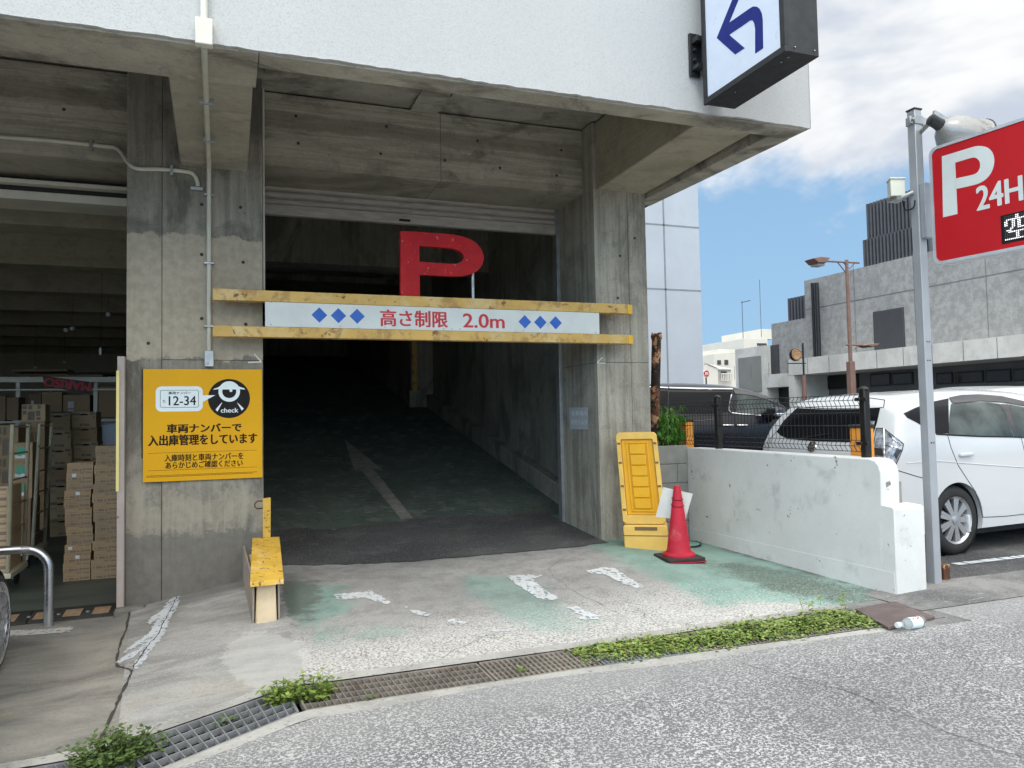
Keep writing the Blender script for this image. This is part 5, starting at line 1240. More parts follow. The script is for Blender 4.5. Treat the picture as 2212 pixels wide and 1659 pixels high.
# fence on the wall
t = thing('mesh_fence', 'black welded mesh fence standing on top of the white wall', 'fence', (WX + .1, 6.5, 1.14))
FX = WX + .10; ya, yb_ = at(1870, 940, X=FX).y, at(1552, 930, X=FX).y
yc = yb_ + (yb_ - ya); ztop = at(1870, 846, X=FX).z
for y in (ya, yb_, yc):
    m = M(); m.box(FX - .03, FX + .03, y - .03, y + .03, 1.10, ztop + .01); ps = m.build('post', 'fenceblack', t, bevel=.008)
    m = M(); m.lathe([(.036, 0), (.038, .012), (.030, .026), (.012, .034)], (FX, y, ztop + .008), 14); m.build('cap', 'fenceblack', ps)
    for z in (1.25, ztop - .06):
        m = M(); m.box(FX - .045, FX - .028, y - .06, y + .06, z - .014, z + .014); m.lathe([(.011, -.008), (.011, .008)], (FX - .05, y, z), 8, axis='x'); m.build('clamp', 'fenceblack', ps, bevel=.003)
zb0 = 1.185; zt0 = ztop - .02
for y0, y1 in ((ya + .02, yb_ - .02), (yb_ + .02, yc - .02)):
    m = M(); n = int((y1 - y0) / .05)
    for k in range(n + 1):
        y = y0 + (y1 - y0) * k / n
        m.tube([(FX - .025, y, zb0), (FX - .055, y, zb0 + .045), (FX - .03, y, zb0 + .09), (FX - .03, y, zt0 - .09), (FX - .055, y, zt0 - .045), (FX - .025, y, zt0)], .0027, 5)
    for z, o_ in ((zb0, -.025), (zb0 + .045, -.055), (zb0 + .09, -.03), (lerp(zb0, zt0, .45), -.03), (lerp(zb0, zt0, .68), -.03), (zt0 - .09, -.03), (zt0 - .045, -.055), (zt0, -.025)):
        m.tube([(FX + o_ - .004, y0, z), (FX + o_ - .004, y1, z)], .003, 5)
    m.build('mesh_panel', 'fenceblack', t)
# orange posts behind the fence
for k, (px0, px1, ptop, X) in enumerate(((1834, 1876, 917, 5.12), (1462, 1491, 906, 5.0))):
    a, b = at(px0, ptop, X=X), at(px1, ptop, X=X); w = .17 if k == 0 else .16; y = (a.y + b.y) / 2
    t = thing('bay_post', ['orange marker post with dark cap close behind the white car', 'orange marker post beside the green bush'][k], 'post', (X, y, .15), group='orange posts behind the fence')
    zt_ = a.z; m = M(); m.box(X - .02, X + .08, y - w / 2, y + w / 2, .15, zt_ - .03); m.build('post', 'orange', t, bevel=.006)
    m = M(); m.box(X - .028, X + .088, y - w / 2 - .008, y + w / 2 + .008, zt_ - .03, zt_); m.build('cap', 'rubber', t, bevel=.006)
    m = M(); m.box(X - .04, X + .1, y - w / 2 - .03, y + w / 2 + .03, .15, .22 if k == 0 else .9); m.build('foot', 'lip', t, bevel=.01)
# yellow plastic sign stand, seen from its bare back
bc = at(1398, 1192, Z=.185)
t = thing('sign_stand', 'yellow plastic sign stand with a bare ribbed back, leaning against the right column', 'sign stand', (bc.x, bc.y, .183), -radians(32), local=True)
lean = Vector((-.085, .10, 1.0))
def sh(p): x, y, z = p; f = max(0, z - .0); return (x * (1 - .045 * z) - .075 * z, y + .10 * z, z)
def shear(m): m.v = [sh(p) for p in m.v]; return m
m = M(); m.prism([(a, .0, b) for a, b in rrect(-.215, .215, .0, .255, .03)], (0, .34, 0)); shear(m).build('water_base', 'standpale', t, bevel=.012)
m = M(); m.box(-.217, .217, -.003, .1, .150, .158); m.box(-.10, .12, -.004, .1, .205, .238); shear(m).build('base_seam', 'clip', t)
m = M(); out_ = rrect(-.212, .212, .26, 1.16, .045); inn_ = rrect(-.165, .165, .345, 1.09, .012)
vs = [(a, .03, b) for a, b in out_] + [(a, .03, b) for a, b in inn_] + [(a, .16, b) for a, b in out_] + [(a, .075, b) for a, b in inn_]
n = len(out_); fs = []
for i in range(n):
    j = (i + 1) % n; fs += [(i, j, n + j, n + i), (i, 2 * n + i, 2 * n + j, j), (n + i, n + j, 3 * n + j, 3 * n + i)]
fs += [tuple(range(2 * n, 3 * n)), tuple(range(3 * n, 4 * n))]
m.add(vs, fs); shear(m).build('frame', 'standpale', t, bevel=.006)
m = M(); m.box(-.160, .160, .060, .074, .35, 1.085); shear(m).build('back_sheet', 'standyellow', t)
m = M()
for a, b, c_, d in ((-.118, -.095, .40, 1.05), (.095, .118, .40, 1.05), (-.118, .118, 1.05, 1.072), (-.118, .118, .378, .40)): m.box(a, b, .048, .062, c_, d)
m.build('rim', 'standyellow', t, bevel=.004) if False else shear(m).build('rim', 'standyellow', t, bevel=.004)
for k in range(6):
    m = M(); z0 = .405 + k * .107; m.box(-.082, .082, .040, .062, z0 + .003, z0 + .104); shear(m).build('slat', 'standyellow', t, bevel=.006)
for s in (-1, 1):
    for z in (.40, .63, .86, 1.05):
        m = M(); m.box(s * .186 - .016, s * .186 + .016, .022, .034, z - .009, z + .009); shear(m).build('clip', 'clip', t, bevel=.002)
# traffic cone with a white plate tied to it
cc = at(1467, 1211, Z=.17); cc.z = gz(cc.x, cc.y)
t = thing('traffic_cone', 'faded red traffic cone on a black rubber base in front of the yellow stand', 'traffic cone', cc, radians(-8), local=True)
m = M(); m.lathe([(.150, .036), (.150, .052), (.135, .066), (.118, .070), (.108, .085), (.032, .655), (.027, .672), (.012, .68)], (0, 0, 0), 40); m.build('cone', 'conered', t, ang=30)
m = M(); m.prism([(a, b, .008) for a, b in rrect(-.185, .185, -.185, .185, .04)], (0, 0, .028)); m.build('rubber_base', 'rubber', t, bevel=.006)
m = M(); m.prism([(a, b, .0) for a, b in rrect(-.172, .19, -.195, .17, .03)], (0, 0, .008)); m.build('red_foot', 'conered', t)
for z in (.555, .495):
    r = lerp(.108, .032, (z - .085) / .57) + .004
    m = M(); m.tube([(r * cos(a) * 1.02, r * sin(a) * 1.02, z + .012 * sin(a * 1)) for a in [i * pi / 10 for i in range(20)]], .0025, 5, closed=True); m.build('tie_wire', 'black', t)
zq = lambda a, b: (1296 + .414 * a, 864 + .414 * b)
vd = Vector((cc.x, cc.y, 0)).normalized(); Pp = cc + vd * .085
PL = [on_plane(*zq(*q), Pp, Vector((vd.x, vd.y, .1))) for q in ((330, 455), (484, 490), (446, 628), (290, 610))]
m = M(); m.prism(PL, vd * .006); m.build('tied_plate', 'plate', tag=('grubby white blank plate tied behind the red traffic cone', 'plate'), bevel=.002)
# green manhole lid half hidden by the cone
mh = at(1472, 1178, Z=.17); mh.z = gz(mh.x, mh.y)
MAT['greenlid'] = std('green_painted_lid', (0.13, 0.30, 0.25), 0.7, var=0.12)
t = thing('manhole_lid', 'round green manhole lid half hidden behind the traffic cone', 'manhole', mh)
m = M(); m.lathe([(.185, .002), (.185, .012), (.178, .014)], mh, 40); m.build('lid', 'greenlid', t)
m = M(); m.tube([mh + Vector((.195 * cos(a), .195 * sin(a), .008)) for a in [i * pi / 20 for i in range(40)]], .008, 6, closed=True); m.build('rim', 'rubber', t)
# plastic bottle
mt, nt, b = newmat('clear_bottle_plastic'); b.inputs['Base Color'].default_value = (.85, .88, .88, 1); b.inputs['Transmission Weight'].default_value = .9; b.inputs['Roughness'].default_value = .08; b.inputs['IOR'].default_value = 1.25; MAT['pet'] = mt
b0, b1 = at(1937, 1355, Z=.135), at(1992, 1338, Z=.16); ax = (b1 - b0); ax.z = 0; ax.normalize(); q = Vector((1, 0, 0)).rotation_difference(ax).to_matrix()
Lb = (b1 - b0).length; r = .036; bz = table(b0.x, ZF) + .004 + r; c0 = Vector((b0.x, b0.y, bz))
t = thing('plastic_bottle', 'empty clear plastic bottle with a white cap lying by the cover plate', 'bottle', (b0.x, b0.y, bz - r))
m = M(); m.lathe([(.013, .028), (.014, .04), (.02, .055), (.034, .085), (r, .095), (r, Lb - .012), (.031, Lb), (.01, Lb - .004)], c0, 20, axis='x', rot=q); m.build('body', 'pet', t)
m = M(); m.lathe([(.017, .0), (.018, .004), (.018, .026), (.016, .028)], c0, 16, axis='x', rot=q); m.build('cap', 'bubble', t)
m = M(); m.lathe([(r + .0006, .10), (r + .0006, Lb - .03)], c0, 20, axis='x', rot=q); lb = m.build('label', 'bubble', t)
m = M(); random.seed(5)
for k in range(9):
    a0 = -1.9 + random.uniform(-.9, .9); x = random.uniform(.11, Lb - .05); mi = 0 if k < 3 else 1
    pts = [c0 + q @ Vector((xx, (r + .0012) * cos(aa), (r + .0012) * sin(aa))) for xx, aa in ((x, a0 + pi), (x + .014, a0 + pi), (x + .014, a0 + pi + .3), (x, a0 + pi + .3))]
    m.add(pts, [(0, 1, 2, 3)], mi)
m.build('label_print', ['redprint', 'cardprint'], lb, smooth=False)

# ================================================================== PARKING SIGN POST
MAT['postgrey'] = std('grey_painted_post', (0.40, 0.42, 0.45), 0.5, 0.35, 0.06, 3, wear=(((0.33, 0.31, 0.28), 5, 0.62, 0.8),))
MAT['redpanel'] = std('red_sign_panel', (0.46, 0.010, 0.016), 0.5, spec=.25, var=0.05, vs=2)
MAT['alu'] = std('pale_aluminium', (0.58, 0.62, 0.66), 0.45, 0.5, 0.05)
pz = at(1981, 236, Y=4.54).z
t = thing('sign_post', 'tall square grey steel post carrying the red parking sign', 'post', (5.21, 4.58, .13))
m = M(); m.box(5.175, 5.25, 4.54, 4.615, .08, pz); m.build('post', 'postgrey', t, bevel=.005)
m = M(); m.box(5.17, 5.255, 4.535, 4.62, pz, pz + .012); m.build('top_cap', 'rubber', t)
m = M(); m.box(5.167, 5.258, 4.532, 4.623, pz - .12, pz - .05); m.box(5.13, 5.168, 4.545, 4.56, pz - .12, pz - .06); m.box(5.258, 5.29, 4.545, 4.56, pz - .12, pz - .05); m.lathe([(.012, -.02), (.012, .02)], (5.15, 4.54, pz - .09), 8, axis='y'); m.build('clamp_band', 'galv', t, bevel=.004)
zy = lambda a, b: (1728 + .2604 * a, 172.8 + .2604 * b)
c1_, c2_ = at(*zy(990, 850), Y=4.51), at(*zy(1065, 1310), Y=4.51)
m = M(); m.box(5.19, 5.262, 4.49, 4.538, c2_.z, c1_.z); m.build('cover_box', 'postgrey', t, bevel=.004)
m = M()
for z in (1.9, 2.05, 1.25): m.ball((5.2, 4.539, z), .006, 5); m.ball((5.225, 4.539, z), .006, 5)
m.build('bolt', 'rust', t)
# the red panel
SD = Vector((.141, -.990, 0)); SN = SD.cross(Vector((0, 0, 1)))          # along the face towards the street; face normal
P0 = at(2010, 450, t=5.98)
def onr(a, b): return on_plane(*zy(a, b), P0, SN)
if SN.dot(P0 - EYE) > 0: SN_out = -SN
else: SN_out = SN
t = thing('parking_sign', 'red parking sign with white P, 24H and dot display, on the grey post', 'sign', P0)
tl, bl_ = onr(1072, 600), onr(1086, 1512); tr = onr(1858, 352); br_ = onr(1858, 1385)
zt_ = (tl.z + tr.z) / 2 + .0; zb_ = (bl_.z + br_.z) / 2
OS = Vector((P0.x, P0.y, 0)); s0 = (tl - OS).dot(SD); s1 = s0 + 1.25
def loc(p): return ((p - OS).dot(SD), p.z)
def rflat(m, pts, depth, base=0.0, mi=0):
    P = [OS + SD * a + Vector((0, 0, b)) + SN_out * base for a, b in pts]; m.prism(P, SN_out * (depth - base), mi)
m = M(); rflat(m, rrect(s0, s1, zb_ - .02, zt_ + .03, .06), -.003, -.11); m.build('box', 'alu', t, bevel=.004)
fr = .022; m = M()
o1, i1 = rrect(s0, s1, zb_ - .02, zt_ + .03, .06, 8), rrect(s0 + fr, s1 - fr, zb_ - .02 + fr, zt_ + .03 - fr, .05, 8); n = len(o1)
vs = [OS + SD * a + Vector((0, 0, b)) + SN_out * .008 for a, b in o1] + [OS + SD * a + Vector((0, 0, b)) + SN_out * .008 for a, b in i1] + [OS + SD * a + Vector((0, 0, b)) - SN_out * .004 for a, b in o1] + [OS + SD * a + Vector((0, 0, b)) - SN_out * .004 for a, b in i1]
fs = []
for i in range(n):
    j = (i + 1) % n; fs += [(i, j, n + j, n + i), (i, 2 * n + i, 2 * n + j, j), (n + i, n + j, 3 * n + j, 3 * n + i)]
m.add(vs, fs); m.build('frame', 'alu', t)
m = M(); rflat(m, rrect(s0 + fr + .001, s1 - fr - .001, zb_ - .02 + fr + .001, zt_ + .03 - fr - .001, .049, 8), .003, -.003); fcp = m.build('red_face', 'redpanel', t, smooth=False)
po = [(1180, 635), (1450, 552), (1500, 548), (1555, 560), (1595, 595), (1614, 650), (1608, 720), (1580, 785), (1530, 835), (1460, 868), (1295, 905), (1296, 1115), (1190, 1140)]
pi_ = [(1290, 687), (1425, 647), (1465, 648), (1490, 672), (1498, 705), (1490, 745), (1468, 772), (1430, 788), (1292, 818)]
lo_ = [loc(onr(*q)) for q in po]; li_ = [loc(onr(*q)) for q in pi_]
m = M()
ro = resample([(v.x, v.y) for v in spline([Vector((a, b, 0)) for a, b in lo_[1:11]], 4)], 30); ri = resample([(v.x, v.y) for v in spline([Vector((a, b, 0)) for a, b in li_], 4)], 30)
stemx = li_[0][0]
ro[0] = (stemx, ro[0][1]); 
# stem, then bowl strip
top_at = lambda s: lerp(lo_[0][1], lo_[1][1], (s - lo_[0][0]) / (lo_[1][0] - lo_[0][0]))
rflat(m, [lo_[0], (stemx, top_at(stemx)), (stemx, lo_[11][1]), lo_[12]], .0045, .0032)
ro = resample([(stemx, top_at(stemx))] + [(v.x, v.y) for v in spline([Vector((a, b, 0)) for a, b in lo_[1:11]], 4)], 30)
for i in range(29): rflat(m, [ri[i], ri[i + 1], ro[i + 1], ro[i]], .0045, .0032)
m.build('letter_p', 'boardwhite', fcp, smooth=False)
p0 = onr(1462, 1076); p1 = onr(1850, 988); hgt = (onr(1712, 800).z - onr(1712, 1016).z) * .93; p0 = p0 + SD * .012 - Vector((0, 0, .010))
text('24H', 'boardwhite', fcp, p0 + SN_out * .0032 + Vector((0, 0, 0)), SD, Vector((0, 0, 1)), (p1 - p0).length, hgt, 'lettering', .032, .0016) if SD.cross(Vector((0, 0, 1))).dot(SN_out) > 0 else text('24H', 'boardwhite', fcp, p0 + SN_out * .005, SD, Vector((0, 0, 1)), (p1 - p0).length, hgt, 'lettering', .032, .0)
l0, l1 = loc(onr(1666, 1128)), loc(onr(1666, 1366)); zc_ = (l0[1] + l1[1]) / 2
m = M(); rflat(m, [(l0[0], l0[1]), (s1 - .09, l0[1]), (s1 - .09, l1[1]), (l0[0], l1[1])], .0048, .0032); dsp = m.build('dot_display', 'black', fcp, smooth=False)
mt, nt, b = newmat('lit_white_dots'); b.inputs['Base Color'].default_value = (.8, .8, .8, 1); b.inputs['Emission Color'].default_value = (1, .97, 1, 1); b.inputs['Emission Strength'].default_value = 1.1; MAT['led'] = mt
BMP = ["......##......", "......##......", ".############.", "##..##.##...##", "##..##.##...##", "##..##.##...##", "....##.##.....", "...##..#####..", ".###..........", "..##########..", "......##......", "......##......", "......##......", "##############"]
hh = l0[1] - l1[1]; pit = hh * .86 / 14; m = M(); m2 = M()
for j, row in enumerate(BMP):
    for i, ch in enumerate(row):
        s = l0[0] + hh * .14 + i * pit; z = l0[1] - hh * .08 - j * pit
        c_ = OS + SD * s + Vector((0, 0, z)) + SN_out * .0049
        (m if ch == '#' else m2).prism([c_ + SD * (pit * .36 * cos(a)) + Vector((0, 0, pit * .36 * sin(a))) for a in [k * pi / 4 for k in range(8)]], SN_out * .001)
m.build('lit_dots', 'led', dsp, smooth=False).name = 'lit_dot_grid'
MAT['ledoff'] = std('unlit_dots', (.06, .06, .07), .4); m2.build('unlit_dots', 'ledoff', dsp, smooth=False).name = 'unlit_dot_grid'
m = M(); m.obox(OS + SD * (s0 + .1) - SN_out * .06 + Vector((0, 0, zb_ + .2)), SD * .1, SN_out * .05, Vector((0, 0, .03))); m.build('mounting_arm', 'postgrey', t)
# floodlight on the post
MAT['lampwhite'] = std('milky_lamp_glass', (0.30, 0.30, 0.295), 0.3, 0.3, var=0.1, wear=(((0.16, 0.12, 0.09), 7, 0.55, 0.7),))
nk = at(*zy(1165, 375), t=6.0); axd = (RT * .88 - UP * .36 + FW * .25).normalized(); rot = Vector((0, 0, 1)).rotation_difference(axd).to_matrix()
t = thing('floodlight', 'bell-shaped milky floodlight with a black socket on top of the sign post', 'lamp', nk)
m = M(); m.lathe([(.04, -.02), (.06, .02), (.10, .05), (.14, .11), (.16, .18), (.178, .25), (.20, .31), (.206, .33), (.195, .335), (.18, .30), (.02, .25)], nk, 32, rot=rot); m.build('reflector', 'lampwhite', t, ang=50)
m = M(); m.tube([nk + rot @ Vector((.207 * cos(a), .207 * sin(a), .333)) for a in [i * pi / 18 for i in range(36)]], .006, 6, closed=True); m.build('rim', 'blackmetal', t)
m = M(); m.lathe([(.03, -.11), (.045, -.10), (.045, -.03), (.052, .02), (.05, .03)], nk, 16, rot=rot); m.build('socket', 'blackmetal', t)
m = M(); m.tube([nk + axd * -.05, nk + Vector((-.08, .0, .03)), Vector((5.262, 4.58, nk.z + .02))], .018, 8); m.obox(Vector((5.30, 4.57, pz - .085)), (.045, 0, 0), (0, .02, 0), (0, 0, .03)); m.obox(nk + Vector((-.01, 0, .06)), (.06, 0, -.02), (0, .012, 0), (.01, 0, .03)); m.build('bracket', 'galv', t, bevel=.003)
# camera box on an arm
q0, q1 = at(1919, 391, t=6.25), at(1953, 427, t=6.25)
t = thing('camera_box', 'small white camera housing on a short arm left of the sign post', 'camera', q0)
cx_, cz_ = (q0.x + q1.x) / 2, (q0.z + q1.z) / 2; hw, hz_ = (q1 - q0).dot(RT) / 2, (q0.z - q1.z) / 2
m = M(); m.obox((cx_, (q0.y + q1.y) / 2, cz_), RT * hw * .93, Vector((.55, .83, 0)) * .055, (0, 0, hz_)); m.build('housing', 'box_cream', t, bevel=.006)
m = M(); m.obox(Vector((cx_, (q0.y + q1.y) / 2, cz_ + hz_ + .006)), RT * hw, Vector((.55, .83, 0)) * .065, (0, 0, .006)); m.build('sun_shade', 'box_cream', t, bevel=.003)
m = M(); e0 = Vector((cx_ - .03, (q0.y + q1.y) / 2, cz_ - hz_ - .03)); m.tube([e0, Vector((5.174, 4.58, e0.z + .05))], .017, 8); m.obox(e0 + Vector((.03, 0, .012)), (.05, 0, 0), (0, .05, 0), (0, 0, .012)); m.build('arm', 'galv', t)
m = M(); ex = Vector((5.172, 4.57, e0.z - .02)); m.tube(spline([e0 + Vector((.07, -.02, .0)), e0 + Vector((.10, -.02, -.07)), ex + Vector((-.02, 0, -.06)), ex]), .005, 6); m.build('cable', 'black', t)
# rusty stub at the post's foot
rb = at(2047, 1256, Z=.14)
m = M(); m.box(rb.x - .035, rb.x + .035, rb.y - .0, rb.y + .09, .10, .27); m.build('rusty_stub', 'rust', bevel=.006, tag=('small rusty square steel stub at the foot of the sign post', 'stub'))

# ================================================================== BACKGROUND BUILDINGS
def face_concrete(name, a, b, mott, joints=None):
    m, nt, bs = newmat(name); v = coords(nt, True)
    c = mix(nt, step(nt, noise(nt, v, mott, 7, 0.7), 0.36, 0.64), a, b)
    c = mix(nt, step(nt, noise(nt, v, mott * .35, 6, 0.65, (1, 1, .4), 0, (3, 3, 1)), 0.45, 0.7, 0, .35), c, tuple(x * .72 for x in a))
    c = mix(nt, step(nt, noise(nt, v, 1.2, 5, .65, (4, 4, .25), 0, (1, 5, 1)), 0.55, 0.75, 0, .3), c, tuple(min(1, x * 1.35) for x in b))
    nt.links.new(c, bs.inputs['Base Color']); bs.inputs['Roughness'].default_value = .85; bumpn(nt, bs, noise(nt, v, mott * 3, 4), .3, .03); return m
MAT['mottled'] = face_concrete('mottled_grey_render', (0.245, 0.25, 0.25), (0.345, 0.35, 0.35), 5.0)
MAT['fasciac'] = face_concrete('pale_fascia_concrete', (0.54, 0.54, 0.515), (0.68, 0.68, 0.65), 1.5)
MAT['darkgrey'] = std('dark_grey_render', (0.15, 0.155, 0.155), 0.85, var=0.1, vs=1.5, world=True)
MAT['midgrey'] = std('plain_grey_render', (0.23, 0.235, 0.225), 0.85, var=0.08, vs=1.0, world=True)
MAT['louvre'] = std('dark_louvre', (0.085, 0.09, 0.105), 0.6, 0.1, 0.1)
MAT['darkdoor'] = std('charcoal_steel_door', (0.055, 0.056, 0.062), 0.5, 0.1, 0.05)
MAT['pipeblack'] = std('black_downpipe', (0.012, 0.012, 0.014), 0.4)
MAT['darkglass'] = std('dark_window_glass', (0.012, 0.014, 0.016), 0.06, var=0, spec=.7)
MAT['tower'] = std('pale_blue_grey_panel', (0.44, 0.49, 0.56), 0.6, var=0.05, vs=.8, world=True, bump=.1, bs=20, wear=(((0.42, 0.47, 0.53), 1.5, 0.52, 0.8),))
MAT['towerjoint'] = std('panel_joint', (0.22, 0.25, 0.28), 0.8)
MAT['farwhite'] = std('far_white_render', (0.66, 0.63, 0.56), 0.85, var=0.05, vs=.3, world=True)
MAT['farroof'] = std('far_metal_roof', (0.52, 0.52, 0.48), 0.7)
def tz(a, b): return (1382.4 + .375 * a, 518.4 + .375 * b)
# pale panelled tower beyond the car park
YT = 18.7
x0, x1 = at(1370, 700, Y=YT).x, at(1513, 600, Y=YT).x
t = thing('panel_tower', 'tall pale blue-grey panelled building behind the black van', 'building', (x0, YT, .15))
m = M(); m.box(x0, x1, YT, YT + 9, -.3, 14); m.build('wall', 'tower', t)
m = M()
for p in (488, 626, 345): z = at(1460, p, Y=YT).z; m.box(x0 - .01, x1 + .004, YT - .006, YT + .02, z - .022, z + .022)
xj = at(1437, 600, Y=YT).x; m.box(xj - .025, xj + .025, YT - .006, YT + .02, -.2, 14); m.build('panel_joint', 'towerjoint', t)
# grey modern building along the far side
A = at(1738, 700, X=20.0); WD = Vector((.0394, -1, 0)).normalized(); WN = Vector((1, .0394, 0)).normalized()
def wp(px, py, off=0.0): return on_plane(px, py, A + WN * off, WN)
def slab(m, p, q, depth, off=0.0, mi=0):
    """box on the building's front plane from photo corner p (top-left) to q (bottom-right), going back by depth"""
    a, b = wp(*p, off), wp(*q, off); s0, s1 = (a - A).dot(WD), (b - A).dot(WD); z0, z1 = b.z, a.z
    o = A + WN * off
    P = [o + WD * s0, o + WD * s1, o + WD * s1 + WN * depth, o + WD * s0 + WN * depth]
    m.prism([(v.x, v.y, z0) for v in P], (0, 0, z1 - z0), mi)
def sz(p, s_right, zbot, depth, m, off=0.0, mi=0, ztop=None):
    a = wp(*p, off); s0 = (a - A).dot(WD); o = A + WN * off
    P = [o + WD * s0, o + WD * s_right, o + WD * s_right + WN * depth, o + WD * s0 + WN * depth]
    m.prism([(v.x, v.y, zbot) for v in P], (0, 0, (ztop if ztop else a.z) - zbot), mi)
t = thing('grey_building', 'long low modern building of mottled grey concrete across the car park', 'building', (A.x, A.y, .15))
RS = 21.0
m = M(); sz((1737, 607), RS, -.2, 14, m); m.build('main_wall', 'mottled', t)
m = M(); sz((1666, 700), 0.02, -.2, 12, m, .05); m.build('low_wing', 'mottled', t)
m = M(); a = wp(1738, 777, -1.6); zt_, zb_ = wp(1707, 777, -1.6).z, wp(1707, 811, -1.6).z
sz((1703, 777), RS, zb_, 1.7, m, -1.6); fas = m.build('canopy', 'fasciac', t)
m = M(); a = wp(1703, 811, -1.6); sz((1703, 811), (a - A).dot(WD) + .25, -.2, 1.6, m, -1.59, ztop=zb_ - .003); m.build('canopy_pier', 'fasciac', t)
m = M(); sz((1715, 811), RS, -.2, .3, m, -.02, ztop=zb_ - .01); m.build('ground_floor_wall', 'darkgrey', t)
m = M()
for i in range(1, 26):
    s = -3 + i * .95; o = A + WN * -1.604; P = o + WD * s; m.obox((P.x, P.y, (zt_ + zb_) / 2), WD * .006, WN * .004, (0, 0, (zt_ - zb_) / 2 - .01))
m.build('canopy_joint', 'darkgrey', t)
jm = M()
zj = wp(1880, 643).z; o = A - WN * .004
P = o + WD * (RS / 2); jm.obox((P.x, P.y, zj), WD * (RS / 2), WN * .004, (0, 0, .012))
for i in range(1, 9): P = o + WD * (i * 2.35); jm.obox((P.x, P.y, 4.3), WD * .008, WN * .004, (0, 0, 2.2))
jm.build('wall_joint', 'darkgrey', t)
m = M(); slab(m, (1885, 674), (1954, 757), .06, -.05); a = wp(1918, 700, -.055); m.build('steel_door', 'darkdoor', t, bevel=.01)
for px0, px1 in ((1752, 1757), (1760, 1767)):
    a, b = wp(px0, 612, -.2), wp(px1, 612, -.2); w = (b - a).length; c_ = (a + b) / 2; m = M(); m.tube([(c_.x, c_.y, zt_), (c_.x, c_.y, a.z)], w / 2, 10); m.build('downpipe', 'pipeblack', t)
for p, q in (((1760, 815), (1854, 838)), ((1879, 808), (1924, 833)), ((1927, 806), (1972, 830)), ((2022, 806), (2058, 829)), ((2062, 804), (2124, 826)), ((2128, 800), (2184, 824)), ((2188, 797), (2260, 820))):
    m = M(); a, b = wp(*p, -.06), wp(*q, -.06)
    m = M(); slab(m, p, q, .05, -.06); w = m.build('window', 'pipeblack', t)
    m = M(); P = [wp(p[0] + 2.5, p[1] + 3, -.075), wp(q[0] - 2.5, p[1] + 3 + (q[1] - p[1]) * 0 - (q[0] - p[0]) * .025, -.075), wp(q[0] - 2.5, q[1] - 3, -.075), wp(p[0] + 2.5, q[1] - 3 + (q[0] - p[0]) * .02, -.075)]
    P = []
    a, b = wp(p[0] + 2.5, p[1] + 3, -.07), wp(q[0] - 2.5, q[1] - 3, -.07)
    m.prism([(a.x, a.y, b.z), (b.x, b.y, b.z), (b.x, b.y, a.z), (a.x, a.y, a.z)], WN * .012); m.build('pane', 'darkglass', w)
# louvred plant rooms on the roof
def louvre_box(p, right_px, zbot_px, ztop_px, depth, off, name):
    a = wp(p, ztop_px, off); b = wp(right_px, ztop_px, off); zb2 = wp(p, zbot_px, off).z; s0, s1 = (a - A).dot(WD), (b - A).dot(WD); o = A + WN * off; m = M()
    P = [o + WD * s0 + WN * .06, o + WD * s1 + WN * .06, o + WD * s1 + WN * depth, o + WD * s0 + WN * depth]; m.prism([(v.x, v.y, zb2) for v in P], (0, 0, a.z - zb2))
    n = max(3, int((s1 - s0) / .14))
    for i in range(n + 1):
        q = o + WD * lerp(s0, s1, i / n); m.obox((q.x, q.y, (a.z + zb2) / 2), WD * .035, WN * .06, (0, 0, (a.z - zb2) / 2))
    nd_ = int(depth / .14)
    for i in range(nd_):
        q = o + WD * s0 + WN * (i * .14); m.obox((q.x, q.y, (a.z + zb2) / 2), WD * .06, WN * .035, (0, 0, (a.z - zb2) / 2))
    m.build(name, 'louvre', t, smooth=False)
louvre_box(1868, 2010, 590, 519, 4, 1.0, 'plant_room'); louvre_box(1875, 2010, 521, 441, 4, 1.05, 'plant_room'); louvre_box(1705, 1739, 695, 645, 3, .8, 'plant_room')
# low block and gateway to its left
t = thing('gate_building', 'plain grey concrete block with a recessed panel left of the long grey building', 'building', wp(1620, 850, -.5))
off = -.3
m = M(); sz((1588, 757), (wp(1651, 757, off) - A).dot(WD), -.2, 5, m, off, ztop=wp(1640, 748, off).z); m.build('block', 'fasciac', t)
m = M(); slab(m, (1594, 774), (1645, 845), .05, off - .03); m.build('recess_panel', 'midgrey', t)
m = M(); sz((1651.5, 748), (wp(1667, 746, off) - A).dot(WD), -.2, 4, m, off + .3); m.build('dark_return', 'darkdoor', t)
m = M(); sz((1650.5, 810), (wp(1703, 803, off - 1.0) - A).dot(WD), wp(1680, 836, off - 1).z, 1.0, m, off - 1.0); sz((1650.5, 812), (wp(1655, 803, off - 1.0) - A).dot(WD), -.2, 1.0, m, off - .99); m.build('gateway', 'fasciac', t)
m = M(); sz((1656, 836), (wp(1700, 803, off - .5) - A).dot(WD), -.2, .2, m, off - .45); m.build('gateway_shade', 'darkglass', t)
# far houses
def facebox(t, p, q, Y, depth, mat, name): 
    a, b = at(*p, Y=Y), at(*q, Y=Y); m = M(); m.box(a.x, b.x, Y, Y + depth, b.z, a.z); return m.build(name, mat, t, bevel=.02)
t = thing('far_house', 'small cream two-window house far behind the car park, right of the panelled tower', 'building', at(1560, 830, Y=62))
def zt6(a, b): return (1503.4 + .1406 * a, 673.9 + .1406 * b)
facebox(t, zt6(285, 640), zt6(620, 1200), 62, 9, 'farwhite', 'wall'); facebox(t, zt6(335, 575), zt6(600, 642), 63, 7, 'farwhite', 'roof_storey')
for p, q in ((zt6(335, 740), zt6(388, 806)), (zt6(445, 735), zt6(500, 808))):
    w = facebox(t, p, q, 61.9, .15, 'darkdoor', 'window')
t = thing('far_block', 'white apartment block with rooftop tower and antennas far behind, above the grey gate block', 'building', at(1630, 800, Y=75))
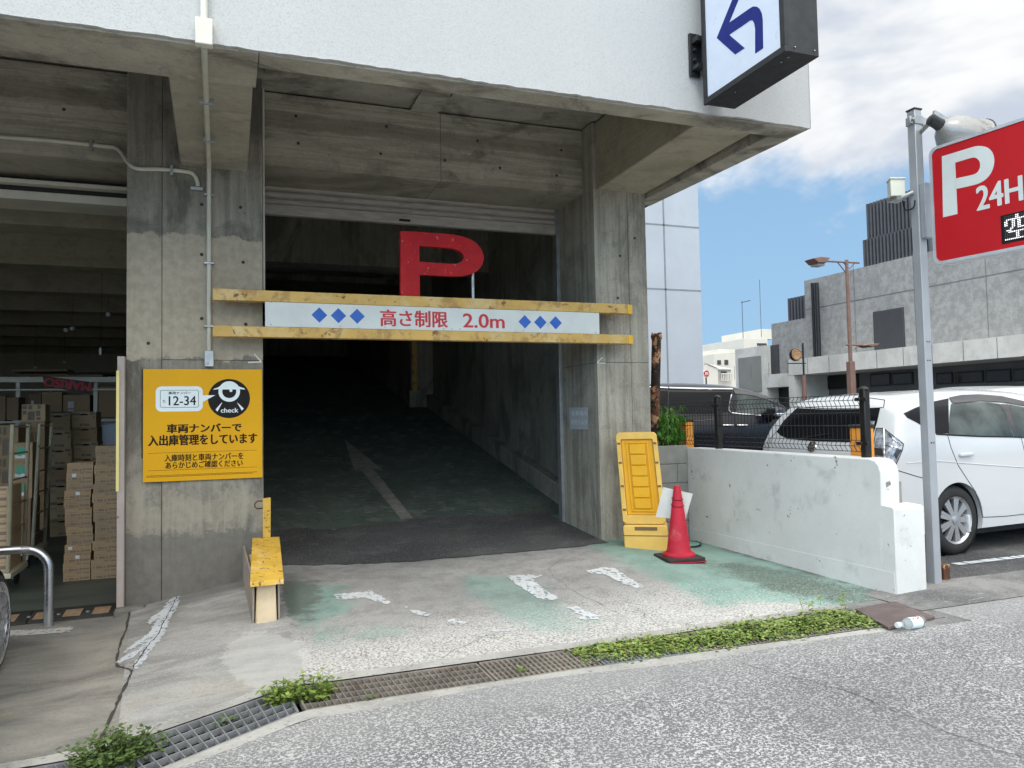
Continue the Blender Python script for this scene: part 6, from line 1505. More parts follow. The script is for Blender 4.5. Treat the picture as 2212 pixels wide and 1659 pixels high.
facebox(t, zt6(735, 405), zt6(1110, 700), 75, 12, 'farwhite', 'wall'); facebox(t, zt6(1000, 262), zt6(1180, 420), 77, 8, 'farwhite', 'roof_tower')
facebox(t, zt6(945, 478), zt6(1090, 515), 74.9, .15, 'darkdoor', 'window')
a = at(*zt6(725, 400), Y=75); m = M(); m.tube([a, a + Vector((0, 0, 4.4))], .035, 5); m.tube([a + Vector((-.1, 0, 4.2)), a + Vector((1.2, 0, 4.5))], .05, 5); m.build('antenna', 'darkdoor', t); m = M(); a2 = at(*zt6(1005, 380), Y=77); m.tube([a2, a2 + Vector((0, 0, 7))], .03, 5); m.build('antenna', 'darkdoor', t)
t = thing('far_shed', 'pale metal shed with a sloping roof and balcony in front of the cream house', 'building', at(1545, 830, Y=55))
a, b = at(*zt6(130, 1025), Y=55), at(*zt6(335, 870), Y=55); c_ = at(*zt6(580, 880), Y=55); r_ = at(*zt6(190, 808), Y=55); d_ = at(*zt6(470, 815), Y=55)
m = M(); m.prism([(a.x - 1, 55, a.z - 3), (b.x, 55, a.z - 3), (b.x, 55, b.z), (r_.x, 55, r_.z), (a.x - 1, 55, b.z + .3)], (0, 6, 0)); m.build('gable_wall', 'farwhite', t)
m = M(); m.box(b.x + .02, c_.x, 55.4, 60, a.z - 3, b.z - .05); m.build('wall', 'farwhite', t)
m = M(); m.prism([(r_.x - .1, 54.9, r_.z + .05), (b.x, 54.9, b.z + .02), (c_.x + .1, 55.2, c_.z), (d_.x, 58, d_.z + .2)], (0, .5, .12)); m.build('roof', 'farroof', t)
p_, q_ = at(*zt6(392, 912), Y=55.3), at(*zt6(476, 1010), Y=55.3); m = M(); m.box(p_.x, q_.x, 55.3, 55.45, q_.z, p_.z); m.build('window', 'darkglass', t)
m = M()
for i in range(7): xx = lerp(p_.x - .2, q_.x + .3, i / 6); m.box(xx - .04, xx + .04, 55.0, 55.06, q_.z - .3, lerp(q_.z, p_.z, .5))
m.box(p_.x - .25, q_.x + .35, 54.98, 55.08, lerp(q_.z, p_.z, .5), lerp(q_.z, p_.z, .5) + .1); m.build('balcony_rail', 'farwhite', t)
# round red roadside sign
q = at(1526, 807, Y=40); t = thing('round_sign', 'round red sign with a white rim beyond the van roof', 'sign', q)
r = 6.5 / 1660 * 45; m = M(); m.lathe([(r * 1.35, 0), (r * 1.35, .05)], q, 28, axis='y'); m.build('rim', 'white', t); m = M(); m.lathe([(r * 1.1, -.02), (r * 1.1, .0)], q, 28, axis='y'); fcs = m.build('disc', 'redpanel', t)
m = M()
for dx_ in (-.08, .0, .09): m.box(q.x + dx_ - .02, q.x + dx_ + .02, q.y - .03, q.y - .021, q.z - .1, q.z + .06)
m.box(q.x - .12, q.x + .12, q.y - .03, q.y - .021, q.z + .06, q.z + .09); m.build('mark', 'white', fcs)
m = M(); m.tube([(q.x, q.y + .05, .1), (q.x, q.y + .05, q.z)], .05, 8); m.build('pole', 'darkdoor', t)
# street lamp
LY = 14.3; lb = at(1838, 800, Y=LY); ltop = at(1836, 562, Y=LY)
t = thing('street_lamp', 'brown street lamp with flat head on a long arm and second lower arm', 'street lamp', (lb.x, LY, .15))
m = M(); m.tube([(lb.x, LY, .1), (lb.x, LY, ltop.z)], .05, 12, taper=[1.1, .8]); m.build('pole', 'rustsmooth', t)
bz_ = at(*tz(1222, 700), Y=LY).z; m = M(); m.box(lb.x - .072, lb.x + .072, LY - .072, LY + .072, .1, bz_); m.build('base_sleeve', 'rustsmooth', t, bevel=.01)
h0, h1 = at(*tz(1065, 122), Y=LY), at(*tz(1262, 132), Y=LY); m = M(); m.tube([h0, h1], .022, 8); k = at(*tz(1138, 128), Y=LY); k2 = at(*tz(1200, 205), Y=LY); m.tube([k, k2], .014, 6); m.tube([at(*tz(1170, 128), Y=LY), at(*tz(1200, 160), Y=LY)], .014, 6); m.tube([at(*tz(1240, 130), Y=LY), at(*tz(1208, 165), Y=LY)], .014, 6); m.build('arm', 'rustsmooth', t)
def lamp_head(P, nm):
    m = M(); a = [Vector(p) for p in P]; m.prism([p + Vector((0, -.17, 0)) for p in a], (0, .34, 0)); return m.build(nm, 'rustsmooth', t, bevel=.02)
lh = lamp_head([at(*tz(*q), Y=LY) for q in ((973, 112), (1010, 103), (1069, 108), (1045, 140), (1000, 140))], 'lamp_head')
m = M(); a, b = at(*tz(1003, 139), Y=LY), at(*tz(1043, 139), Y=LY); m.box(a.x, b.x, LY - .12, LY + .12, a.z - .05, a.z + .01); m.build('lamp_glass', 'lampwhite', lh)
m = M(); m.tube([at(*tz(1188, 605), Y=LY), at(*tz(1300, 605), Y=LY)], .02, 8); m.tube([at(*tz(1235, 632), Y=LY), at(*tz(1258, 607), Y=LY)], .012, 6); m.build('arm', 'rustsmooth', t)
lamp_head([at(*tz(*q), Y=LY) for q in ((1275, 610), (1300, 600), (1352, 600), (1340, 615), (1310, 620))], 'lamp_head')
# round wooden shop sign
WY = 19.0; cq = at(*zt6(1528, 655), Y=WY); r = 96 * .1406 / 1660 * (cq - EYE).dot(FW)
MAT['woodsign'] = std('tan_wood_sign', (0.46, 0.29, 0.17), 0.7, var=0.06); MAT['woodink'] = std('brown_sign_ink', (0.20, 0.09, 0.04), 0.7)
pq = at(*zt6(1652, 900), Y=WY); pq2 = at(*zt6(1640, 480), Y=WY)
t = thing('shop_sign', 'round tan wooden sign in a black ring on a thin brown pole', 'sign', (pq.x, WY, .15))
m = M(); m.lathe([(r * 1.02, -.05), (r * 1.06, -.03), (r * 1.06, .03), (r * 1.02, .05)], cq, 32, axis='y'); m.build('ring', 'pipeblack', t)
m = M(); m.lathe([(r * .96, -.07), (r * .96, -.052)], cq, 32, axis='y'); fcw = m.build('wooden_face', 'woodsign', t)
m = M(); m.tube([cq + Vector((r * .82 * cos(a), -.072, r * .82 * sin(a))) for a in [i * pi / 16 for i in range(32)]], .012, 5, closed=True); m.build('ring_line', 'woodink', fcw)
# brush strokes of the sign, too small to read
m = M(); random.seed(14)
for sx2 in (-.42, -.2, .02, .24, .44):
    for k in range(3):
        p = cq + Vector((r * (sx2 + random.uniform(-.05, .05)), -.073, r * random.uniform(-.35, .2))); d = Vector((random.uniform(-.1, .12), 0, random.uniform(.1, .28))) * r; m.tube([p, p + d], r * .035, 5)
for k in range(8):
    p = cq + Vector((r * (-.4 + k * .11), -.073, r * .45)); m.tube([p, p + Vector((r * .06, 0, 0))], r * .04, 5)
m.build('brush_strokes', 'woodink', fcw).name = 'brush_stroke_mark'
m = M(); m.tube([(pq.x, WY, .1), (pq2.x, WY, pq2.z)], .03, 8); a = at(*zt6(1412, 790), Y=WY); b = at(*zt6(1690, 788), Y=WY); m.tube([a, b], .018, 6); m.tube([cq + Vector((r, 0, r * .5)), (pq.x, WY, cq.z + r * .5)], .018, 6); m.tube([cq + Vector((r * .9, 0, -r * .5)), (pq.x, WY, cq.z - r * .5)], .018, 6); m.build('pole', 'pipeblack', t)
m = M(); m.tube([(pq.x, WY, .1), (pq.x, WY, at(*zt6(1650, 970), Y=WY).z)], .07, 8); m.build('pole_sleeve', 'rustsmooth', t)

# ================================================================== VEHICLES
def paint(name, col, rough=.25, coat=.8, metal=0.0):
    m, nt, b = newmat(name); v = coords(nt, False)
    c = mix(nt, step(nt, noise(nt, v, 1.3, 4), .3, .7), tuple(x * .97 for x in col), col)
    nt.links.new(c, b.inputs['Base Color']); b.inputs['Roughness'].default_value = rough; b.inputs['Metallic'].default_value = metal
    b.inputs['Coat Weight'].default_value = coat; b.inputs['Coat Roughness'].default_value = .04; return m
MAT['pearl'] = paint('pearl_white_paint', (.62, .635, .65)); MAT['navy'] = paint('near_black_blue_paint', (.006, .008, .015), .16, .0)
MAT['navy'].node_tree.nodes['Principled BSDF'].inputs['Specular IOR Level'].default_value = .35
MAT['silver'] = paint('silver_paint', (.50, .51, .52), .3, .7, .4)
MAT['blackcar'] = paint('black_car_paint', (.012, .012, .014), .2, 1.0)
MAT['glass'] = std('tinted_car_glass', (0.007, 0.008, 0.010), 0.06, var=0, spec=.12)
MAT['cabin'] = std('greenish_clear_car_glass', (0.06, 0.075, 0.072), 0.05, var=.6, vs=2.5, spec=.3)
MAT['visor'] = std('smoked_visor', (0.045, 0.04, 0.042), 0.12, var=0, spec=.7)
MAT['chrome'] = std('chrome_trim', (0.75, 0.76, 0.78), 0.08, 1.0, 0.02)
MAT['lampclear'] = std('clear_lamp_lens', (0.36, 0.40, 0.46), 0.12, 0.35, 0.55, 20, spec=.6)
MAT['lampred'] = std('red_lamp_lens', (0.30, 0.01, 0.012), 0.1, var=.1)
MAT['tyre'] = std('tyre_rubber', (0.020, 0.020, 0.021), 0.75, var=.2, vs=9)
MAT['alloy'] = std('silver_alloy_wheel', (0.50, 0.51, 0.53), 0.32, 0.75, .06)
MAT['alloydark'] = std('black_liner_and_seam', (0.02, 0.02, 0.022), 0.7)  # black colour of arch liners, underbody and seams
def catmull(pts, x):
    """smooth profile through points sorted by x"""
    if x <= pts[0][0]: return pts[0][1]
    for i in range(len(pts) - 1):
        if x <= pts[i + 1][0]:
            (x1, y1), (x2, y2) = pts[i], pts[i + 1]
            h = x2 - x1; d = (y2 - y1) / h
            def slope(k):
                if k <= 0 or k >= len(pts) - 1: return None
                a = (pts[k][1] - pts[k - 1][1]) / (pts[k][0] - pts[k - 1][0]); b = (pts[k + 1][1] - pts[k][1]) / (pts[k + 1][0] - pts[k][0])
                return 0 if a * b <= 0 else 2 * a * b / (a + b)
            m1, m2 = slope(i), slope(i + 1); m1 = d if m1 is None else m1; m2 = d if m2 is None else m2
            t = (x - x1) / h
            return (2 * t ** 3 - 3 * t * t + 1) * y1 + (t ** 3 - 2 * t * t + t) * h * m1 + (-2 * t ** 3 + 3 * t * t) * y2 + (t ** 3 - t * t) * h * m2
    return pts[-1][1]
def wheel(parent, c, r, side, spokes=9, rim=.66, style='spoke', wide=.2):
    """c: centre of the outer face in the car's own space; side -1 right, +1 left"""
    s = side; c = Vector(c); m = M()
    m.lathe([(r * rim, -s * .01), (r * (rim + .03), s * .0), (r * .86, s * .004), (r * .95, -s * .012), (r, -s * .045), (r, -s * (wide - .045)), (r * .95, -s * (wide - .01)), (r * rim, -s * wide)], c, 44, axis='y', caps=False)
    w = m.build('wheel', 'tyre', parent, ang=50)
    m = M(); R = r * rim
    m.lathe([(R * 1.03, s * .002), (R * 1.0, -s * .006), (R * .93, -s * .02), (R * .90, -s * .09), (R * .2, -s * .095)], c, 40, axis='y', mi=0, caps=False)
    if style == 'spoke':
        for k in range(spokes):
            a = 2 * pi * k / spokes
            for da in (-.10, .10):
                p = []
                for rr, aa, wd in ((.16, a + da * .3, .09), (.97, a + da, .075)):
                    p.append((rr * R, aa, wd * R))
                (r1, a1, w1), (r2, a2, w2) = p
                q = [c + Vector((r1 * cos(a1) - w1 * sin(a1), s * -.008, r1 * sin(a1) + w1 * cos(a1))), c + Vector((r2 * cos(a2) - w2 * sin(a2), -s * .014, r2 * sin(a2) + w2 * cos(a2))), c + Vector((r2 * cos(a2) + w2 * sin(a2), -s * .014, r2 * sin(a2) - w2 * cos(a2))), c + Vector((r1 * cos(a1) + w1 * sin(a1), -s * .008, r1 * sin(a1) - w1 * cos(a1)))]
                m.prism(q, (0, -s * .03, 0))
    else:
        # dished disc with a ring of oval slots
        n = 20; vs = []
        m.lathe([(R * .99, -s * .006), (R * .78, s * .012), (R * .78, -s * .02), (R * .98, -s * .02)], c, 60, axis='y', caps=False)
        for k in range(n):
            a = 2 * pi * (k + .5) / n; 
            for (ra, rb_, ww) in ((.50, .80, .05),):
                q = [c + Vector((ra * R * cos(a) - ww * R * sin(a) * .6, s * .012, ra * R * sin(a) + ww * R * cos(a) * .6)), c + Vector((rb_ * R * cos(a) - ww * R * sin(a), s * .013, rb_ * R * sin(a) + ww * R * cos(a))), c + Vector((rb_ * R * cos(a) + ww * R * sin(a), s * .013, rb_ * R * sin(a) - ww * R * cos(a))), c + Vector((ra * R * cos(a) + ww * R * sin(a) * .6, s * .012, ra * R * sin(a) - ww * R * cos(a) * .6))]
                m.prism(q, (0, -s * .03, 0))
        m.lathe([(R * .52, s * .014), (R * .42, s * .02), (R * .40, -s * .02), (R * .52, -s * .02)], c, 40, axis='y', caps=False)
        for k in range(7):
            a = 2 * pi * k / 7; q = []
            for rr, ww in ((.15, .06), (.45, .07)):
                q.append((rr * R, ww * R))
            (r1, w1), (r2, w2) = q
            m.prism([c + Vector((r1 * cos(a) - w1 * sin(a), s * .016, r1 * sin(a) + w1 * cos(a))), c + Vector((r2 * cos(a) - w2 * sin(a), s * .018, r2 * sin(a) + w2 * cos(a))), c + Vector((r2 * cos(a) + w2 * sin(a), s * .018, r2 * sin(a) - w2 * cos(a))), c + Vector((r1 * cos(a) + w1 * sin(a), s * .016, r1 * sin(a) - w1 * cos(a)))], (0, -s * .03, 0))
    m.lathe([(R * .20, -s * .03), (R * .19, s * .0), (R * .10, s * .006)], c, 20, axis='y')
    m.build('rim', 'alloy', w, ang=40)
    m = M(); m.lathe([(R * .9, -s * .06), (R * .1, -s * .058)], c, 24, axis='y'); m.build('wheel_back', 'alloydark', w)
class Car:
    def __init__(c, name, label, loc, rotz, L, W_, prof, plan, belt, zb, pmat, wx, r, tumble=.17, group=None, p=6.0, archr=None, capf=None, spokes=9, style='spoke', cat='car', bulge=.05, rim=.66):
        c.t = thing(name, label, cat, loc, rotz, group, local=True); c.mw = Matrix.Translation(loc) @ Matrix.Rotation(rotz, 4, 'Z'); c.inv = c.mw.inverted(); c.W = W_; c.L = L
        N = 110; K1, K2 = 16, 12; m = M(); rows = []
        for i in range(N + 1):
            u = i / N; x = L * (.5 - .5 * cos(pi * u)); zt = catmull(prof, x); w = catmull(plan, x); z0 = zb + .10 * max(0, 1 - min(x, L - x) / .35) ** 2
            zt = max(zt, z0 + .12); zc = max(z0 + .05, zt - max(.12, (zt - belt) * .42 if zt > belt + .2 else .14)); sec = []
            if capf: zc = max(z0 + .05, zt - capf)
            def side(z):
                v = 1 - bulge * ((belt - .25 - z) / (belt - zb)) ** 2
                if z > belt: v -= tumble * ((z - belt) / max(.3, 1.55 - belt)) ** 1.25
                return w * v
            sec.append((0, z0)); sec.append((w * .86, z0))
            for k in range(K1 + 1): z = lerp(z0 + .03, zc, k / K1); sec.append((side(z), z))
            for k in range(1, K2 + 1):
                a = pi / 2 * k / K2; e = .42; cw = max(0, cos(a)) ** e if k < K2 else 0; sw = sin(a) ** (1 / 1.15 * .75 + .35)
                z = lerp(zc, zt, min(1, sin(a) ** .9)); sec.append((side(min(z, zt)) * (cos(a) ** .38 if k < K2 else 0), z))
            ring = [(x, -y, z) for y, z in sec] + [(x, y, z) for y, z in sec[-2:0:-1]]; rows.append(ring)
        n = len(rows[0]); vs = [p_ for rr in rows for p_ in rr]; fs = []
        for i in range(N):
            for j in range(n): fs.append((i * n + j, i * n + (j + 1) % n, (i + 1) * n + (j + 1) % n, (i + 1) * n + j))
        fs += [tuple(range(n)), tuple(range(N * n, (N + 1) * n))[::-1]]
        m.add(vs, fs); o = m.build('body', pmat, c.t, ang=50); c.body = o
        c.bvh = BVHTree.FromPolygons([v.co for v in o.data.vertices], [p_.vertices for p_ in o.data.polygons])
        ar = archr or r * 1.09; k = M()
        for x in wx:
            for s in (-1, 1): k.lathe([(ar, s * (W_ / 2 - .30)), (ar, s * (W_ / 2 + .3))], (x, 0, r), 48, axis='y')
        cut = k.build('cut', pmat, c.t); md = o.modifiers.new('arch', 'BOOLEAN'); md.operation = 'DIFFERENCE'; md.object = cut; md.solver = 'EXACT'
        dg = bpy.context.evaluated_depsgraph_get(); me = bpy.data.meshes.new_from_object(o.evaluated_get(dg)); o.modifiers.clear(); old = o.data; o.data = me; bpy.data.meshes.remove(old)
        me.name = 'body'; me.polygons.foreach_set('use_smooth', [True] * len(me.polygons)); me.set_sharp_from_angle(angle=radians(48))
        cm = cut.data; bpy.data.objects.remove(cut); bpy.data.meshes.remove(cm)
        for x in wx:
            for s in (-1, 1): M().lathe([(ar - .006, s * (W_ / 2 - .06)), (ar - .006, s * (W_ / 2 - .292)), (.05, s * (W_ / 2 - .294))], (x, 0, r), 40, axis='y', caps=False).build('arch_liner', 'alloydark', c.t)
        for x in wx:
            for s in (-1, 1):
                wheel(c.t, (x, s * (W_ / 2 - .035), r), r, s, spokes, rim, style)
        u = M(); u.box(.5, L - .5, -W_ / 2 + .2, W_ / 2 - .2, zb - .06, zb + .02); u.build('underbody', 'alloydark', c.t)
    def hit(c, o, d):
        h = c.bvh.ray_cast(o, d)
        return h[0], h[1]
    def px(c, q):
        d = (c.inv.to_3x3() @ ray(*q)).normalized(); o = c.inv @ EYE; h, n = c.hit(o, d)
        if h is None:
            # the ray grazes past the body: take the closest point of the surface along it
            best = None
            for k in range(60):
                p = o + d * (3 + k * .15); l = c.bvh.find_nearest(p)
                if best is None or l[3] < best[2]: best = (l[0], l[1], l[3])
            h, n = best[0], best[1]
        if n.dot(d) > 0: n = -n
        return h, n
    def sd(c, q, s=-1):                                             # side projection: (x, z)
        h, n = c.hit(Vector((q[0], s * 3, q[1])), Vector((0, -s, 0)))
        if h is None: l = c.bvh.find_nearest(Vector((q[0], s * c.W / 2, q[1]))); h, n = l[0], l[1]
        return h, (n if n.y * s > 0 else -n)
    def rear(c, q):
        h, n = c.hit(Vector((-2, q[0], q[1])), Vector((1, 0, 0)))
        if h is None: l = c.bvh.find_nearest(Vector((0, q[0], q[1]))); h, n = l[0], l[1]
        return h, (n if n.x < 0 else -n)
    def front(c, q):
        h, n = c.hit(Vector((c.L + 2, q[0], q[1])), Vector((-1, 0, 0)))
        if h is None: l = c.bvh.find_nearest(Vector((c.L, q[0], q[1]))); h, n = l[0], l[1]
        return h, (n if n.x > 0 else -n)
    def decal(c, poly, mat, name, fn=None, lift=.004, cell=None, parent=None, mirror=False, **kw):
        """a pane or lens lying on the body: outline projected onto the surface"""
        fn = fn or c.px; P = []
        xs = [p[0] for p in poly]; ys = [p[1] for p in poly]; cell = cell or max(max(xs) - min(xs), max(ys) - min(ys)) / 26
        for a, b in zip(poly, poly[1:] + poly[:1]):
            k = max(1, int(sqrt((a[0] - b[0]) ** 2 + (a[1] - b[1]) ** 2) / cell)); P += [(lerp(a[0], b[0], i / k), lerp(a[1], b[1], i / k)) for i in range(k)]
        nb = len(P)
        def inside(q):
            r_ = False; j = len(poly) - 1
            for i in range(len(poly)):
                (xi, yi), (xj, yj) = poly[i], poly[j]
                if (yi > q[1]) != (yj > q[1]) and q[0] < (xj - xi) * (q[1] - yi) / (yj - yi) + xi: r_ = not r_
                j = i
            return r_
        x = min(xs) + cell * .5
        while x < max(xs):
            y = min(ys) + cell * .5
            while y < max(ys):
                if inside((x, y)) and min((x - p[0]) ** 2 + (y - p[1]) ** 2 for p in P[:nb]) > (cell * .5) ** 2: P.append((x, y))
                y += cell
            x += cell
        v2, e2, f2, *_ = geometry.delaunay_2d_cdt([Vector(p) for p in P], [(i, (i + 1) % nb) for i in range(nb)], [], 1, 1e-6)
        vs = []
        for p in v2:
            h, n = fn((p.x, p.y), **kw); vs.append(h + n * lift)
        m = M(); m.add(vs, [tuple(f) for f in f2]); o = m.build(name, mat, parent or c.t, ang=60)
        if mirror:
            m2 = M(); m2.add([(v.x, -v.y, v.z) for v in vs], [tuple(f)[::-1] for f in f2]); m2.build(name, mat, parent or c.t, ang=60)
        return o
    def seam(c, path, mat='alloydark', name='door_seam', r=.0035, fn=None, mirror=False, lift=.001, n=6, **kw):
        fn = fn or c.px; P = []
        for a, b in zip(path, path[1:]): P += [(lerp(a[0], b[0], i / n), lerp(a[1], b[1], i / n)) for i in range(n)]
        P.append(path[-1]); Q = [h + nn * lift for h, nn in (fn(p, **kw) for p in P)]
        m = M(); m.tube(Q, r, 5); o = m.build(name, mat, c.t)
        if mirror: m = M(); m.tube([(q.x, -q.y, q.z) for q in Q], r, 5); m.build(name, mat, c.t)
        return o
Z5 = lambda a, b: (1382.4 + .375 * a, 518.4 + .375 * b)
Z6 = lambda a, b: (1296 + .414 * a, 864 + .414 * b)
Z8 = lambda a, b: (1417 + .2422 * a, 812.2 + .2422 * b)
# ---- white wagon parked behind the wall
W1 = Car('parked_car', 'white wagon parked tail-on behind the wall, clear tail lamp and dark rear window', (5.45, 6.125, .15), radians(4.4), 4.63, 1.775,
    [(0, .60), (.02, .80), (.05, .98), (.10, 1.10), (.20, 1.26), (.31, 1.42), (.42, 1.505), (.6, 1.53), (1.0, 1.558), (1.6, 1.575), (2.2, 1.56), (2.7, 1.50), (3.2, 1.31), (3.62, 1.09), (3.75, 1.03), (4.15, .92), (4.45, .78), (4.58, .62), (4.63, .45)],
    [(0, .60), (.04, .74), (.12, .825), (.3, .868), (.7, .885), (3.7, .885), (4.1, .84), (4.4, .72), (4.57, .55), (4.63, .36)], 1.0, .20, 'pearl', (.875, 3.66), .325, tumble=.19)
W1.decal([Z8(*q) for q in ((1258, 287), (1500, 300), (1800, 298), (2002, 288), (1975, 410), (1940, 520), (1905, 590), (1700, 592), (1400, 582), (1180, 562), (1112, 532), (1078, 498), (1140, 400))], 'glass', 'rear_window')
W1.decal([Z8(*q) for q in ((1968, 467), (2035, 470), (2205, 606), (2195, 660), (2125, 822), (2052, 830), (2010, 770), (1928, 722), (1945, 600))], 'lampclear', 'tail_lamp')
W1.seam([Z8(2035, 470), Z8(2038, 720), Z8(2090, 790)], 'chrome', 'lamp_divider', .005, lift=.006); W1.seam([Z8(2040, 620), Z8(2150, 640)], 'chrome', 'lamp_divider', .005, lift=.006)
W1.decal([Z8(*q) for q in ((1935, 640), (2025, 650), (2030, 715), (1930, 705))], 'visor', 'reverse_lamp', lift=.007)
W1.decal([Z8(*q) for q in ((2150, 645), (2190, 660), (2140, 745), (2118, 700))], 'visor', 'lamp_inset', lift=.007)
W1.decal([Z5(*q) for q in ((1518, 1000), (1590, 966), (1690, 932), (1776, 914), (1778, 1115), (1705, 1117), (1640, 1080), (1590, 1050), (1540, 1025))], 'glass', 'quarter_window', mirror=True)
W1.decal([Z5(*q) for q in ((1790, 945), (1900, 935), (2000, 936), (2072, 946), (2105, 1005), (2152, 1132), (1940, 1128), (1776, 1120), (1782, 1010))], 'cabin', 'door_window', mirror=True)
W1.decal([Z5(*q) for q in ((2122, 948), (2212, 965), (2290, 1000), (2400, 1075), (2400, 1130), (2180, 1133))], 'cabin', 'door_window', mirror=True)
W1.decal([Z5(*q) for q in ((1776, 912), (1850, 898), (1950, 894), (2080, 904), (2240, 940), (2240, 962), (2092, 938), (1960, 930), (1800, 944))], 'visor', 'window_visor', lift=.012, mirror=True)
W1.seam([Z6(*q) for q in ((1812, 178), (1832, 250), (1868, 340), (1920, 420), (1960, 480), (1985, 560), (1998, 612), (2120, 606), (2300, 585))], mirror=True)
W1.seam([Z6(*q) for q in ((2196, 190), (2230, 330), (2290, 560))], mirror=True)
W1.seam([Z8(*q) for q in ((1075, 498), (1020, 560), (1000, 640), (1010, 800))], name='hatch_seam'); W1.seam([Z8(*q) for q in ((1010, 690), (1250, 715), (1700, 716), (1880, 712))], name='hatch_seam', r=.004)
W1.seam([Z8(*q) for q in ((1235, 272), (1500, 292), (1850, 292), (2030, 282), (2040, 215), (1900, 195))], name='spoiler_seam', r=.004)
W1.seam([Z8(*q) for q in ((1968, 467), (2035, 470), (2205, 606), (2195, 660), (2125, 822), (2052, 830), (2010, 770), (1928, 722), (1945, 600), (1968, 467))], 'alloydark', 'lamp_edge', .0045, lift=.004, n=4)
W1.seam([Z8(2075, 520), Z8(2180, 620)], 'chrome', 'lamp_divider', .006, lift=.007); W1.seam([Z8(2045, 780), Z8(2110, 760)], 'chrome', 'lamp_divider', .006, lift=.007)
W1.seam([Z6(*q) for q in ((1535, 362), (1600, 382), (1665, 402), (1740, 420))], name='bumper_seam', mirror=True)
W1.decal([Z5(*q) for q in ((2074, 946), (2120, 948), (2178, 1133), (2155, 1132), (2107, 1005))], 'visor', 'door_pillar', lift=.005, mirror=True)
W1.seam([Z5(*q) for q in ((1706, 1119), (1776, 1123), (1940, 1131), (2152, 1135), (2212, 1137))], 'black', 'belt_trim', .007, lift=.004, mirror=True)
W1.seam([Z6(*q) for q in ((1600, 330), (1760, 318), (1900, 330), (2212, 352))], 'pearl', 'side_crease', .005, lift=.001, mirror=True)
m = M(); fl = W1.px(Z6(1936, 612))[0]; m.box(fl.x - .02, fl.x + .012, fl.y + .01, fl.y + .16, fl.z - .14, fl.z + .02); m.build('mud_flap', 'pearl', W1.t, bevel=.006)
h, n = W1.px(Z6(1905, 284))
m = M(); m.obox(h + Vector((0, -.018, .0)), (.095, 0, .002), (0, .012, 0), (0, 0, .016)); m.build('door_handle', 'pearl', W1.t, bevel=.01, seg=3)
h, n = W1.px(Z8(1393, 632)); m = M(); m.lathe([(.056, .0), (.050, .012), (.045, .006)], h + n * .002, 24, rot=Vector((0, 0, 1)).rotation_difference(n).to_matrix()); em = m.build('emblem', 'chrome', W1.t)
m = M(); q_ = Vector((0, 0, 1)).rotation_difference(n).to_matrix(); c0 = h + n * .013; m.tube([c0 + q_ @ Vector((.018 * cos(a), .044 * sin(a), 0)) for a in [i * pi / 10 for i in range(20)]], .005, 5, closed=True); m.tube([c0 + q_ @ Vector((.044 * cos(a), .018 * sin(a) + .018, 0)) for a in [i * pi / 10 for i in range(20)]], .005, 5, closed=True); m.build('emblem_ring', 'visor', em)
W1.seam([Z8(1300, 560), Z8(1500, 530), Z8(1560, 520)], 'black', 'rear_wiper', .008, lift=.012)
W1.decal([(.80, .50), (.82, .62), (.60, .62), (.40, .60), (.40, .50)], 'lampred', 'reflector', W1.rear, cell=.05)
W1.decal([(-.26, .62), (.26, .62), (.26, .45), (-.26, .45)], 'label', 'licence_plate', W1.rear, lift=.012, cell=.08)
W1.decal([(-.62, 1.06), (.62, 1.06), (.56, 1.44), (-.56, 1.44)], 'glass', 'windscreen', W1.front, cell=.08)
h, n = W1.px(Z8(1930, 430)); W1.decal([Z8(*q) for q in ((1915, 405), (1958, 405), (1945, 450), (1908, 455))], 'lampclear', 'window_sticker', lift=.008)
# ---- dark van beyond it
W2 = Car('parked_van', 'near-black minivan with chrome window trim parked side-on behind the mesh fence', (4.27, 9.92, .15), 0.0, 4.60, 1.84,
    [(0, .8), (.03, 1.2), (.08, 1.5), (.18, 1.68), (.35, 1.76), (.8, 1.80), (1.8, 1.82), (2.4, 1.80), (2.9, 1.72), (3.2, 1.62), (3.6, 1.33), (3.85, 1.15), (4.0, 1.08), (4.35, .98), (4.5, .82), (4.58, .62), (4.60, .5)],
    [(0, .70), (.05, .80), (.15, .87), (.4, .91), (3.9, .91), (4.2, .86), (4.45, .72), (4.60, .45)], 1.12, .20, 'navy', (.9, 3.7), .35, tumble=.10, cat='van', capf=.13)
W2.decal([Z8(*q) for q in ((30, 135), (105, 136), (100, 330), (30, 330))], 'glass', 'rear_side_window', mirror=True)
W2.decal([Z8(*q) for q in ((118, 142), (400, 146), (676, 140), (655, 200), (640, 320), (480, 340), (118, 335))], 'glass', 'sliding_door_window', mirror=True)
W2.decal([Z8(*q) for q in ((716, 165), (790, 168), (880, 180), (985, 215), (1040, 245), (1045, 300), (930, 340), (716, 325))], 'cabin', 'door_window', mirror=True)
W2.decal([Z8(*q) for q in ((1062, 262), (1140, 310), (1200, 345), (1140, 372), (1066, 345))], 'cabin', 'quarter_window', mirror=True)
W2.decal([Z8(*q) for q in ((690, 128), (780, 130), (900, 160), (1000, 200), (1060, 240), (985, 215), (880, 180), (790, 166), (700, 160))], 'visor', 'window_visor', lift=.012)
W2.seam([Z8(-200, 98), Z8(35, 108), Z8(105, 112)], 'chrome', 'window_trim', .014, lift=.008); W2.seam([Z8(115, 112), Z8(400, 118), Z8(678, 122)], 'chrome', 'window_trim', .016, lift=.008, mirror=True)
W2.seam([Z8(672, 168), Z8(655, 240), Z8(648, 300), Z8(665, 330), Z8(760, 342), Z8(930, 352)], 'chrome', 'window_trim', .011, lift=.008, mirror=True)
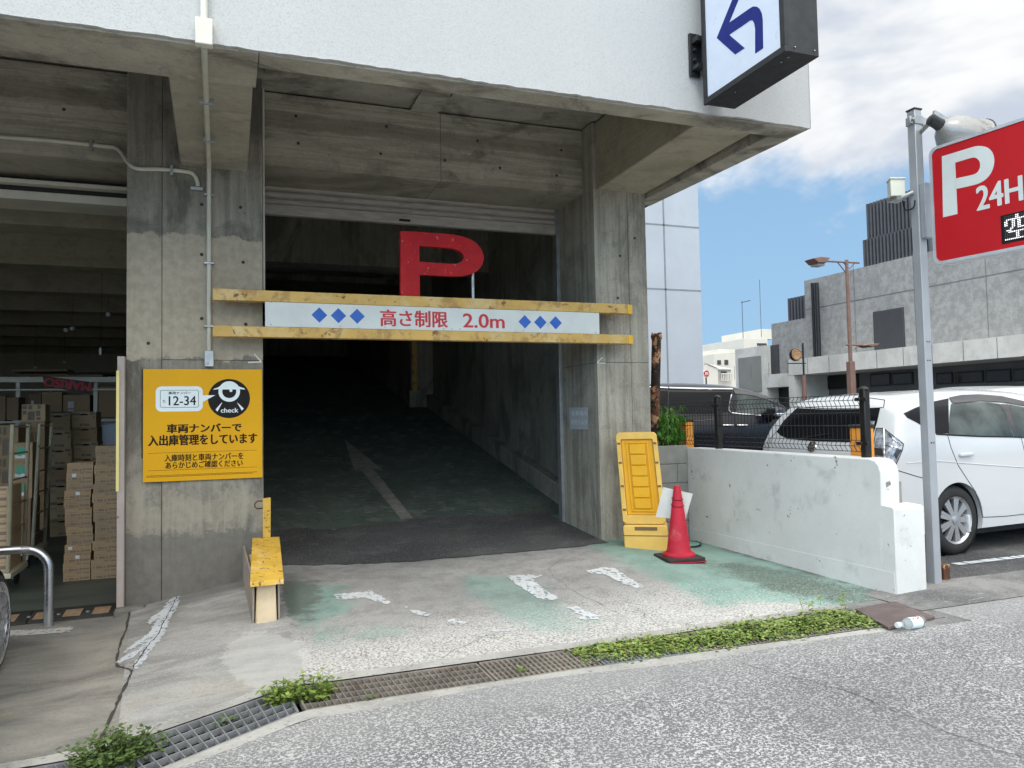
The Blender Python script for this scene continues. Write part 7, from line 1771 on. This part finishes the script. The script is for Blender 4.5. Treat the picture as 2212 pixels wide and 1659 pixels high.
W2.seam([Z8(690, 130), Z8(700, 340), Z8(705, 500), Z8(700, 700)], mirror=True); W2.seam([Z8(108, 110), Z8(108, 420), Z8(100, 700)], mirror=True); W2.seam([Z8(120, 395), Z8(400, 400), Z8(560, 380)], 'visor', 'slide_rail', .006)
for a, b in ((588, 678), (714, 806)):
    p, q = W2.px(Z8(a, 440))[0], W2.px(Z8(b, 440))[0]; m = M(); m.tube([p + Vector((0, -.02, 0)), (p + q) / 2 + Vector((0, -.035, 0)), q + Vector((0, -.02, 0))], .016, 8); m.build('door_handle', 'chrome', W2.t)
p = W2.px(Z8(1000, 335))[0]
m = M(); m.obox(p + Vector((.02, -.13, -.0)), (.10, .02, 0), (-.02, .10, 0), (0, 0, .085)); mir = m.build('door_mirror', 'blackcar', W2.t, bevel=.04, seg=3)
p = p + Vector((.05, -.22, -.02)); m = M(); m.obox(p, (.12, .01, 0), (0, .05, 0), (0, 0, .022)); m.build('mirror_trim', 'chrome', mir, bevel=.012)
W2.decal([(-.72, 1.12), (.72, 1.12), (.66, 1.62), (-.66, 1.62)], 'glass', 'windscreen', W2.front, cell=.09); W2.decal([(-.66, 1.2), (.66, 1.2), (.62, 1.62), (-.62, 1.62)], 'glass', 'rear_window', W2.rear, cell=.09)
# ---- two cars further back, only their roofs show over the white wagon
hatch = [(0, .6), (.03, .85), (.08, 1.15), (.2, 1.45), (.36, 1.58), (.8, 1.64), (1.6, 1.66), (2.2, 1.62), (2.6, 1.52), (3.0, 1.25), (3.2, 1.08), (3.6, .98), (3.85, .8), (3.95, .55)]
hplan = [(0, .62), (.05, .74), (.2, .82), (.5, .84), (3.2, .84), (3.6, .78), (3.85, .62), (3.95, .4)]
def generic(name, label, loc, rz_, pm, H=1.0, prof=hatch, plan=hplan, L=3.95, W_=1.68, **kw):
    pr_ = [(x, .5 + (z - .5) * H) for x, z in prof]
    c = Car(name, label, loc, rz_, L, W_, pr_, plan, 1.0, .2, pm, kw.pop('wx', (.72, 3.2)), kw.pop('r', .31), **kw)
    hz = lambda z: .5 + (z - .5) * H
    for s in (-1, 1):
        c.decal([(.42, hz(1.08)), (.52, hz(1.40)), (1.45, hz(1.50)), (1.5, hz(1.05))], 'glass', 'door_window', c.sd, s=s, cell=.09); c.decal([(1.56, hz(1.05)), (1.52, hz(1.50)), (2.1, hz(1.47)), (2.7, hz(1.16)), (2.75, hz(1.06))], 'glass', 'door_window', c.sd, s=s, cell=.09)
        c.decal([(.12, hz(.85)), (.14, hz(1.1)), (.30, hz(1.1)), (.28, hz(.88))], 'lampred', 'tail_lamp', c.sd, s=s, cell=.05); c.seam([(1.53, hz(1.5)), (1.53, .3)], fn=c.sd, s=s)
        c.decal([(3.45, hz(.78)), (3.4, hz(.9)), (3.75, hz(.84)), (3.8, hz(.72))], 'lampclear', 'headlight', c.sd, s=s, cell=.06)
    c.decal([(-.55, hz(1.12)), (.55, hz(1.12)), (.5, hz(1.46)), (-.5, hz(1.46))], 'glass', 'rear_window', c.rear, cell=.08); c.decal([(-.6, hz(1.1)), (.6, hz(1.1)), (.54, hz(1.5)), (-.54, hz(1.5))], 'glass', 'windscreen', c.front, cell=.08)
    return c
pc = at(1990, 838, t=14.2)
C3 = generic('parked_car', 'pale silver car whose roof with rails shows just above the white wagon', (pc.x + .3, pc.y - 2.0, .15), radians(80), 'silver', (pc.z - .65) / 1.16 * 1.0)
pc4 = at(2172, 834, t=11.3)
C4 = generic('parked_car', 'white car at the right edge, its roof showing behind the white wagon', (pc4.x - 1.1, pc4.y + .1, .15), radians(2), 'pearl', (pc4.z - .65) / 1.16)
for s in (-.5, .5):
    m = M(); P = [C3.bvh.ray_cast(Vector((x, s, 3)), Vector((0, 0, -1)))[0] + Vector((0, 0, .03 if 0.6 < x < 2.1 else .0)) for x in (.5, .62, 1.0, 1.6, 2.05, 2.15)]; m.tube(P, .014, 8); m.build('roof_rail', 'chrome', C3.t)
# ---- car at the left edge, only its front wheel reaches into view
wc = at(0, 1335, Y=5.66)
LC = generic('parked_car', 'black car at the left edge of the view, only its silver slotted front wheel showing', (wc.x - .82, wc.y - 3.2 + .0, -.03), radians(90), 'blackcar', .9, W_=1.70, L=3.98, style='slot', r=.315, wx=(.72, 3.2), rim=.80,
    plan=[(0, .6), (.05, .74), (.2, .82), (.5, .84), (2.9, .84), (3.15, .815), (3.35, .76), (3.6, .62), (3.85, .42), (3.98, .2)])
